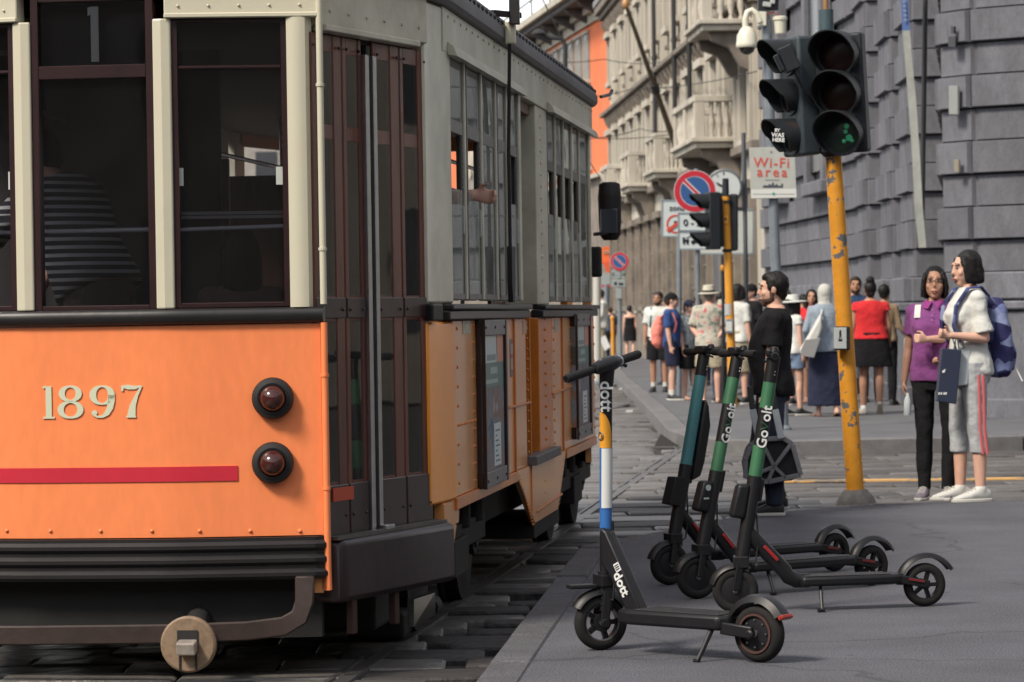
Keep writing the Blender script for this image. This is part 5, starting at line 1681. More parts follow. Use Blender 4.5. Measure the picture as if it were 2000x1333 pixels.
# ---- three more scooters of another type
M_teal = mat('teal stem', (.055, .20, .215), .4, var=.08, scale=6)
M_green = mat('green stem', (.042, .155, .075), .45, var=.12, scale=8)
def es_scooter(pf, pr, label, kind, zb, tilt, text_on, box):
    pf, pr = V(pf), V(pr)
    d = pr - pf; yaw = math.atan2(d.y, d.x); wb = d.length
    t = thing('electric_scooter', label, 'scooter', pf, yaw, 'rental scooters parked on the asphalt')
    inv = ROOTM[t.name].inverted()
    st = R(-14)
    r = .099
    wheel((0, 0, r), r, .048, st, t, solid=True, hub=.03)
    wheel((wb, 0, .095), .095, .044, 0, t, 5, hub=.02)
    b0, b1 = V((.025, 0, .20)), V((.025 + tilt * .9, 0, 1.10))
    ha = V((-math.sin(st), math.cos(st), 0)); hh = V((math.cos(st), math.sin(st), 0))
    mb = MB()
    for s in (-1, 1):
        mb.beam(V((0, 0, r)) + ha * s * .036, b0 + ha * s * .030 + V((0, 0, .02)), .014, .034)
    mb.obox(b0 + V((0, 0, .02)), hh * .032, ha * .042, (0, 0, .025))
    mb.build('fork', M_sblk, t, bevel=.004)
    fender((0, 0, r), r + .008, .055, 55, 165, st, t, th=.006)
    q = [b0] + [b0.lerp(b1, (z - b0.z) / (b1.z - b0.z)) for z in zb] + [b1]
    cols = [M_sblk] + ([M_teal, M_sblk] if kind == 'teal' else [M_green, M_sblk, M_green, M_sblk])
    for i in range(len(q) - 1):
        MB().tube([q[i], q[i + 1]], .0285 if i else .031, 18).build('stem', cols[i], t, smooth=40)
    sd = (b1 - b0).normalized()
    if text_on:
        m_ = q[2].lerp(q[3], .5)
        o_ = V((0, -.0298, 0))
        tx = sd; ty = V((-sd.z, 0, sd.x))
        text('Go', .062, M_lett, t, m_ - sd * .052 + o_, tx, ty, bold=.0009, depth=.004)
        text('olt', .062, M_lett, t, m_ + sd * .058 + o_, tx, ty, bold=.0009, depth=.004)
        mb = MB(); mb.tube([m_ + o_ + ty * .016 - sd * .012, m_ + o_ - ty * .014 + sd * .004, m_ + o_ + ty * .018 + sd * .020], .0022, 6)
        mb.build('lettering', mat('green lettering', (.05, .19, .08), .5), t)
    # handlebar turned, seen from its end
    bd = ha
    c = b1 + V((-.002, 0, .0))
    MB().tube([c - bd * .21, c + bd * .21], .0115, 12).build('handlebar', M_sblk, t, smooth=40)
    for s in (-1, 1):
        MB().tube([c + bd * s * .21, c + bd * s * .20, c + bd * s * .10, c + bd * s * .09], [.014, .018, .0165, .013], 14).build('grip', M_sgrip, t, smooth=40)
    mb = MB(); mb.obox(c + V((-.005, 0, .012)), hh * .028, bd * .05, (0, 0, .018)); mb.build('display', M_sblk, t, bevel=.01, segs=3, smooth=50)
    mb = MB(); mb.tube([c - bd * .07 + V((0, 0, -.004)), c - bd * .09 + V((-.035, 0, -.012)), c - bd * .16 + V((-.04, 0, -.022))], .005, 8); mb.build('brake_lever', M_sblk, t, smooth=50)
    mb = MB(); mb.lathe([(.001, .022), (.014, .018), (.019, 0), (.001, -.002)], c - bd * .075 + V((0, 0, .018)), (0, 0, 1), 14, caps=False); mb.build('bell', M_sblk, t, smooth=50)
    # dots on the black upper stem
    mb = MB()
    for k in (0, 1):
        mb.ell(q[-2].lerp(q[-1], .28 + .12 * k) + V((.008, -.0285, 0)), (.0035, .002, .0035), 8, 5)
    mb.build('stem_screws', M_alu, t, kind='stuff')
    # neck, deck
    n0 = b0.lerp(b1, .13)
    pts = [n0 + V((.01, 0, .03)), n0.lerp(V((.25, 0, .135)), .85) + V((0, 0, .012)), V((.235, 0, .150)), V((.27, 0, .132)), V((.33, 0, .130))]
    nb_ = MB().tube(pts, [.026, .026, .026, .025, .024], 12, flat=1.3, up=(0, 1, 0)).build('neck', M_sblk, t, smooth=50)
    nd_ = (pts[1] - pts[0]).normalized(); nu = V((-nd_.z, 0, nd_.x))
    mb = MB(); mb.obox(pts[0].lerp(pts[1], .56) + V((0, -.030, 0)) + nu * .006, nd_ * .043, (0, .004, 0), nu * .007); mb.build('reflector', M_refr, nb_, bevel=.002)
    mb = MB()
    mb.prism([V((.28, -.07, .108)), V((wb - .16, -.075, .108)), V((wb - .10, -.035, .108)), V((wb - .10, .035, .108)), V((wb - .16, .075, .108)), V((.28, .07, .108))], (0, 0, .042))
    dk = mb.build('deck', M_sblk, t, bevel=.012, smooth=40)
    mb = MB(); mb.box((.30, -.062, .1502), (wb - .17, .062, .1535)); mb.build('grip_mat', M_deck, dk, bevel=.002)
    mb = MB()
    for s in (-1, 1):
        mb.beam((wb - .13, s * .040, .128), (wb + .012, s * .034, .098), .015, .036)
    mb.build('rear_arm', M_sblk, t, bevel=.005, smooth=40)
    mb = MB(); mb.obox((wb - .05, -.0485, .120), V((.035, 0, -.006)), (0, .002, 0), (0, 0, .005)); mb.build('reflector', mat('dull red reflector', (.16, .02, .022), .4), t)
    fender((wb, 0, .095), .118, .058, 28, 178, 0, t, th=.007, tail=.16, name='rear_fender')
    mb = MB(); mb.tube([(.37, -.03, .12), (.355, -.10, .012)], [.009, .008], 8); mb.tube([(.335, -.105, .010), (.365, -.10, .010)], .008, 8); mb.build('kickstand', M_sblk, t, smooth=40)
    MB().tube([b0.lerp(b1, .25) + V((.03, -.01, 0)), b0 + V((.075, -.02, .10)), b0 + V((.06, -.02, .02)), b0 + V((.02, -.02, 0))], .004, 6).build('cable', M_rub, t, smooth=60)
    # battery pack behind / lock in front
    if box == 'pack':
        a_, b_ = b0.lerp(b1, .33), b0.lerp(b1, .76)
        mb = MB(); nrm = V((sd.z, 0, -sd.x))
        pr_ = [a_ + nrm * .03, a_ + nrm * .075 + sd * .03, a_ + nrm * .085 + sd * .10, b_ + nrm * .085 - sd * .12, b_ + nrm * .055 - sd * .03, b_ + nrm * .028]
        mb.prism([p + V((0, -.038, 0)) for p in pr_], (0, .076, 0)); mb.build('battery_pack', M_sblk, t, bevel=.012, segs=3, smooth=50)
        lo_, hi_ = .185, .34
    else:
        lo_, hi_ = box
    a_, b_ = b0.lerp(b1, lo_), b0.lerp(b1, hi_)
    nrm = V((-sd.z, 0, sd.x))
    mb = MB()
    mb.prism([p + V((0, -.032, 0)) for p in (a_ + nrm * .02, b_ + nrm * .02, b_ + nrm * .075 - sd * .01, a_ + nrm * .085)], (0, .064, 0))
    lk = mb.build('lock_box', M_sblk, t, bevel=.016 if box != 'pack' else .004, segs=4, smooth=50)
    if text_on == 2:
        mb = MB(); mb.lathe([(.001, 0), (.014, 0), (.014, .002), (.001, .002)], a_.lerp(b_, .75) + nrm * .05 + V((0, -.032, 0)), (0, -1, 0), 16, caps=False); mb.obox(a_.lerp(b_, .42) + nrm * .05 + V((0, -.033, 0)), (.014, 0, 0), (0, .001, 0), (0, 0, .004))
        mb.build('lock_print', mat('pale print', (.40, .48, .46), .5), lk)
    mb = MB(); mb.obox(b0.lerp(b1, .36) + V((.034, 0, 0)), (.010, 0, 0), (0, .016, 0), sd * .05); mb.build('fold_latch', M_sblk, t, bevel=.005, smooth=40)
    return t
def mid_es(front, rear):
    return G(*front), G(*rear)
a, b = mid_es((1308, 1143), (1630, 1116))
es_scooter(a, b, 'electric scooter with an all teal stem and black battery pack, farthest of the row', 'teal', (.565, .985), .235, 0, 'pack')
a, b = mid_es((1362, 1170), (1702, 1144))
es_scooter(a, b, 'electric scooter with green bands, in the middle between the teal one and another', 'green', (.57, .70, .87, .99), .245, 2, (.20, .36))
a, b = mid_es((1437, 1198), (1806, 1185))
es_scooter(a, b, 'electric scooter with green bands standing in front of the man with the case', 'green', (.585, .715, .875, .985), .180, 1, (.22, .39))
# ================================================================== PEOPLE
def skin(k, c):
    return mat('skin ' + k, c, .5, var=.10, scale=14, spec=.4)
SK_L = skin('light', (.64, .38, .285)); SK_M = skin('medium', (.48, .265, .18)); SK_T = skin('tan', (.40, .205, .13)); SK_D = skin('brown', (.20, .095, .06))
def hairm(k, c):
    return mat('hair ' + k, c, .55, spec=.3, var=.35, scale=30, stretch=(1, 1, .15), bump=.5, bscale=90, bdist=.006)
H_BK = hairm('black', (.010, .0085, .0085)); H_BR = hairm('brown', (.04, .024, .016)); H_GY = hairm('grey', (.2, .18, .16))
def cloth(k, c, **kw):
    a = dict(var=.16, scale=8, bump=.75, bscale=11, bdist=.022, spec=.15, sheen=.08)
    a.update(kw)
    return mat('cloth ' + k, c, .88, **a)
M_eye = mat('eye white', (.30, .27, .25), .4); M_iris = mat('iris', (.02, .014, .012), .2); M_lip = mat('lips', (.36, .13, .10), .45)
M_brow = mat('brow', (.02, .016, .014), .8)
def loft(mb, rings, n=20, e=2.4):
    rs = []
    for c, ax, ay in rings:
        c, ax, ay = V(c), V(ax), V(ay)
        r = []
        for i in range(n):
            t = 2 * math.pi * i / n
            cs, sn = math.cos(t), math.sin(t)
            f = (abs(cs) ** e + abs(sn) ** e) ** (-1 / e)
            r.append(c + ax * cs * f + ay * sn * f)
        rs.append(r)
    mb.rings(rs)
    return mb
class Person:
    pass
def person(label, pos, rot, h, sk=SK_L, sex='m', vox=.011, detail=0, arms=None, legs=None, lean=0, sway=0, head=(0, 0), belly=0, wide=1.0,
           top=None, bottom=None, shoes=None, hair=None, group=None, eyes=None):
    """a standing figure 1.7 units tall before scaling, facing local +y, right hand at +x"""
    K = h / 1.7
    P = Person()
    root = thing('person', label, 'person', pos, rot, group, K)
    P.root = root
    m = sex == 'm'
    sw = (.175 if m else .150) * wide
    hw = (.088 if m else .090)
    legs = legs or {}
    # legs first: find how high the pelvis rides
    tl, sl = .43, .42
    J = {}
    low = 9
    for s, k in ((-1, 'l'), (1, 'r')):
        th, sh = legs.get(k, ((s * .03, .0, -1), (0, -.02, -1)))[:2]
        hip = V((s * hw, 0, 0))
        kn = hip + V(th).normalized() * tl
        an = kn + V(sh).normalized() * sl
        J[k] = [hip, kn, an]
        low = min(low, an.z)
    oz = .075 - low
    off = V((0, 0, oz))
    for k in J:
        J[k] = [p + off for p in J[k]]
    pel = V((0, 0, oz))                    # hip height; standing about .925
    RL = Matrix.Rotation(R(-lean), 3, 'X') @ Matrix.Rotation(R(sway), 3, 'Y')
    def T(x, y, z):                        # torso point given at standing height
        v = V((x, y, z - .925))
        return pel + (RL @ v if z > .925 else v)
    def Tv(x, y, z):
        return RL @ V((x, y, z))
    def trings(infl, lo, hi, ease=0.0):
        if m:
            prof = [(.80, .150, .100, -.01), (.88, .166, .112, -.01), (.95, .168, .116, -.008), (1.03, .158, .110 + belly * .5, belly * .5), (1.12, .155, .110 + belly, belly), (1.22, .168, .120 + belly * .6, belly * .6), (1.31, .182, .122, .0), (1.37, .182, .108, -.012), (1.41, .150, .085, -.018), (1.445, .085, .066, -.018), (1.47, .062, .060, -.012)]
        else:
            prof = [(.80, .150, .100, -.012), (.88, .172, .118, -.02), (.95, .168, .115, -.015), (1.03, .142, .098 + belly * .5, belly * .5), (1.12, .132, .094 + belly, belly), (1.20, .142, .105 + belly * .4, .008 + belly * .4), (1.27, .152, .120, .018), (1.34, .155, .105, .0), (1.39, .135, .080, -.012), (1.435, .075, .058, -.015), (1.47, .052, .052, -.01)]
        out = []
        def at(z):
            for a, b in zip(prof, prof[1:]):
                if a[0] <= z <= b[0]:
                    t = (z - a[0]) / (b[0] - a[0])
                    return [a[i] + (b[i] - a[i]) * t for i in range(4)]
            return list(prof[0] if z < prof[0][0] else prof[-1])
        zs = [lo] + [p[0] for p in prof if lo + .015 < p[0] < hi - .015] + [hi]
        for z in zs:
            q = at(z)
            wx, wy = q[1] * wide + infl, q[2] + infl
            if ease and z < 1.15:
                f = min(1, (1.15 - z) / .25) * ease
                wx = wx * (1 - f) + max(wx, (.175 if m else .165) * wide + infl) * f
                wy = wy * (1 - f) + max(wy, .122 + belly * .8 + infl) * f
            out.append((T(0, q[3], z), Tv(wx, 0, 0), Tv(0, wy, 0)))
        return out
    P.T = T
    arms = arms or {}
    ar = 1.0 if m else .82
    for s, k in ((-1, 'L'), (1, 'R')):
        a = arms.get(k, ((s * .13, -.02, -1), (s * .06, .14, -1)))
        S = T(s * sw, -.012, 1.375)
        E = S + V(a[0]).normalized() * .275
        Wr = E + V(a[1]).normalized() * .245
        J[k] = [S, E, Wr, V(a[2]).normalized() if len(a) > 2 else V(a[1]).normalized(), a[3] if len(a) > 3 else .35, a[4] if len(a) > 4 else None]
    P.J = J
    # ---- body: one skin
    b = MB()
    loft(b, trings(0, .82, 1.47))
    if not m:
        for s in (-1, 1):
            b.ell(T(s * .072, .085, 1.255), (.062, .055, .062), 12, 8)
    hy, hp = head
    RH = RL @ Matrix.Rotation(R(hy), 3, 'Z') @ Matrix.Rotation(R(hp), 3, 'X')
    nb = T(0, -.012, 1.455)
    hc = nb + RL @ V((0, .022, .125))
    b.cap(nb - Tv(0, 0, .05), nb + RL @ V((0, .012, .07)), .056 if m else .045, .052 if m else .043, 14)
    def Hd(x, y, z):
        return hc + RH @ V((x, y, z))
    P.Hd = Hd; P.RH = RH; P.hc = hc
    b.ell(Hd(0, -.012, .022), (.074, .092, .092), 20, 12, RH)
    b.ell(Hd(0, .022, -.03), (.066, .070, .082), 18, 12, RH)
    b.ell(Hd(0, .052, -.088), (.032, .034, .028), 12, 8, RH)
    b.ell(Hd(0, .064, -.01), (.046, .026, .06), 12, 8, RH)
    b.rings([[Hd(x * w, y, z) for x, y, z in ((-1, 0, 0), (0, 0, 0), (1, 0, 0))] for w in (1,)] and
            [[Hd(-.006, .080, .030), Hd(0, .094, .030), Hd(.006, .080, .030), Hd(0, .070, .030)],
             [Hd(-.010, .086, .0), Hd(0, .108, .0), Hd(.010, .086, .0), Hd(0, .074, .0)],
             [Hd(-.018, .084, -.020), Hd(0, .118, -.018), Hd(.018, .084, -.020), Hd(0, .075, -.02)],
             [Hd(-.014, .082, -.032), Hd(0, .104, -.032), Hd(.014, .082, -.032), Hd(0, .075, -.032)]])
    for s in (-1, 1):
        b.ell(Hd(s * .028, .078, .040), (.024, .014, .010), 10, 6, RH)          # brow ridge
        b.ell(Hd(s * .040, .062, -.022), (.022, .022, .022), 10, 6, RH)          # cheek
        b.ell(Hd(s * .076, -.006, -.002), (.010, .020, .031), 10, 8, RH)         # ear
    b.ell(Hd(0, .087, -.056), (.024, .012, .008), 10, 6, RH)
    b.ell(Hd(0, .084, -.068), (.020, .012, .008), 10, 6, RH)
    for k in ('L', 'R'):
        S, E, Wr, hd, curl, palm = J[k]
        s = -1 if k == 'L' else 1
        b.cap(T(s * sw * .6, -.012, 1.36), S, .055 * ar, .056 * ar, 12)
        b.cap(S, E, .052 * ar, .041 * ar, 14)
        mdf = E.lerp(Wr, .3)
        b.cap(E, mdf, .040 * ar, .042 * ar, 14); b.cap(mdf, Wr, .042 * ar, .027 * ar, 14)
        # hand: palm and five fingers
        hs = .95 if m else .86
        px_ = V(palm).normalized() if palm else V((0, 1, 0))         # the side the thumb is on
        px_ = (px_ - hd * px_.dot(hd)); px_ = px_.normalized() if px_.length > .1 else hd.orthogonal().normalized()
        nrm = hd.cross(px_) * (1 if s > 0 else -1)                   # out of the palm
        nrm = -nrm if nrm.dot(V((-s, 0, 0))) < 0 and not palm else nrm
        pc = Wr + hd * .048 * hs
        loft(b, [(Wr - hd * .01, px_ * .024 * hs, nrm * .019 * hs), (Wr + hd * .02 * hs, px_ * .032 * hs, nrm * .018 * hs), (Wr + hd * .06 * hs, px_ * .040 * hs, nrm * .015 * hs), (Wr + hd * .088 * hs, px_ * .039 * hs, nrm * .012 * hs)], 12, 2.2)
        for fi, (o_, ln_) in enumerate(((.029, .072), (.010, .080), (-.010, .074), (-.028, .058))):
            q0 = Wr + hd * .080 * hs + px_ * o_ * hs
            d = hd.copy(); pts = [q0]
            for seg in range(3):
                d = Matrix.Rotation(-curl * (.8 if seg == 0 else 1.15), 3, nrm.cross(hd)) @ d if False else (d * math.cos(curl * (.7 + .35 * seg)) + nrm * math.sin(curl * (.7 + .35 * seg))).normalized() if seg == 0 else (Matrix.Rotation(curl * 1.1, 3, hd.cross(nrm)) @ d)
                pts.append(pts[-1] + d * ln_ * hs * (.45, .32, .23)[seg])
            b.tube(pts, [.0098 * hs, .0092 * hs, .0085 * hs, .0065 * hs], 8)
        tq = Wr + hd * .022 * hs + px_ * .026 * hs
        t1 = tq + (hd * .6 + px_ * .75 + nrm * .35).normalized() * .038 * hs
        t2 = t1 + (hd * .9 + px_ * .15 + nrm * (.35 + curl * .4)).normalized() * .040 * hs
        b.tube([tq - px_ * .01, t1, t2], [.0145 * hs, .0115 * hs, .0085 * hs], 8)
    lr = 1.0 if m else .95
    fdir = {}
    for k in ('l', 'r'):
        hip, kn, an = J[k]
        s = -1 if k == 'l' else 1
        b.cap(hip + V((0, 0, -.01)), kn, .088 * lr, .056 * lr, 14)
        mdc = kn.lerp(an, .30) + V((0, -.012, 0))
        b.cap(kn, mdc, .052 * lr, .055 * lr, 14); b.cap(mdc, an, .055 * lr, .036 * lr, 14)
        L = legs.get(k, ())
        yaw_ = L[2] if len(L) > 2 else s * -6
        pit = L[3] if len(L) > 3 else 0
        f = V((-math.sin(R(yaw_)) * math.cos(R(pit)), math.cos(R(yaw_)) * math.cos(R(pit)), -math.sin(R(pit))))
        side = f.cross(V((0, 0, 1))).normalized(); up = side.cross(f)
        fdir[k] = (f, side, up)
        if shoes is None or shoes[0] == 'sandal':
            loft(b, [(an + up * -.045 + f * -.05, side * .024, up * .026), (an + up * -.03 + f * -.02, side * .032, up * .042), (an + up * -.045 + f * .06, side * .040, up * .026), (an + up * -.058 + f * .13, side * .044, up * .014), (an + up * -.060 + f * .165, side * .034, up * .010)], 12)
    body = b.build('body', sk, root, fix=False)
    remesh(body, vox * (.62 if detail else 1), 2 if detail else 2, fac=.5)
    # ---- face
    if detail:
        for s in (-1, 1):
            mb = MB(); mb.ell(Hd(s * .029, .0835, .018), (.0135, .0075, .0075), 12, 8, RH)
            ey = mb.build('eye', M_eye, root, smooth=60)
            mb = MB(); mb.ell(Hd(s * .029 + .002 * (hy > 0) - .002 * (hy < 0), .0885, .018), (.0062, .0035, .0066), 10, 6, RH); mb.build('iris', M_iris, ey, smooth=60)
            mb = MB(); mb.tube([Hd(s * .015, .089, .026), Hd(s * .029, .0895, .0268), Hd(s * .043, .081, .020)], [.0012, .0018, .0012], 6); mb.build('eyelid', M_brow if not m else skin('lid', (.34, .18, .13)), ey, smooth=60)
            mb = MB(); mb.tube([Hd(s * .012, .0915, .043), Hd(s * .03, .0915, .0485), Hd(s * .050, .079, .043)], [.0030 if m else .0014, .0032 if m else .0016, .0010], 6, flat=.5); mb.build('eyebrow', M_brow, root, smooth=60)
        mb = MB(); mb.tube([Hd(-.022, .092, -.061), Hd(-.008, .102, -.055), Hd(0, .102, -.057), Hd(.008, .102, -.055), Hd(.022, .092, -.061)], [.003, .0055, .005, .0055, .003], 8)
        mb.tube([Hd(-.020, .092, -.063), Hd(0, .100, -.069), Hd(.020, .092, -.063)], [.003, .0062, .003], 8)
        mb.build('lips', M_lip, root, smooth=60)
    elif eyes:
        for s in (-1, 1):
            mb = MB(); mb.ell(Hd(s * .029, .084, .020), (.013, .008, .007), 8, 6, RH); mb.build('eye', M_iris, root, smooth=60)
        mb = MB(); mb.ell(Hd(0, .096, -.062), (.022, .008, .007), 8, 6, RH); mb.build('lips', M_lip, root, smooth=60)
    # ---- clothes
    cv = vox * (.8 if detail else 1.05)
    fold = .017 if detail else .016
    if top:
        c = MB()
        lo = top.get('lo', .90); hi = top.get('hi', 1.452)
        loft(c, trings(top.get('infl', .012), lo, hi, top.get('ease', .7)), 24)
        if not m:
            for s in (-1, 1):
                c.ell(T(s * .070, .082, 1.25), (.076, .066, .076), 14, 10)
        sl_ = top.get('sleeve', .75)
        for s, k in ((-1, 'L'), (1, 'R')):
            S, E, Wr = J[k][:3]
            if sl_ > 0:
                c.cap(T(s * sw * .55, -.012, 1.365), S, .064 * ar + .008, .066 * ar + .006, 14)
                if sl_ <= 1:
                    q = S.lerp(E, sl_)
                    c.tube([S, S.lerp(E, sl_ * .5), q], [.068 * ar, .066 * ar, .068 * ar + top.get('flare', .004)], 16)
                else:
                    q = E.lerp(Wr, sl_ - 1)
                    c.tube([S, S.lerp(E, .5), E, E.lerp(Wr, (sl_ - 1) * .5), q], [.066 * ar, .060 * ar, .056 * ar, .050 * ar, .044 * ar], 16)
        if top.get('straps'):
            for s in (-1, 1):
                c.tube([T(s * .075, .095, hi - .02), T(s * .085, .05, 1.40), T(s * .085, -.05, 1.40), T(s * .075, -.085, hi - .02)], .012, 6)
        o = c.build(top.get('name', 'shirt'), top['mat'], root, fix=False)
        remesh(o, cv, 3, fold, .13)
        P.top = o
    if bottom:
        c = MB()
        ty = bottom['type']
        if ty in ('trousers', 'shorts'):
            f_ = bottom.get('len', 1.0)
            ls = bottom.get('loose', .012)
            loft(c, trings(.010, .80, 1.0), 20)
            for k in ('l', 'r'):
                hip, kn, an = J[k]
                if f_ <= .5:
                    q = hip.lerp(kn, f_ * 2)
                    c.tube([hip + V((0, 0, .02)), hip.lerp(q, .5), q], [.094 * lr + ls * .5, .088 * lr + ls, .080 * lr + ls * 1.3], 16)
                else:
                    q = kn.lerp(an, min(1.06, (f_ - .5) * 2))
                    c.tube([hip + V((0, 0, .02)), hip.lerp(kn, .5), kn, kn.lerp(q, .4) + V((0, -.008, 0)), q], [.094 * lr + ls * .4, .078 * lr + ls * .7, .060 * lr + ls, .058 * lr + ls, (.044 if f_ > .8 else .056) * lr + ls * bottom.get('hem', 1)], 16)
            o = c.build('shorts' if f_ < .7 else 'trousers', bottom['mat'], root, fix=False)
        else:
            z1 = bottom.get('top', 1.04); z0 = bottom.get('hem', .5); w0 = bottom.get('w0', .20); d0_ = bottom.get('d0', .15)
            rr = []
            for i in range(7):
                t = i / 6
                z = z1 + (z0 - z1) * t
                wb_ = (.150 if z > 1.0 else .172) * wide
                wx = wb_ + .014 + (w0 * wide - wb_ - .014) * t ** 1.2
                wy = .134 + (d0_ - .134) * t
                rr.append((T(0, -.008, z) if z > .925 else V((0, -.008 + .5 * (J['l'][1].y + J['r'][1].y) * t, z + oz - .925)), V((wx, 0, 0)), V((0, wy, 0))))
            loft(c, rr, 24, 2.1)
            o = c.build('skirt', bottom['mat'], root, fix=False)
        remesh(o, cv, 2, fold * .9, .11)
        P.bottom = o
    if shoes:
        kind_, sm_, so_ = shoes[:3]
        for k in ('l', 'r'):
            an = J[k][2]; f, side, up = fdir[k]
            if kind_ == 'sandal':
                mb = MB()
                base = an + up * -.072
                loft(mb, [(base + f * -.065, side * .028, up * .007), (base + f * .0, side * .036, up * .007), (base + f * .11, side * .047, up * .007), (base + f * .175, side * .036, up * .007)], 14)
                for q in (.02, .10):
                    mb.tube([base + f * q - side * .042, base + f * q + up * (.052 - q * .22) - side * .025, base + f * (q + .01) + up * (.056 - q * .22) + side * .02, base + f * q + side * .042], .008, 6)
                mb.build('sandal', sm_, root, smooth=50)
                continue
            mb = MB()
            loft(mb, [(an + up * -.030 + f * -.068, side * .026, up * .034), (an + up * -.022 + f * -.03, side * .036, up * .050), (an + up * -.020 + f * .02, side * .040, up * .048), (an + up * -.036 + f * .09, side * .045, up * .032), (an + up * -.046 + f * .155, side * .043, up * .022), (an + up * -.052 + f * .20, side * .026, up * .012)], 14)
            mb.cap(an + up * -.01, an + up * (.05 if kind_ == 'high' else .015), .042, .043, 12)
            o = mb.build('shoe', sm_, root, fix=False)
            remesh(o, .008, 3)
            sl = MB()
            rs_ = []
            for zz in (-.075, -.052):
                rs_.append([an + up * zz + f * a + side * b_ for a, b_ in ((-.078, -.02), (-.06, -.034), (.02, -.040), (.10, -.050), (.17, -.042), (.215, -.016), (.215, .016), (.17, .042), (.10, .050), (.02, .040), (-.06, .034), (-.078, .02))])
            sl.rings(rs_).build('sole', so_, o, smooth=50, bevel=.005)
            if detail and kind_ == 'sneaker':
                lc = MB()
                for q in range(4):
                    p = an + up * (.012 - q * .011) + f * (.052 + q * .024)
                    lc.tube([p - side * .026, p + up * .009, p + side * .026], .0035, 6)
                lc.build('laces', so_, o, smooth=60)
            if len(shoes) > 3:
                sk_ = MB(); sk_.tube([an + up * -.01, an + up * .09], [.041, .044], 14); sk_.build('sock', shoes[3], root, smooth=50)
    # ---- hair
    if hair:
        st_, hm = hair[:2]
        mb = MB()
        if st_ in ('short', 'crop'):
            g_ = .010 if st_ == 'short' else .004
            mb.ell(Hd(0, -.026, .034), (.077 + g_, .086 + g_, .088 + g_), 18, 12, RH)
            mb.ell(Hd(0, .016, .090), (.058, .055, .026 + g_), 14, 9, RH)
            mb.ell(Hd(0, -.062, -.015), (.064, .045, .065), 14, 9, RH)
            for s in (-1, 1):
                mb.ell(Hd(s * .070, .012, .022), (.012, .018, .034), 8, 6, RH)
        elif st_ in ('bob', 'long'):
            dn = .10 if st_ == 'bob' else .20
            mb.ell(Hd(0, -.026, .034), (.088, .095, .096), 18, 12, RH)
            for s in (-1, 1):
                loft(mb, [(Hd(s * .058, .030, .080), RH @ V((.022, 0, 0)), RH @ V((0, .022, 0))), (Hd(s * .078, .022, .02), RH @ V((.020, 0, 0)), RH @ V((0, .042, 0))), (Hd(s * .084, .012, -.04), RH @ V((.020, 0, 0)), RH @ V((0, .052, 0))), (Hd(s * .082, .004, -dn), RH @ V((.020, 0, 0)), RH @ V((0, .052, 0)))], 12, 2)
            loft(mb, [(Hd(0, -.045, .06), RH @ V((.085, 0, 0)), RH @ V((0, .062, 0))), (Hd(0, -.058, -.02), RH @ V((.092, 0, 0)), RH @ V((0, .058, 0))), (Hd(0, -.060, -dn + .005), RH @ V((.092, 0, 0)), RH @ V((0, .050, 0))), (Hd(0, -.058, -dn - .012), RH @ V((.080, 0, 0)), RH @ V((0, .040, 0)))], 16, 2.2)
        elif st_ == 'bun':
            mb.ell(Hd(0, -.030, .030), (.082, .088, .092), 18, 12, RH)
            mb.ell(Hd(0, -.05, -.05), (.06, .05, .05), 12, 8, RH)
            mb.ell(Hd(0, -.060, .125), (.058, .056, .052), 14, 9, RH)
        elif st_ == 'tail':
            mb.ell(Hd(0, -.022, .030), (.082, .094, .090), 18, 12, RH)
            mb.tube([Hd(0, -.10, .05), Hd(0, -.14, 0), Hd(0, -.125, -.12), Hd(0, -.10, -.20)], [.03, .036, .032, .012], 10)
        elif st_ == 'hijab':
            mb.ell(Hd(0, -.02, .025), (.094, .108, .108), 18, 12, RH)
            loft(mb, [(Hd(0, -.02, -.01), RH @ V((.094, 0, 0)), RH @ V((0, .095, 0))), (T(0, -.01, 1.47), Tv(.085, 0, 0), Tv(0, .085, 0)), (T(0, -.015, 1.41), Tv(.12, 0, 0), Tv(0, .10, 0))], 18, 2.1)
        o = mb.build('headscarf' if st_ == 'hijab' else 'hair', hm, root, fix=False)
        remesh(o, .008 if detail else .010, 2, .010 if st_ != 'hijab' else .006, .035)
        if len(hair) > 2:                    # beard
            mb = MB()
            mb.ell(Hd(0, .026, -.068), (.063, .062, .040), 16, 10, RH); mb.ell(Hd(0, .058, -.092), (.034, .032, .026), 12, 8, RH)
            for s in (-1, 1):
                mb.ell(Hd(s * .061, .012, -.03), (.009, .02, .04), 8, 6, RH)
            mb.ell(Hd(0, .090, -.045), (.026, .008, .005), 10, 6, RH)
            o = mb.build('beard', hair[2], root, fix=False)
            remesh(o, .006, 1, .004, .02)
    P.W = lambda *a: ROOTM[root.name] @ V(a)
    return P
def cap_hat(P, m, name='cap', brim=.075, yaw=0, logo=None):
    RH = P.RH @ Matrix.Rotation(R(yaw), 3, 'Z')
    mb = MB()
    rs = []
    for i in range(7):
        a = math.pi / 2 * i / 6.3
        z = .03 + .105 * math.sin(a); r = math.cos(a)
        rs.append([P.hc + RH @ V((.090 * r * math.cos(t), -.014 + .106 * r * math.sin(t), z)) for t in [2 * math.pi * k / 20 for k in range(20)]])
    mb.rings(rs)
    o = mb.build(name, m, P.root, smooth=50)
    mb = MB()
    mb.rings([[P.hc + RH @ V((x, y, .036 + dz - .02 * ((y - .07) / .12))) for x, y in ((-.078, .03), (-.066, .10), (-.035, .10 + brim), (0, .11 + brim), (.035, .10 + brim), (.066, .10), (.078, .03))] for dz in (0, .008)]).build('brim', m, o, smooth=40)
    if logo:
        text(logo, .04, M_lett, o, P.hc + RH @ V((0, .094, .075)), RH @ V((-1, 0, 0)), RH @ V((0, -.5, 1)))
    return o
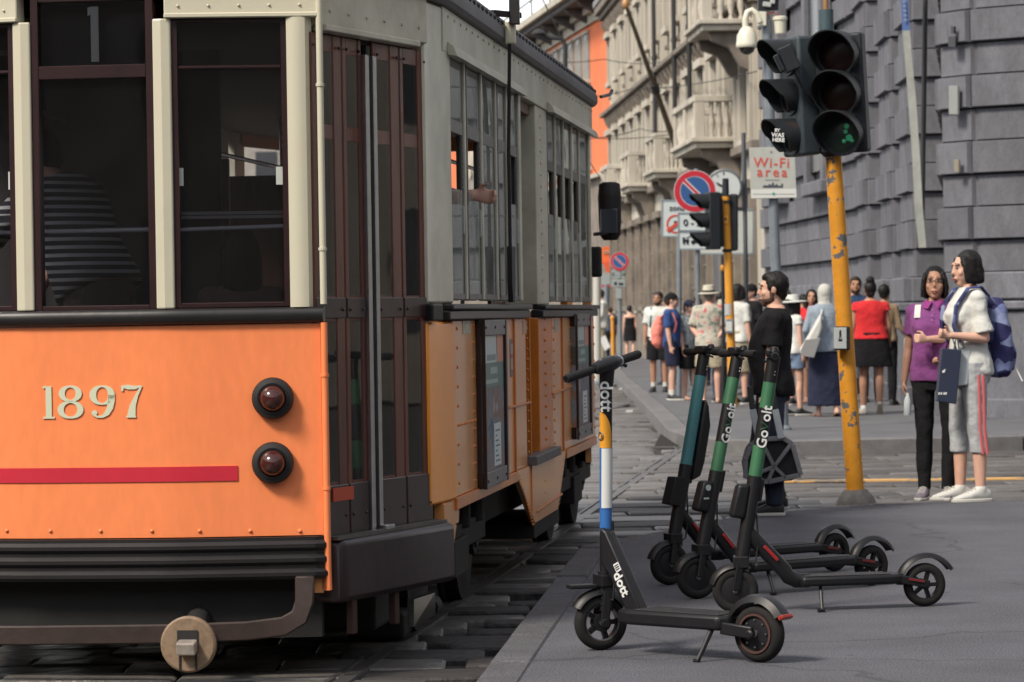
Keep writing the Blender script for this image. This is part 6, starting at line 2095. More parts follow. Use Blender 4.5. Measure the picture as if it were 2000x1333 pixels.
def brim_hat(P, m, band=None, R0=.16, crown=.11, name='hat'):
    RH = P.RH
    ax = RH @ V((0, -.05, 1))
    c = P.hc + RH @ V((0, -.016, .045))
    o = MB().lathe([(.086, .0), (R0, -.012), (R0, -.004), (.095, .008), (.092, .05), (.080, crown), (.05, crown + .006), (.03, crown - .008), (.001, crown - .01)], c, ax, 28, caps=False).build(name, m, P.root, smooth=50)
    if band:
        MB().lathe([(.0965, .010), (.0945, .038)], c, ax, 28, caps=False).build('hat_band', band, o, smooth=50)
    return o
def side_dir(px, py, Y):
    return atY(px, py, Y)
def stand(px, py, head_y, z=0.0):
    g = G(px, py, z)
    return g, (py - head_y) * g.y / FOC

C_WHITE = cloth('white', (.62, .63, .60)); C_BLACK = cloth('black', (.014, .014, .016), sheen=0.0); C_NAVY = cloth('navy', (.022, .025, .05), sheen=.03)
C_DENIM = cloth('dark denim', (.03, .038, .06), var=.25); C_PURPLE = cloth('purple', (.20, .06, .20)); C_GREY = cloth('light grey jersey', (.40, .42, .44))
C_BLUE = cloth('royal blue', (.035, .075, .22)); C_RED = cloth('red', (.58, .03, .035)); C_KHAKI = cloth('khaki', (.36, .32, .23)); C_CORAL = cloth('coral', (.80, .24, .19))
C_SLATE = cloth('blue grey', (.26, .31, .37)); C_GT = two_tone('cloth mottled grey', [(.10, .12, .14), (.24, .27, .29)], 26, .9, 'noise')
C_FLOR = two_tone('cloth floral print', [(.12, .17, .16), (.42, .40, .33), (.50, .47, .40), (.52, .09, .12)], 13, .9, 'noise')
C_FLBL = two_tone('cloth blue batik', [(.03, .05, .12), (.09, .13, .24), (.22, .27, .36)], 12, .9, 'noise')
C_STRIPE = two_tone('cloth navy and white stripes', [(.02, .02, .03), (.36, .37, .38)], 9, .9, 'wave', .62, 'Z')
S_WHITE = mat('white shoe', (.60, .60, .57), .6, var=.06, scale=20); S_SOLE = mat('white sole', (.58, .57, .53), .6); S_BLK = mat('black shoe', (.024, .023, .025), .6); S_GREY = mat('grey knit shoe', (.16, .14, .17), .8, var=.3, scale=60)
S_SOCK = mat('white sock', (.58, .58, .55), .9); S_BRN = mat('brown leather', (.10, .05, .03), .6)

# --- the man with the case
g, h = stand(1512, 1006, 525)
man = person('bearded man in a black t-shirt and dark jeans walking with a case', g, R(84), h * .985, SK_L, 'm', .010, 1,
             arms={'L': ((-.06, .10, -1), (-.02, .10, -1), (0, .12, -1), 1.0, (0, 1, 0)), 'R': ((.08, -.10, -1), (.0, .30, -1), (0, .3, -1), .6)},
             legs={'l': ((-.02, .02, -1), (-.01, -.03, -1), 4, 0), 'r': ((.03, .22, -1), (.02, -.30, -1), -6, 0)}, belly=.028, wide=1.05, lean=-2, head=(3, -6),
             top=dict(mat=C_BLACK, sleeve=.70, lo=.84, infl=.014, ease=.7, flare=.008), bottom=dict(type='trousers', mat=C_DENIM, len=1.0, loose=.018), shoes=('low', S_BLK, S_SOLE), hair=('short', H_BK, mat('short beard', (.095, .052, .038), .85, var=.4, scale=160)))
mb = MB()
wq = man.J['L'][2]
mb.tube([wq + V((.032 * math.cos(t), .032 * math.sin(t), -.01)) for t in [2 * math.pi * i / 16 for i in range(16)]], .006, 6, closed=True)
mb.build('bracelet', mat('dark bracelet', (.03, .03, .035), .5), man.root, smooth=60)
# the case: black bag, grey webbing frame and two pale straps
cY = g.y - .24
cb = thing('carry_case', 'black case with grey webbing frame and long pale straps held by the bearded man', 'case', atY(1510, 946, cY))
out = [(1453, 905), (1462, 872), (1482, 858), (1530, 855), (1550, 870), (1566, 928), (1548, 940), (1470, 946), (1458, 936)]
q = [atY(x, y, cY) for x, y in out]
MB().prism([p + V((0, .03, 0)) for p in q], (0, .20, 0)).build('bag', cloth('bag nylon', (.025, .025, .028)), cb, world=True, bevel=.03, smooth=40, segs=3)
M_web = mat('grey webbing', (.16, .165, .18), .6, var=.15, scale=40)
M_strap = mat('pale strap', (.38, .42, .45), .45, var=.1, scale=20)
mb = MB()
def web(pts, w=.030):
    for (x0_, y0_), (x1_, y1_) in zip(pts, pts[1:]):
        mb.beam(atY(x0_, y0_, cY + .012), atY(x1_, y1_, cY + .012), w, .014, up=(0, 1, 0))
web([(1456, 935), (1456, 900), (1466, 872), (1486, 859), (1530, 856), (1548, 868), (1564, 928), (1500, 942), (1462, 938)])
web([(1486, 860), (1512, 912), (1500, 940)], .024); web([(1545, 868), (1512, 912), (1480, 925)], .024); web([(1512, 912), (1535, 934)], .022)
mb.build('webbing_frame', M_web, cb, world=True, bevel=.004, smooth=30)
for pts in ([(1482, 858), (1470, 800), (1464, 755)], [(1526, 857), (1514, 800), (1507, 755), (1500, 735)]):
    mb = MB(); mb.beam(atY(*pts[0], cY), atY(*pts[1], cY), .042, .012, up=(0, 1, 0)); mb.build('strap', M_strap, cb, world=True, bevel=.004)
    mb = MB()
    for a, b in zip(pts[1:], pts[2:]):
        mb.beam(atY(*a, cY), atY(*b, cY), .036, .014, up=(0, 1, 0))
    mb.build('handle', mat('black strap', (.022, .022, .024), .6), cb, world=True, bevel=.004)

# --- woman in purple
g, h = stand(1832, 976, 521)
pw = person('woman in glasses, purple polo shirt and black trousers standing by the road', g, R(163), h, SK_M, 'f', .010, 1,
            arms={'L': ((-.10, -.04, -1), (.35, .75, -.35), (.5, .6, -.1), .9), 'R': ((.16, -.06, -1), (.12, .16, -1), (0, .12, -1), .7)},
            legs={'l': ((-.02, .0, -1), (.06, .0, -1), 8), 'r': ((.0, .03, -1), (.02, -.02, -1), -2)}, belly=.02, wide=1.08, head=(8, 0),
            top=dict(mat=C_PURPLE, sleeve=.62, lo=.865, infl=.014, ease=.6, hi=1.45), bottom=dict(type='trousers', mat=C_BLACK, len=1.0, loose=.006), shoes=('sneaker', S_GREY, S_SOLE), hair=('bob', H_BK))
mb = MB()
for s in (-1, 1):
    mb.prism([pw.T(s * .012, .075, 1.445), pw.T(s * .065, .052, 1.462), pw.T(s * .080, .068, 1.40), pw.T(s * .035, .108, 1.395)], (0, .006, 0))
mb.build('collar', cloth('magenta collar', (.26, .045, .20)), pw.root)
mb = MB()
for z in (1.385, 1.345, 1.31):
    mb.ell(pw.T(0, .135 + (1.385 - z) * .25, z), (.006, .004, .006), 8, 5)
mb.build('buttons', mat('button', (.35, .22, .36), .4), pw.root, kind='stuff')
mb = MB(); mb.obox(pw.T(-.085, .152, 1.30), (.014, 0, 0), (0, .004, 0), (0, 0, .006)); mb.build('badge', M_lett, pw.root)
mb = MB()
for s in (-1, 1):
    mb.tube([pw.Hd(s * .031 + .021 * math.cos(t), .099 - .004 * abs(math.cos(t)), .016 + .015 * math.sin(t)) for t in [2 * math.pi * i / 14 for i in range(14)]], .0017, 5, closed=True)
    mb.tube([pw.Hd(s * .052, .095, .02), pw.Hd(s * .080, .01, .018)], .0017, 5)
mb.tube([pw.Hd(-.010, .100, .018), pw.Hd(.010, .100, .018)], .0016, 5)
mb.build('glasses', mat('dark spectacle frame', (.03, .02, .02), .3), pw.root, smooth=60)
mb = MB()
mb.rings([[pw.T(.115 + a, y, z) for a in (-.022, .022)] + [pw.T(.115 + a, y + o_, z + o2) for a in (.022, -.022)] for y, z, o_, o2 in ((.11, 1.33, .008, 0), (.06, 1.415, .004, .008), (-.06, 1.42, -.004, .008), (-.12, 1.30, -.008, 0))])
mb.build('bag_strap', C_WHITE, pw.root, smooth=50)
tb = thing('tote_bag', 'small white tote hanging behind the woman in purple', 'bag', pw.W(.22, -.10, .95), R(163))
mb = MB(); mb.rings([[V((x, y, z)) for x, y in ((-.05, -.09), (.02, -.09), (.02, .08), (-.05, .08))] for z in (-.02, .10, .22)]); mb.build('pouch', C_WHITE, tb, bevel=.02, smooth=50)
mb = MB(); mb.lathe([(.001, 0), (.022, 0), (.024, .02), (.024, .10), (.011, .135), (.011, .15), (.001, .15)], pw.W(.20, .10, .62), (.05, 0, 1), 14, caps=False)
bt = mb.build('water_bottle', mat('clear plastic', (.55, .60, .62), .15), smooth=50); tag(bt, 'clear plastic bottle in the hand of the woman in purple', 'bottle')

# --- girl in white with backpack
g, h = stand(1896, 979, 490)
wt = person('young woman in a white t-shirt and grey cropped trousers wearing a blue backpack', g, R(104), h, SK_L, 'f', .010, 1,
            arms={'L': ((-.16, -.12, -1), (.05, 1.0, .10), (.12, 1.0, .22), 1.25, (0, .1, 1)), 'R': ((.08, .14, -1), (-.28, 1.0, .0), (-.3, 1, .1), 1.2, (0, .1, 1))},
            legs={'l': ((-.02, -.02, -1), (-.02, -.05, -1), 4), 'r': ((.02, .10, -1), (.0, -.02, -1), -6)}, head=(4, -7), wide=.94,
            top=dict(mat=C_WHITE, sleeve=.86, lo=.86, infl=.016, ease=.7, flare=.014), bottom=dict(type='trousers', mat=C_GREY, len=.70, loose=.010, hem=.8), shoes=('sneaker', S_WHITE, S_SOLE), hair=('bob', H_BK))
# pink side stripes of the trousers
J = wt.J['l']
mb = MB()
for o_ in (-.018, .014):
    pts = [J[0].lerp(J[1], .15) + V((-.112, o_, 0)), J[0].lerp(J[1], .55) + V((-.108, o_, 0)), J[1] + V((-.098, o_, 0)), J[1].lerp(J[2], .40) + V((-.094, o_ - .01, 0))]
    mb.tube(pts, .011, 6, flat=.35, up=(0, 1, 0))
mb.build('side_stripes', mat('pink stripe', (.62, .14, .15), .8), wt.root, smooth=50)
M_bp = two_tone('backpack print', [(.03, .03, .10), (.07, .09, .24), (.22, .26, .42)], 11, .7, 'voronoi')
bp = thing('backpack', 'blue patterned backpack worn by the young woman in white', 'backpack', wt.W(0, -.20, 1.14), R(104), scale=h / 1.7)
mb = MB(); loft(mb, [((0, -.01, -.30), (.10, 0, 0), (0, .05, 0)), ((0, -.01, -.27), (.145, 0, 0), (0, .072, 0)), ((0, -.015, -.12), (.155, 0, 0), (0, .085, 0)), ((0, .0, .05), (.15, 0, 0), (0, .076, 0)), ((0, .01, .18), (.125, 0, 0), (0, .058, 0)), ((0, .015, .24), (.08, 0, 0), (0, .04, 0))], 24, 2.8)
o = mb.build('pack', M_bp, bp, fix=False); remesh(o, .012, 3, .02, .09)
mb = MB(); loft(mb, [((0, -.075, -.26), (.09, 0, 0), (0, .035, 0)), ((0, -.085, -.14), (.11, 0, 0), (0, .042, 0)), ((0, -.07, -.05), (.10, 0, 0), (0, .026, 0))], 20, 2.8)
o = mb.build('front_pocket', M_bp, bp, fix=False); remesh(o, .012, 2, .015, .08)
for s in (-1, 1):
    mb = MB(); mb.rings([[V((s * .115 + a, y, z)) for a in (-.024, .024)] + [V((s * .115 + a, y + o_, z + o2)) for a in (.024, -.024)] for y, z, o_, o2 in ((.06, .20, 0, .012), (.15, .305, 0, .014), (.24, .30, .008, .012), (.325, .19, .014, .0), (.345, .05, .014, 0), (.30, -.06, .014, 0))])
    mb.build('shoulder_strap', M_bp, bp, smooth=50, bevel=.004)
MB().tube([(-.10, -.10, -.24), (-.14, -.13, -.33)], .005, 6).build('zip_cord', M_lett, bp)
# shopping bags she carries
def shop_bag(label, pts, Y, dep, m, handles, words, grp=None, hm=None):
    t = thing('shopping_bag', label, 'bag', atY(pts[3][0], pts[3][1], Y))
    q = [atY(x, y, Y) for x, y in pts]
    MB().prism(q, (0.0, dep, 0)).build('bag', m, t, world=True, bevel=.006)
    for hx in handles:
        mb = MB(); mb.tube([atY(x, y, Y + dep * o_) for x, y, o_ in hx], .009, 6, flat=.5); mb.build('handle', hm or m, t, world=True, smooth=50)
    return t
yb = g.y - .15
sb = shop_bag('navy paper shopping bag hanging from the forearm of the young woman in white', [(1840, 680), (1878, 684), (1868, 790), (1830, 784)], yb - .06, .10, mat('navy paper', (.022, .03, .06), .5), [[(1847, 682, .1), (1858, 655, .4), (1868, 683, .1)]], '')
mb = MB()
for x_ in (1833, 1837.5, 1843, 1846.5):
    mb.prism([atY(x_, 767, yb - .063), atY(x_ + 3, 766.6, yb - .063), atY(x_ + 2.4, 771, yb - .063), atY(x_ - .6, 771.4, yb - .063)], (0, .003, 0))
mb.build('small_print', M_lett, sb, world=True)
mb = MB(); mb.prism([atY(1840, 725, yb - .063), atY(1847, 721, yb - .063), atY(1845, 728, yb - .063), atY(1841, 729, yb - .063)], (0, .003, 0)); mb.build('crest', M_lett, sb, world=True)
shop_bag('white paper shopping bag behind the navy one, carried by the young woman in white', [(1862, 682), (1896, 684), (1890, 752), (1856, 756)], yb - .01, .08, mat('white paper', (.48, .53, .55), .5, var=.1, scale=9), [[(1864, 686, .0), (1868, 650, -.6), (1874, 686, .0)], [(1876, 686, .5), (1878, 650, -.3), (1886, 687, .5)]], '', hm=mat('white cord', (.6, .62, .6), .7))

# --- people on the far pavement
GR = 'pedestrians on the far pavement'
def crowd(label, px, fy, hy, rot, **k):
    g, h = stand(px, fy, hy)
    return person(label, g, R(rot), h, group=GR, **k)
p = crowd('woman in a short black dress walking away far down the street', 1231, 704, 597, 0, sk=SK_L, sex='f', vox=.014, top=dict(mat=C_BLACK, sleeve=0, lo=.90, hi=1.33, straps=1, infl=.012), bottom=dict(type='skirt', mat=C_BLACK, hem=.60, w0=.21), shoes=('low', S_BLK, S_BLK), hair=('short', H_BK), legs={'l': ((-.02, .08, -1), (0, -.05, -1)), 'r': ((.02, -.1, -1), (0, -.2, -1))})
p = crowd('man in a white t-shirt with sunglasses on his head, first of the queue', 1288, 766, 570, 168, sk=SK_T, vox=.012, eyes=1, head=(-14, 0), top=dict(mat=C_WHITE, sleeve=.8, lo=.86, infl=.018, ease=1), bottom=dict(type='shorts', mat=C_BLACK, len=.44, loose=.03), shoes=('low', S_BLK, S_BLK, S_SOCK), hair=('crop', H_BR, H_BR), arms={'R': ((.16, .03, -1), (.05, .12, -1)), 'L': ((-.1, 0, -1), (0, .3, -1))})
mb = MB()
for s in (-1, 1):
    mb.ell(p.Hd(s * .036, .072, .085), (.03, .012, .02), 10, 6)
mb.tube([p.Hd(-.08, .0, .07), p.Hd(-.03, .078, .088), p.Hd(.03, .078, .088), p.Hd(.08, .0, .07)], .005, 6)
mb.build('sunglasses', mat('dark lens', (.03, .035, .045), .1), p.root, smooth=60)
mb = MB(); mb.tube([p.T(.10, .13, 1.28), p.T(.105, .06, 1.43), p.T(.11, -.10, 1.42)], .018, 6, flat=.4); mb.tube([p.T(.10, .13, 1.28), p.T(.13, .12, 1.10)], .016, 6, flat=.4)
mb.build('teal_strap', mat('teal strap', (.03, .13, .14), .7), p.root, smooth=60)
p = crowd('boy in a royal blue t-shirt and black cap looking right', 1315, 782, 573, -112, sk=SK_L, vox=.012, eyes=1, wide=.9, head=(14, 0), top=dict(mat=C_BLUE, sleeve=.8, lo=.84, infl=.018, ease=1), bottom=dict(type='shorts', mat=C_NAVY, len=.44, loose=.03), shoes=('low', S_BLK, S_SOLE, S_SOCK), hair=('crop', H_BR), arms={'R': ((.10, .02, -1), (.05, .18, -1)), 'L': ((-.1, .05, -1), (-.05, .2, -1))}, legs={'l': ((0, -.05, -1), (0, -.1, -1)), 'r': ((0, .08, -1), (0, -.03, -1))})
cap_hat(p, C_BLACK)
b2 = thing('backpack', 'coral pink backpack worn by the boy in the blue t-shirt', 'backpack', p.W(0.02, -.20, 1.12), R(-112), scale=.9)
mb = MB(); loft(mb, [((0, -.01, -.30), (.09, 0, 0), (0, .05, 0)), ((0, -.03, -.22), (.15, 0, 0), (0, .10, 0)), ((0, -.03, -.05), (.155, 0, 0), (0, .11, 0)), ((0, -.01, .12), (.14, 0, 0), (0, .085, 0)), ((0, .01, .22), (.09, 0, 0), (0, .04, 0))], 20, 2.6)
o = mb.build('pack', C_CORAL, b2, fix=False); remesh(o, .016, 2, .03, .12)
for s in (-1, 1):
    mb = MB(); mb.tube([(s * .11, .05, .18), (s * .12, .17, .31), (s * .12, .27, .26), (s * .12, .33, .10), (s * .12, .29, -.05)], .028, 8, flat=.4, up=(1, 0, 0)); mb.build('shoulder_strap', C_CORAL, b2, smooth=50)
p = crowd('boy in a mottled grey t-shirt and navy cap', 1348, 781, 587, -140, sk=SK_L, vox=.012, wide=.88, eyes=1, head=(10, -14), top=dict(mat=C_GT, sleeve=.8, lo=.86, infl=.018, ease=1), bottom=dict(type='shorts', mat=C_BLACK, len=.46, loose=.03), shoes=('sandal', S_BRN, S_BRN), hair=('crop', H_BR), arms={'R': ((.14, .02, -1), (.02, .25, -1)), 'L': ((-.1, .1, -1), (.3, .5, -.6))}, legs={'l': ((0, .10, -1), (0, -.02, -1)), 'r': ((.02, .0, -1), (0, -.08, -1))})
o_ = cap_hat(p, C_NAVY)
mb = MB(); mb.obox(p.hc + p.RH @ V((0, .093, .075)), p.RH @ V((.035, 0, 0)), p.RH @ V((0, .004, 0)), p.RH @ V((0, -.004, .008))); mb.build('cap_print', mat('grey print', (.35, .37, .4), .7), o_)
p = crowd('tall man in a floral shirt and straw hat, hands clasped behind', 1388, 788, 562, -14, sk=SK_L, vox=.012, wide=1.08, belly=.02, top=dict(mat=C_FLOR, sleeve=.86, lo=.82, infl=.026, ease=1, flare=.02), bottom=dict(type='shorts', mat=C_KHAKI, len=.46, loose=.035), shoes=('sandal', S_BLK, S_BLK), hair=('crop', H_GY), arms={'L': ((-.22, -.06, -1), (.62, -.38, -.75), (.8, -.3, -.4)), 'R': ((.26, -.06, -1), (-.62, -.40, -.75), (-.8, -.3, -.4))}, legs={'l': ((-.03, 0, -1), (0, -.03, -1)), 'r': ((.05, .04, -1), (0, -.03, -1))})
brim_hat(p, mat('straw', (.58, .54, .44), .8, var=.15, scale=60), C_BLACK)
p = crowd('woman in cream sun hat and blue batik trousers behind the floral shirt man', 1414, 786, 590, 20, sk=SK_L, sex='f', vox=.012, top=dict(mat=C_SLATE, sleeve=.7, lo=.86, infl=.02, ease=1), bottom=dict(type='trousers', mat=C_FLBL, len=1.0, loose=.045), shoes=('low', S_BLK, S_SOLE), hair=('bob', H_BR))
brim_hat(p, mat('cream felt', (.56, .52, .40), .8), None, .15)
p = crowd('dark haired woman in white t-shirt and beige skirt beside the slim yellow pole', 1446, 790, 555, -48, sk=SK_L, sex='f', vox=.012, head=(-20, 0), top=dict(mat=C_WHITE, sleeve=.8, lo=.88, infl=.02, ease=1), bottom=dict(type='skirt', mat=C_KHAKI, hem=.45, w0=.19), shoes=('low', S_BLK, S_SOLE), hair=('bob', H_BK))
p = crowd('man in a black cap and dark shirt behind the bearded man', 1470, 772, 556, 120, sk=SK_L, vox=.013, top=dict(mat=C_BLACK, sleeve=.8, infl=.02), bottom=dict(type='trousers', mat=C_NAVY), shoes=('low', S_BLK, S_BLK), hair=('crop', H_BK))
cap_hat(p, C_BLACK)
crowd('bald man seen between the straw hat and the yellow pole', 1391, 752, 574, 20, sk=SK_L, vox=.013, top=dict(mat=C_KHAKI, sleeve=.8), bottom=dict(type='trousers', mat=C_NAVY), shoes=('low', S_BLK, S_BLK))
crowd('dark haired person in a dark top just left of the yellow pole', 1409, 756, 572, -10, sk=SK_M, sex='f', vox=.013, top=dict(mat=C_NAVY, sleeve=.8), bottom=dict(type='trousers', mat=C_DENIM), shoes=('low', S_BLK, S_BLK), hair=('short', H_BK))
p = crowd('person in an olive cap with long black hair behind the bearded man', 1534, 792, 562, -30, sk=SK_M, sex='f', vox=.012, top=dict(mat=C_BLACK, sleeve=.8), bottom=dict(type='skirt', mat=C_BLACK, hem=.55), shoes=('low', S_BLK, S_SOLE), hair=('long', H_BK))
cap_hat(p, cloth('olive', (.13, .14, .08)), yaw=40)
p = crowd('woman in a floppy white sun hat, white top and denim shorts', 1552, 812, 578, -60, sk=SK_L, sex='f', vox=.012, top=dict(mat=C_WHITE, sleeve=.3, lo=.88, infl=.02, ease=1), bottom=dict(type='shorts', mat=cloth('pale denim', (.16, .22, .32)), len=.3, loose=.02), shoes=('low', S_BLK, S_SOLE), hair=('long', H_BK), legs={'l': ((0, -.06, -1), (0, -.15, -1)), 'r': ((0, .1, -1), (0, -.02, -1))})
brim_hat(p, C_WHITE, None, .21, .09)
crowd('long haired woman in a red and dark top facing the camera beside the headscarf', 1588, 786, 566, 176, sk=SK_M, sex='f', vox=.012, eyes=1, top=dict(mat=C_RED, sleeve=.3, lo=.9), bottom=dict(type='shorts', mat=C_BLACK, len=.3, loose=.03), shoes=('sandal', S_BRN, S_BRN), hair=('long', H_BK))
p = crowd('woman in a pale headscarf, blue grey top and long navy skirt walking away', 1614, 814, 556, 6, sk=SK_L, sex='f', vox=.012, wide=1.18, top=dict(mat=C_SLATE, sleeve=1.9, lo=.84, infl=.04, ease=1), bottom=dict(type='skirt', mat=C_NAVY, hem=.14, w0=.21, d0=.18), shoes=('sandal', S_BRN, S_BRN), hair=('hijab', cloth('pale scarf', (.50, .50, .46))), arms={'L': ((-.3, .0, -1), (.1, .5, -.6)), 'R': ((.16, .1, -1), (-.1, .5, -.8))}, legs={'l': ((-.02, .04, -1), (0, -.02, -1)), 'r': ((.03, -.1, -1), (0, -.25, -1), 0, 25)})
yq = p.root.location.y
t = thing('shopping_bag', 'big white and grey carrier bag over the shoulder of the woman in the headscarf', 'bag', atY(1582, 690, yq - .18))
MB().prism([atY(x, y, yq - .30) for x, y in ((1604, 612), (1607, 640), (1588, 698), (1566, 694), (1563, 684), (1580, 655))], (0, .16, 0)).build('bag', mat('white plastic', (.56, .56, .52), .4, var=.08, scale=9, bump=.3, bscale=14), t, world=True, bevel=.03, smooth=40, segs=3)
MB().prism([atY(x, y, yq - .31) for x, y in ((1603, 660), (1590, 699), (1568, 696), (1564, 684), (1573, 664))], (0, .012, 0)).build('grey_panel', mat('grey plastic', (.26, .26, .26), .5), t, world=True, bevel=.004)
mb = MB(); mb.tube([atY(1604, 616, yq - .2), atY(1606, 596, yq - .05), atY(1606, 606, yq + .12)], .012, 6); mb.build('handle', mat('white plastic', (.5, .5, .5)), t, world=True, smooth=50)
crowd('dark haired bearded man in navy facing the camera behind the yellow pole', 1674, 786, 541, 176, sk=SK_T, vox=.012, eyes=1, top=dict(mat=cloth('deep blue', (.025, .05, .11)), sleeve=1.8, infl=.02), bottom=dict(type='trousers', mat=C_DENIM), shoes=('low', S_BLK, S_BLK), hair=('short', H_BR, H_BR))
p = crowd('woman with a high bun in a red top and black skirt walking away', 1703, 808, 548, -4, sk=SK_T, sex='f', vox=.011, wide=1.22, top=dict(mat=C_RED, sleeve=.22, lo=.95, infl=.026, ease=1, hi=1.445, flare=.02), bottom=dict(type='skirt', mat=C_BLACK, hem=.60, w0=.23, d0=.16), shoes=('low', S_WHITE, mat('beige sole', (.42, .36, .27), .7)), hair=('bun', H_BK), arms={'L': ((-.14, .06, -1), (-.06, .35, -.8)), 'R': ((.18, .05, -1), (.05, .5, -.8))}, legs={'l': ((-.03, .08, -1), (0, -.03, -1)), 'r': ((.03, -.05, -1), (-.03, -.35, -1), 0, 62)})
yq = p.root.location.y
t = thing('shopping_bag', 'flat white bag hanging at the left side of the woman in red', 'bag', atY(1673, 708, yq))
MB().prism([atY(x, y, yq + .02) for x, y in ((1668, 668), (1681, 668), (1682, 706), (1669, 708))], (0, .22, 0)).build('bag', mat('white plastic'  , (.5, .5, .5)), t, world=True, bevel=.01)
mb = MB(); mb.tube([atY(1670, 669, yq + .1), atY(1672, 650, yq + .08), atY(1678, 669, yq + .1)], .009, 6); mb.build('handle', M_lett, t, world=True, smooth=50)
crowd('person in a tan jacket half hidden beyond the woman in red', 1730, 792, 556, -20, sk=SK_T, sex='f', vox=.013, top=dict(mat=cloth('tan', (.26, .19, .12)), sleeve=1.9, infl=.02), bottom=dict(type='trousers', mat=C_BLACK), shoes=('low', S_BLK, S_BLK), hair=('short', H_BK), arms={'R': ((.25, .05, -1), (.5, .4, -.7)), 'L': ((-.1, 0, -1), (0, .2, -1))})
p = crowd('person in a loose white shirt holding a paper at the rear of the tram', 1174, 712, 566, 100, sk=SK_L, vox=.014, top=dict(mat=C_WHITE, sleeve=1.7, lo=.82, infl=.04, ease=1), bottom=dict(type='trousers', mat=C_KHAKI), shoes=('low', S_BRN, S_BRN), hair=('short', H_BR), arms={'L': ((-.1, .1, -1), (.0, .7, -.7)), 'R': ((.1, .1, -1), (0, .7, -.6))})
mb = MB(); yq = p.root.location.y
mb.prism([atY(x, y, yq - .3) for x, y in ((1171, 662), (1182, 655), (1192, 678), (1181, 686))], (0, .01, 0)); tag(mb.build('paper_sheet', M_lett), 'white paper held by the person in the loose white shirt', 'paper')
crowd('person in a dark blue shirt far off beside the yellow post', 1193, 700, 600, 20, sk=SK_M, vox=.014, top=dict(mat=cloth('dull blue', (.05, .08, .14)), sleeve=.9), bottom=dict(type='trousers', mat=C_BLACK), shoes=('low', S_BLK, S_BLK), hair=('short', H_BR))

for (label, px, fy, hy, rot, kw) in (
    ('man in a dark green shirt half hidden behind the coral backpack', 1306, 752, 578, 30, dict(sk=SK_M, top=dict(mat=cloth('bottle green', (.05, .08, .06)), sleeve=.8), bottom=dict(type='trousers', mat=C_NAVY), hair=('short', H_BK))),
    ('woman in a maroon top between the navy cap and the straw hat', 1363, 754, 580, -160, dict(sk=SK_L, sex='f', eyes=1, top=dict(mat=cloth('maroon', (.12, .03, .035)), sleeve=.6), bottom=dict(type='trousers', mat=C_BLACK), hair=('long', H_BR))),
    ('man in a light blue shirt behind the woman in white by the slim yellow pole', 1463, 760, 566, 15, dict(sk=SK_T, top=dict(mat=cloth('pale blue', (.24, .31, .38)), sleeve=1.8), bottom=dict(type='trousers', mat=C_DENIM), hair=('crop', H_BR))),
    ('woman in a patterned blue dress between the white sun hat and the headscarf', 1571, 764, 574, 10, dict(sk=SK_T, sex='f', top=dict(mat=C_FLBL, sleeve=.3), bottom=dict(type='skirt', mat=C_FLBL, hem=.5), hair=('tail', H_BK))),
    ('man in a grey t-shirt just right of the headscarf, partly behind the pole', 1645, 770, 560, 170, dict(sk=SK_M, eyes=1, top=dict(mat=C_GT, sleeve=.8), bottom=dict(type='trousers', mat=C_BLACK), hair=('short', H_BK)))):
    crowd(label, px, fy, hy, rot, vox=.013, shoes=('low', S_BLK, S_BLK), **kw)

# --- people inside the tram
def rider(label, x, y, zf_, rot, h, **k):
    w = MT @ V((x, y, zf_))
    return person(label, w, TRZ + R(rot), h, **k)
rider('person in a striped top bending over inside the middle end window', -.20, .80, .66, 60, 1.68, sk=SK_M, vox=.013, lean=30, wide=1.05, top=dict(mat=C_STRIPE, sleeve=.95, lo=.90, infl=.03, ease=1), bottom=dict(type='trousers', mat=cloth('grey brown', (.12, .10, .08))), shoes=('low', S_BLK, S_BLK), hair=('short', H_BK), arms={'L': ((-.25, .55, -.55), (.1, .6, -.7)), 'R': ((.2, .6, -.6), (0, .6, -.6))})
sit = {'l': ((-.10, 1, -.05), (-.02, .05, -1)), 'r': ((.10, 1, -.05), (.02, .05, -1))}
rider('seated passenger with dark hair and a brown top inside the tram', .30, 1.35, .62, 20, 1.6, sk=SK_M, sex='f', vox=.014, legs=sit, top=dict(mat=cloth('brown grey', (.14, .10, .08)), sleeve=.6), bottom=dict(type='trousers', mat=C_BLACK), hair=('long', H_BK), shoes=('low', S_BLK, S_BLK))
rider('seated passenger in a pale top by the right end window of the tram', .62, 1.55, .60, 150, 1.55, sk=SK_L, sex='f', vox=.014, legs=sit, top=dict(mat=cloth('pale lilac', (.36, .33, .36)), sleeve=.6), bottom=dict(type='trousers', mat=C_NAVY), hair=('bob', H_BR), shoes=('low', S_BLK, S_BLK))
hp = MTI @ atY(952, 377, 14.6)
vv = sv(925, 378)
aq = SI.p(vv + .05, hp.z, -.16)
K_ = 1.72 / 1.7
person_r = rider('passenger resting an arm out of an open tram window', .765, vv + .20, .69, -90, 1.72, sk=SK_L, vox=.009, top=dict(mat=C_NAVY, sleeve=.9), bottom=dict(type='trousers', mat=C_BLACK), hair=('short', H_BK), shoes=('low', S_BLK, S_BLK),
                 arms={'R': ((.10, .60, -.50), (.0, 1, .42), (.0, 1, -.15), .75, (0, 0, 1)), 'L': ((-.1, 0, -1), (0, .2, -1))})
flush_remesh()
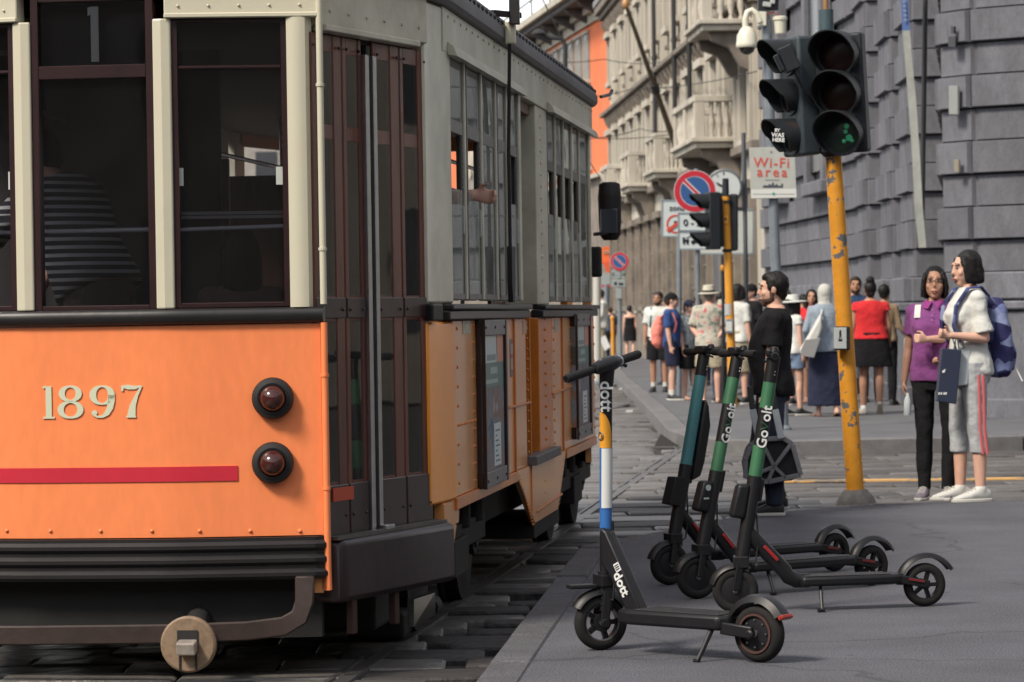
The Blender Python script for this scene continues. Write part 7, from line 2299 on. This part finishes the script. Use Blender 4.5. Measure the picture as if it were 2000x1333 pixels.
# ================================================================== STREET FURNITURE
M_yel = mat('yellow pole paint', (.66, .28, .022), .45, var=.14, scale=9, col2=(.11, .12, .13), thr=.585, soft=.02, bump=.1, bscale=14)
M_yel2 = mat('yellow post', (.66, .29, .03), .45, var=.1, scale=5)
M_sig = mat('dark signal body', (.016, .020, .025), .5, spec=.35, var=.15, scale=8)
M_sigv = mat('signal hood', (.015, .018, .021), .5, spec=.35, var=.2, scale=6, col2=(.05, .022, .019), thr=.6, soft=.2)
M_galv = mat('galvanised grey', (.20, .23, .26), .45, .3, var=.15, scale=9)
M_teal_d = mat('teal grey cap', (.05, .085, .10), .5, var=.1, scale=8)
def signal_head(parent, c, face, up, n, pitch, r, box_w, box_d, glint=None, hood=.17, body=M_sig):
    """housing with lamps and deep hoods; c = centre of the housing front"""
    face = V(face).normalized(); up = V(up).normalized(); sd = up.cross(face).normalized()
    up = face.cross(sd)
    hgt = pitch * n
    hb = MB().obox(c - face * box_d / 2, sd * box_w / 2, face * box_d / 2, up * hgt / 2).build('signal_head', body, parent, world=True, bevel=.02, segs=3, smooth=40)
    for i in range(n):
        q = c + up * (hgt / 2 - pitch * (i + .5))
        cols = [(.018, .004, .0035), (.018, .006, .004), (.008, .014, .012)]
        m = mat('lens%d%s' % (i, 'l' if glint == i else ''), cols[i % 3], .3, spec=.3) if glint != i else M_glens
        MB().lathe([(.001, .022), (r * .6, .016), (r * .88, .004), (r * .88, 0)], q + face * .002, face, 24).build('lens', m, hb, world=True, smooth=60)
        if glint == i:
            mb = MB()
            for (a, b_, rr) in ((.28, .30, .13), (.22, .06, .11), (.36, -.22, .17), (.12, -.36, .10), (.50, -.36, .09)):
                mb.lathe([(.001, .004), (r * rr, .002), (r * rr, 0)], q + face * .022 + sd * r * a + up * r * b_, face, 5)
            mb.build('lens_glint', M_glint, hb, world=True)  # green shards painted on the lens as a glowing reflection
        # hood: open tube, longer on top
        rs = []
        k = 28
        outer, inner = [], []
        for j in range(k + 1):
            a = R(-52 + 284 * j / k)
            d = sd * math.cos(a) + up * math.sin(a)
            ln = hood * (.55 + .45 * max(0, math.sin(a)) ** .6 if math.sin(a) > 0 else .55 + .5 * math.sin(a) * .6)
            outer.append((d, ln))
        for d, ln in outer:
            rs.append([q + d * r * 1.04, q + d * r * 1.04 + face * ln, q + d * r * .98 + face * ln, q + d * r * .98])
        MB().rings(rs).build('hood', M_sigv, hb, world=True, smooth=50)
        MB().ring_plate(q, face, r * .86, r * 1.03, .012, 28).build('lens_rim', body, hb, world=True, smooth=40)
    return hb
M_glens = mat('green lens', (.028, .045, .038), .25, spec=.5)
M_glint = mat('lit green', (.05, .5, .22), .3, emit=((.06, .50, .25), .05))
# --- main yellow signal pole
pb = G(1672, 984)
pY = pb.y
tl = thing('traffic_light', 'chipped yellow pole at the asphalt edge carrying two dark signal heads', 'traffic light', pb)
pt = atY(1627, 300, pY); axd = (pt - pb).normalized()
MB().tube([pb + axd * .02, pb.lerp(pt, .33), pb.lerp(pt, .66), pt], [.060, .058, .056, .055], 20).build('pole', M_yel, tl, world=True, smooth=40)
MB().lathe([(.135, 0), (.125, .03), (.085, .085), (.075, .095), (.06, .095)], pb - V((0, 0, .002)), axd, 20).build('base_collar', mat('rough concrete', (.14, .135, .13), .95, var=.3, scale=20, bump=.6, bscale=60), tl, world=True, smooth=35)
MB().lathe([(.062, -.02), (.078, .0), (.078, .03), (.062, .045)], pt, axd, 18).build('clamp', M_sig, tl, world=True, smooth=35)
p2 = atY(1606, 20, pY)
MB().tube([pt + axd * .03, atY(1613, 130, pY), atY(1607, 70, pY)], .030, 12).build('upper_pole', M_yel2, tl, world=True, smooth=40)
MB().tube([atY(1614, 78, pY), atY(1613, 20, pY)], [.052, .050], 16).build('pole_cap', M_teal_d, tl, world=True, smooth=40)
MB().tube([atY(1613, 20, pY), atY(1610, -60, pY)], .018, 10).build('mast', mat('rusty mast', (.30, .16, .07), .6, var=.3), tl, world=True, smooth=40)
hcn = atY(1640, 183, pY - .16)
upv = (axd + V((0, 0, .6))).normalized()
signal_head(tl, hcn, (-.40, -1, -.05), upv, 3, .262, .146, .33, .12, glint=2, hood=.25)
hc2 = atY(1543, 190, pY - .02)
signal_head(tl, hc2, (-1, -.42, -.04), upv, 3, .262, .118, .29, .14, hood=.20, body=mat('blue grey signal body', (.034, .046, .054), .5, var=.15, scale=8))
mb = MB()
for y in (88, 286):
    mb.beam(atY(1560, y, pY), atY(1640, y, pY - .1), .03, .04)
mb.build('arm', M_sig, tl, world=True, bevel=.005)
mb = MB(); mb.tube([atY(1604, 130, pY - .05), atY(1612, 138, pY - .06), atY(1612, 160, pY - .06)], .012, 8); mb.tube([atY(1608, 268, pY - .05), atY(1610, 290, pY - .05), atY(1628, 294, pY - .06)], .014, 8); mb.build('bracket', M_yel2, tl, world=True, smooth=50)
# camera-like box on the left head and its cable
mb = MB()
a, b = atY(1530, 92, pY - .25), atY(1550, 138, pY - .25)
mb.beam(a, b, .095, .11, up=(0, 1, 0)); mb.beam(atY(1514, 108, pY - .25), atY(1530, 140, pY - .25), .03, .09, up=(0, 1, 0))
mb.build('detector', M_sig, tl, world=True, bevel=.008)
MB().tube([b, atY(1570, 178, pY - .22), atY(1588, 200, pY - .18), atY(1606, 210, pY - .1)], .008, 8).build('cable', M_rub, tl, world=True, smooth=60)
mb_c = atY(1518, 258, pY - .40)
for i, (s_, sz_) in enumerate((('BY', .028), ('WAS', .038), ('HERE', .034))):
    text(s_, sz_, M_lett, tl, atY(1518 + i * 1.2, 255 + i * 9.5, pY - .385), XR_ * 1 + V((0, -.08, -.05)), (0, 0, 1), world=True, bold=.0012, depth=.003)
# push-button box
bx = MB().obox(atY(1644, 661, pY - .10), XR_ * .052, (0, .035, 0), UP_ * .078).build('push_button_box', M_sig, tl, world=True, bevel=.008)
MB().obox(atY(1641, 661, pY - .138), XR_ * .042, (0, .003, 0), UP_ * .070).build('face_plate', mat('pale plate face', (.45, .48, .47), .4), bx, world=True, bevel=.003)
mb = MB(); q = atY(1641, 652, pY - .143); mb.obox(q, XR_ * .006, (0, .001, 0), UP_ * .012); mb.ell(q + UP_ * .017, (.006, .002, .006), 8, 5); mb.beam(q - UP_ * .01, q - UP_ * .03 - XR_ * .008, .005, .003); mb.beam(q - UP_ * .01, q - UP_ * .03 + XR_ * .008, .005, .003); mb.obox(q - UP_ * .042, XR_ * .012, (0, .001, 0), UP_ * .006)
mb.build('pictogram', M_sig, bx, world=True)

# --- grey pole with dome camera and wi-fi sign
gb = G(1533, 868, 0) ; gY = 33.0
gbase = atY(1531, 868, gY); gbase.z = 0
def pole_line(pa, pb_, Y):
    return atY(*pa, Y), atY(*pb_, Y)
gp = thing('camera_pole', 'blue grey steel pole carrying a white dome camera and a wi-fi sign', 'pole', gbase)
g1 = atY(1497, 40, gY)
MB().tube([gbase, atY(1515, 520, gY), g1], [.058, .055, .052], 16).build('pole', M_galv, gp, world=True, smooth=40)
MB().lathe([(.09, 0), (.09, .02), (.06, .05)], gbase, (0, 0, 1), 16).build('foot', M_galv, gp, world=True, smooth=35)
M_camw = mat('camera white', (.66, .64, .52), .35, coat=.3)
mb = MB(); mb.obox(atY(1488, 38, gY - .06), XR_ * .045, (0, .05, 0), UP_ * .075); mb.build('bracket', M_camw, gp, world=True, bevel=.008)
pts = [(1484, 44), (1478, 28), (1468, 20), (1460, 24), (1456, 38), (1456, 56)]
MB().tube([atY(x, y, gY - .1) for x, y in pts], .034, 12).build('camera_arm', M_camw, gp, world=True, smooth=60)
dc = atY(1459, 92, gY - .1)
dm = MB().lathe([(.11, -.01), (.118, .0), (.118, .03), (.112, .05), (.106, .12), (.07, .19), (.04, .215), (.001, .22)], dc, (0, 0, 1), 24).build('dome_camera', M_camw, gp, world=True, smooth=50)
MB().lathe([(.001, -.085), (.03, -.08), (.07, -.055), (.088, -.01), (.088, .0)], dc, (0, 0, 1), 20).build('dome', mat('smoked dome', (.03, .028, .028), .08, spec=.8), dm, world=True, smooth=60)
cn = MB().lathe([(.058, 0), (.066, .14), (.078, .145), (.078, .175), (.06, .185)], atY(1524, 66, gY - .05), (0, 0, 1), 18).build('junction_can', M_camw, gp, world=True, smooth=40)
MB().tube([atY(1495, 30, gY - .05), atY(1510, 24, gY - .05), atY(1524, 32, gY - .05)], .008, 6).build('cable', mat('red cable', (.25, .06, .05), .5), gp, world=True, smooth=60)
mb = MB(); mb.obox(atY(1500, 8, gY), XR_ * .11, (0, .05, 0), UP_ * .07); mb.build('control_box', M_sig, gp, world=True, bevel=.01)
mb = MB(); mb.beam(atY(1490, 8, gY - .08), atY(1506, 10, gY - .08), .03, .05); mb.beam(atY(1508, -14, gY - .08), atY(1509, 8, gY - .08), .05, .05); mb.build('mount', mat('pale mount', (.42, .44, .42), .5), gp, world=True, bevel=.006)
# wi-fi sign: bent plate
wq = [atY(x, y, gY - .10) for x, y in ((1463, 289), (1545, 287), (1552, 294), (1556, 387), (1467, 389))]
ws_ = MB().prism(wq, (0, .02, 0)).build('wifi_sign', mat('pale sign', (.42, .43, .40), .5, var=.06, scale=12), gp, world=True, bevel=.003)
M_sred = mat('sign red', (.58, .07, .04), .5)
sx_ = XR_ - UP_ * .02
text('Wi-Fi', .150, M_sred, ws_, atY(1507, 319, gY - .104), sx_, UP_, world=True, bold=.001, space=1.15)
text('area', .150, M_sred, ws_, atY(1508, 337, gY - .104), sx_, UP_, world=True, bold=.001, space=1.3)
MB().prism([atY(x, y, gY - .103) for x, y in ((1467, 371), (1555, 369), (1556, 386), (1467, 388))], (0, .004, 0)).build('white_band', mat('sign white', (.62, .63, .60), .5), ws_, world=True)
mb = MB()
for i, hh in enumerate((3, 4, 3, 6, 5, 9, 4, 6, 3, 3, 7)):
    x = 1490 + i * 3.6
    mb.prism([atY(x, 366 - hh, gY - .103), atY(x + 3.4, 366 - hh, gY - .103), atY(x + 3.4, 367, gY - .103), atY(x, 367, gY - .103)], (0, .003, 0))
mb.build('skyline_print', mat('print dark', (.06, .07, .09), .6), ws_, world=True)
mb = MB()
for (x0_, x1_, y) in ((1494, 1522, 351), (1470, 1552, 379)):
    mb.prism([atY(x0_, y, gY - .1045), atY(x1_, y, gY - .1045), atY(x1_, y + 1.4, gY - .1045), atY(x0_, y + 1.4, gY - .1045)], (0, .002, 0))
mb.build('small_print', mat('print grey', (.25, .26, .25), .6), ws_, world=True)
MB().lathe([(.001, 0), (.016, 0), (.016, .003)], atY(1511, 379, gY - .104), (0, -1, 0), 14).build('green_dot', mat('teal dot', (.04, .30, .24), .5), ws_, world=True)
MB().lathe([(.001, 0), (.014, 0), (.014, .003)], atY(1506, 297, gY - .102), (0, -1, 0), 6).build('crest', mat('print grey', (.25, .26, .25)), ws_, world=True)

# --- second yellow signal pole, seen beyond the crowd
y2Y = 41.0
b2_ = atY(1431, 0, y2Y); b2_ = atY(1432, 806, y2Y); b2_.z = 0
t2 = thing('traffic_light', 'slim yellow pole among the crowd with black signal heads on both sides', 'traffic light', b2_)
MB().tube([b2_, atY(1424, 560, y2Y), atY(1417, 384, y2Y)], [.060, .056, .054], 14).build('pole', M_yel2, t2, world=True, smooth=40)
MB().tube([atY(1417, 386, y2Y), atY(1417, 349, y2Y)], [.050, .042], 14).build('pole_cap', M_sig, t2, world=True, smooth=40)
signal_head(t2, atY(1381, 432, y2Y - .1), (-1, -.25, 0), (0, 0, 1), 3, .255, .105, .22, .16, hood=.24)
mb = MB(); mb.obox(atY(1432, 435, y2Y + .12), XR_ * .06, (0, .12, 0), UP_ * .38); mb.build('signal_head', M_sig, t2, world=True, bevel=.03)
mb = MB(); mb.obox(atY(1404, 430, y2Y + .02), XR_ * .08, (0, .05, 0), UP_ * .36); mb.build('backing_plate', M_sig, t2, world=True, bevel=.01)
for y in (490, 395):
    MB().lathe([(.065, -.02), (.065, .02)], atY(1420, y, y2Y), (0, 0, 1), 14).build('clamp', M_sig, t2, world=True, smooth=35)
mb = MB(); mb.obox(atY(1418, 430, y2Y - .062), XR_ * .03, (0, .012, 0), UP_ * .05); mb.build('terminal_box', M_yel2, t2, world=True, bevel=.006)
MB().lathe([(.001, 0), (.018, 0), (.018, .01)], atY(1417, 428, y2Y - .075), (0, -1, 0), 12).build('bolt', M_sig, t2, world=True)
mb = MB(); mb.obox(atY(1425, 638, y2Y - .085), XR_ * .052, (0, .03, 0), UP_ * .095); o = mb.build('push_button_box', M_galv, t2, world=True, bevel=.01)
MB().obox(atY(1424, 638, y2Y - .118), XR_ * .040, (0, .003, 0), UP_ * .065).build('face_plate', mat('sign white', (.5, .5, .5)), o, world=True, bevel=.004)
MB().lathe([(.0605, -.075), (.0605, .075)], atY(1424, 605, y2Y), (0, 0, 1), 14, caps=False).build('pale_band', mat('grey band', (.42, .44, .43), .5), t2, world=True, smooth=40)

# --- signs
M_blue_s = mat('sign blue', (.030, .095, .27), .45); M_red_s = mat('sign rim red', (.50, .02, .04), .45); M_wh_s = mat('sign face white', (.56, .62, .62), .45, var=.05, scale=8); M_sback = mat('sign edge grey', (.25, .30, .33), .5)
def round_sign(parent, c, r, face=(0, -1, 0)):
    f = V(face)
    s = MB().lathe([(.001, 0), (r, 0), (r, .015), (.001, .015)], c, f, 40, caps=False).build('no_parking_disc', mat('sign rim white', (.55, .56, .56), .4), parent, world=True, smooth=40)
    MB().ring_plate(c + f * .0155, f, r * .72, r * .97, .004, 40).build('red_ring', M_red_s, s, world=True)
    MB().lathe([(.001, 0), (r * .68, 0), (r * .68, .004), (.001, .004)], c + f * .0152, f, 40, caps=False).build('blue_field', M_blue_s, s, world=True)
    d = (XR_ * .72 - UP_ * .70); e = (XR_ * .70 + UP_ * .72)
    MB().obox(c + f * .021, d * r * .72, e * r * .115, f * .002).build('bar_edge', mat('sign rim white', (.5, .5, .5)), s, world=True)
    MB().obox(c + f * .0235, d * r * .73, e * r * .06, f * .002).build('red_bar', M_red_s, s, world=True)
    return s
def plate(parent, x0, y0, x1, y1, Y, name='plate', th=.02, m=None, rim=True):
    q = [atY(x, y, Y) for x, y in ((x0, y0), (x1, y0), (x1, y1), (x0, y1))]
    o = MB().prism(q, (0, th, 0)).build(name, m or M_wh_s, parent, world=True, bevel=.004, segs=1)
    if rim:
        mb = MB()
        for i in range(4):
            mb.beam(q[i] + V((0, -.003, 0)), q[(i + 1) % 4] + V((0, -.003, 0)), .022, .010, up=(0, 1, 0))
        mb.build('rim', M_sback, o, world=True)
    return o
sY = 43.0
sb_ = atY(1366, 800, sY); sb_.z = 0
ns = thing('no_parking_sign', 'round blue and red no parking sign on a grey pole with two white plates below', 'sign', sb_)
MB().tube([sb_, atY(1360, 330, sY)], .034, 12).build('pole', M_galv, ns, world=True, smooth=40)
round_sign(ns, atY(1357, 374, sY - .05), .295)
o = plate(ns, 1325, 417, 1388, 451, sY - .06)
text('0 - 24', .135, M_sig, o, atY(1357, 436, sY - .068), XR_, UP_, world=True, bold=.003)
o = plate(ns, 1325, 453, 1388, 487, sY - .06)
mb = MB()      # tow-away truck pictogram
for x0_, y0_, x1_, y1_ in ((1333, 468, 1346, 474), (1333, 464, 1338, 468), (1350, 470, 1372, 476), (1354, 464, 1368, 470)):
    q = [atY(x, y, sY - .063) for x, y in ((x0_, y0_), (x1_, y0_), (x1_, y1_), (x0_, y1_))]
    mb.prism(q, (0, .004, 0))
for x in (1336, 1343, 1354, 1368):
    mb.lathe([(.001, 0), (.016, 0), (.016, .006)], atY(x, 476, sY - .062), (0, -1, 0), 10)
mb.beam(atY(1340, 466, sY - .066), atY(1350, 460, sY - .066), .01, .005)
mb.build('pictogram', M_sig, o, world=True)
zY = 46.0
zb_ = atY(1327, 790, zY); zb_.z = 0
zs_ = thing('zone_sign', 'white zone sign with a crossed red ring, partly behind the no parking sign', 'sign', zb_)
MB().tube([zb_, atY(1327, 390, zY)], .036, 12).build('pole', M_galv, zs_, world=True, smooth=40)
o = plate(zs_, 1293, 392, 1352, 462, zY - .06)
text('zona', .12, M_sig, o, atY(1322, 407, zY - .07), XR_, UP_, world=True, bold=.001)
MB().ring_plate(atY(1320, 438, zY - .062), (0, -1, 0), .115, .142, .005, 32).build('red_ring', M_sred, o, world=True)
mb = MB(); mb.beam(atY(1303, 452, zY - .072), atY(1340, 424, zY - .072), .05, .004, up=(0, 1, 0)); mb.build('red_stroke', M_sred, o, world=True)
mb = MB(); mb.beam(atY(1316, 434, zY - .068), atY(1324, 434, zY - .068), .03, .003, up=(0, 1, 0)); mb.build('pictogram', M_sig, o, world=True)
# white panel with its frame
wY = 44.5
wb_ = atY(1456, 800, wY); wb_.z = 0
wp = thing('sign_panel', 'large blank white sign panel with a grey rim behind the slim yellow pole', 'sign', atY(1456, 497, wY))
plate(wp, 1366, 410, 1471, 496, wY - .03, 'panel', m=mat('white panel', (.56, .58, .55), .5, var=.05))
mb = MB(); mb.tube([atY(1453, 300, wY), atY(1457, 415, wY)], .03, 10); mb.tube([wb_, atY(1457, 470, wY + .03)], .03, 10); mb.build('post', M_galv, wp, world=True, smooth=40)
# clock
kY = 43.8
ck = thing('street_clock', 'round white street clock with a dark rim and black hands behind the slim yellow pole', 'clock', atY(1452, 410, kY))
kc = atY(1414, 366, kY - .1)
MB().lathe([(.001, -.10), (.24, -.10), (.262, -.06), (.262, .02), (.235, .03), (.235, .012), (.001, .012)], kc, (-.15, -1, 0), 36, caps=False).build('case', mat('clock case', (.10, .12, .13), .4), ck, world=True, smooth=40)
kf = V((-.15, -1, 0)).normalized()
fc_ = MB().lathe([(.001, 0), (.232, 0), (.232, .003), (.001, .003)], kc + kf * .0135, kf, 36, caps=False).build('dial', mat('clock dial', (.50, .53, .53), .4), ck, world=True)
mb = MB()
for i in range(12):
    a = R(90 - 30 * i)
    d = XR_ * math.cos(a) + UP_ * math.sin(a)
    mb.beam(kc + kf * .019 + d * .17, kc + kf * .019 + d * .212, .022 if i % 3 == 0 else .012, .003, up=(0, 1, 0))
for a, l_, w_ in ((48, .18, .018), (150, .12, .024)):
    d = XR_ * math.cos(R(a)) + UP_ * math.sin(R(a))
    mb.beam(kc + kf * .023 - d * .03, kc + kf * .023 + d * l_, w_, .003, up=(0, 1, 0))
mb.build('hands_and_marks', mat('clock black', (.02, .02, .022), .5), fc_, world=True)
mb = MB(); mb.tube([atY(1452, 260, kY), atY(1454, 412, kY)], .032, 10); mb.tube([atY(1454, 408, kY), atY(1424, 408, kY)], .022, 8); mb.tube([kc - kf * .06, atY(1453, 366, kY)], .03, 8); mb.build('bracket', mat('dark grey bracket', (.09, .10, .11), .5), ck, world=True, smooth=40)
cb2 = atY(1460, 800, kY); cb2.z = 0
MB().tube([cb2, atY(1455, 410, kY)], .032, 10).build('post', mat('dark grey bracket', (.09, .1, .11)), ck, world=True, smooth=40)
# dark slim post just left of the yellow pole
dY = 42.2
db_ = atY(1413, 800, dY); db_.z = 0
dp_ = thing('slim_post', 'slim black post with an orange button just left of the slim yellow pole', 'post', db_)
MB().tube([db_, atY(1412, 500, dY)], .022, 8).build('shaft', M_sig, dp_, world=True, smooth=40)
MB().ell(atY(1411, 524, dY - .02), (.03, .02, .045), 10, 7).build('button', M_yel2, dp_, world=True, smooth=60)
# --- small far signs by the tram's end
fY = 70.0
fb = atY(1212, 722, fY); fb.z = 0
fs = thing('no_parking_sign', 'smaller no parking sign with two grey plates far down the street', 'sign', fb)
MB().tube([fb, atY(1209, 500, fY)], .05, 10).build('pole', M_galv, fs, world=True, smooth=40)
round_sign(fs, atY(1210, 511, fY - .08), .215)
M_pl = mat('greyish plate', (.30, .34, .34), .5)
o = plate(fs, 1194, 528, 1221, 544, fY - .08, m=M_pl, rim=False); text('0 - 24', .13, M_sig, o, atY(1208, 537, fY - .085), XR_, UP_, world=True)
o = plate(fs, 1194, 546, 1221, 561, fY - .08, m=M_pl, rim=False)
mb = MB(); mb.obox(atY(1202, 554, fY - .085), XR_ * .03, (0, .004, 0), UP_ * .03); mb.obox(atY(1213, 555, fY - .085), XR_ * .05, (0, .004, 0), UP_ * .025); mb.build('pictogram', M_sig, o, world=True)
o = plate(fs, 1203, 563, 1214, 584, fY - .08, m=M_pl, rim=False)
# orange shop sign and awnings far off
shY = 97
sh = thing('shop_sign', 'orange shop sign board over the shopfront far down the street', 'sign', atY(1188, 520, shY))
q = [(1172, 484), (1200, 479), (1206, 488), (1203, 510), (1192, 522), (1172, 512)]
MB().prism([atY(x, y, shY) for x, y in q], (0, .4, 0)).build('board', mat('orange sign', (.66, .15, .045), .5, var=.2, scale=3), sh, world=True)
MB().prism([atY(x, y, shY - .3) for x, y in ((1178, 514), (1194, 508), (1196, 530), (1186, 534))], (0, .3, 0)).build('side_board', mat('red orange sign', (.62, .09, .035), .5), sh, world=True)
mb = MB()
for k in range(2):
    mb.beam(atY(1179, 492 + k * 3.4, shY - .02), atY(1198, 490 + k * 3.4, shY - .02), .035, .02)
mb.build('print', mat('cream print', (.55, .45, .32), .6), sh, world=True)
kk = atY(1183, 700, 95); kk.z = 0
kio = thing('notice_board', 'grey notice board with a red strip on posts beside the tram end', 'sign', kk)
plate(kio, 1175, 534, 1192, 556, 95, m=M_pl, rim=False)
plate(kio, 1175, 557, 1192, 561, 94.9, 'red_strip', m=mat('strip red', (.5, .05, .09), .5), rim=False)
MB().tube([kk, atY(1184, 556, 95)], .12, 8).build('post', M_galv, kio, world=True, smooth=40)
yp = atY(1198, 706, 80); yp.z = 0
yy_ = thing('yellow_post', 'thin yellow post standing before the person in dark blue', 'post', yp)
MB().tube([yp, atY(1196, 624, 80)], .045, 10).build('shaft', M_yel2, yy_, world=True, smooth=40)
MB().ell(atY(1196, 622, 80), (.06, .06, .08), 10, 7).build('knob', M_yel2, yy_, world=True, smooth=60)
wc_ = atY(1166, 720, 60); wc_.z = ROADZ
wcl = thing('white_column', 'plain white column rising just beyond the tram', 'column', wc_)
MB().tube([wc_, atY(1166, 540, 60)], .075, 12).build('shaft', mat('white column', (.5, .49, .44), .6), wcl, world=True, smooth=40)
MB().lathe([(.12, 0), (.12, .06), (.08, .1)], wc_, (0, 0, 1), 12).build('foot', M_galv, wcl, world=True, smooth=40)
# dark doorway far along the pavement
wbox(MB(), 66.5, .0, .12, 0.02, 2.9, 1.3).build('door', mat('dark blue grey door', (.05, .055, .07), .5), cream, world=True)
# --- overhead wires across the street
def wire(label, pts, r=.012, sag=.1):
    q = [atY(*p) for p in pts]
    out = []
    for a, b in zip(q, q[1:]):
        for i in range(9):
            t = i / 8
            c = a.lerp(b, t); c.z -= sag * 4 * t * (1 - t)
            out.append(c)
    o = MB().tube(out, r, 5).build('overhead_wire', mat('black wire', (.02, .02, .02), .5), smooth=60)
    tag(o, label, 'wire')
wire('upper span wire crossing before the orange building', [(1000, 112, 66), (1180, 116, 80), (1310, 118, 76)])
wire('span wire sloping across below the small attic openings', [(1080, 190, 62), (1240, 172, 85), (1478, 140, 58)])
wire('lower span wire crossing at the level of the balcony', [(1100, 270, 60), (1250, 252, 82), (1345, 248, 73)])
wire('double span wire just under the lower one, the upper strand', [(1120, 268, 62), (1345, 256, 73)], .009)
wire('thin wire dropping from the tram end towards the signs', [(1140, 300, 55), (1180, 360, 70), (1230, 420, 88)], .010, 0)
wire('contact wire running along the street above the tram', [(1040, -40, 30), (1090, 60, 60), (1118, 130, 110)], .010, 0)
# lamp bracket on the near house corner
lb = thing('lamp_bracket', 'dark iron lamp bracket hanging before the eaves of the orange building', 'street lamp', atY(1103, 130, 64))
mb = MB(); mb.tube([atY(1050, 62, 64), atY(1075, 74, 64), atY(1098, 76, 64), atY(1104, 90, 64), atY(1104, 134, 64)], .05, 8); mb.build('bracket', M_iron, lb, world=True, smooth=50)
mb = MB(); mb.lathe([(.04, .1), (.10, .06), (.16, 0), (.001, 0)], atY(1052, 66, 64), (0, 0, 1), 14); mb.build('lamp_shade', M_iron, lb, world=True, smooth=50)
# manhole-like steel edge in the road
mh = G(1290, 1012, ROADZ + .012)
tag(MB().prism([mh + V((-.42, -.22, 0)), mh + V((.42, -.22, 0)), mh + V((.42, .22, 0)), mh + V((-.42, .22, 0))], (0, 0, -.03)).build('manhole_cover', M_steel, bevel=.004), 'flat steel cover set in the road beside the asphalt', 'manhole cover')
# scraps of paper on the ground
for (x, y, z) in ((1311, 860, ROADZ + .004), (1213, 762, ROADZ), (1228, 806, ROADZ)):
    c = G(x, y, z)
    mb = MB(); mb.add([c + V((-.05, -.03, .01)), c + V((.05, -.02, .012)), c + V((.04, .04, .03)), c + V((-.04, .03, .015))], [(0, 1, 2, 3)])
    mb2 = MB().prism([c + V((-.05, -.03, .006)), c + V((.05, -.02, .008)), c + V((.04, .05, .012)), c + V((-.04, .03, .010))], (.01, 0, .02))
    tag(mb2.build('litter', M_lett), 'crumpled scrap of white paper lying on the road stones by the kerb', 'litter', 'scraps of paper on the road')
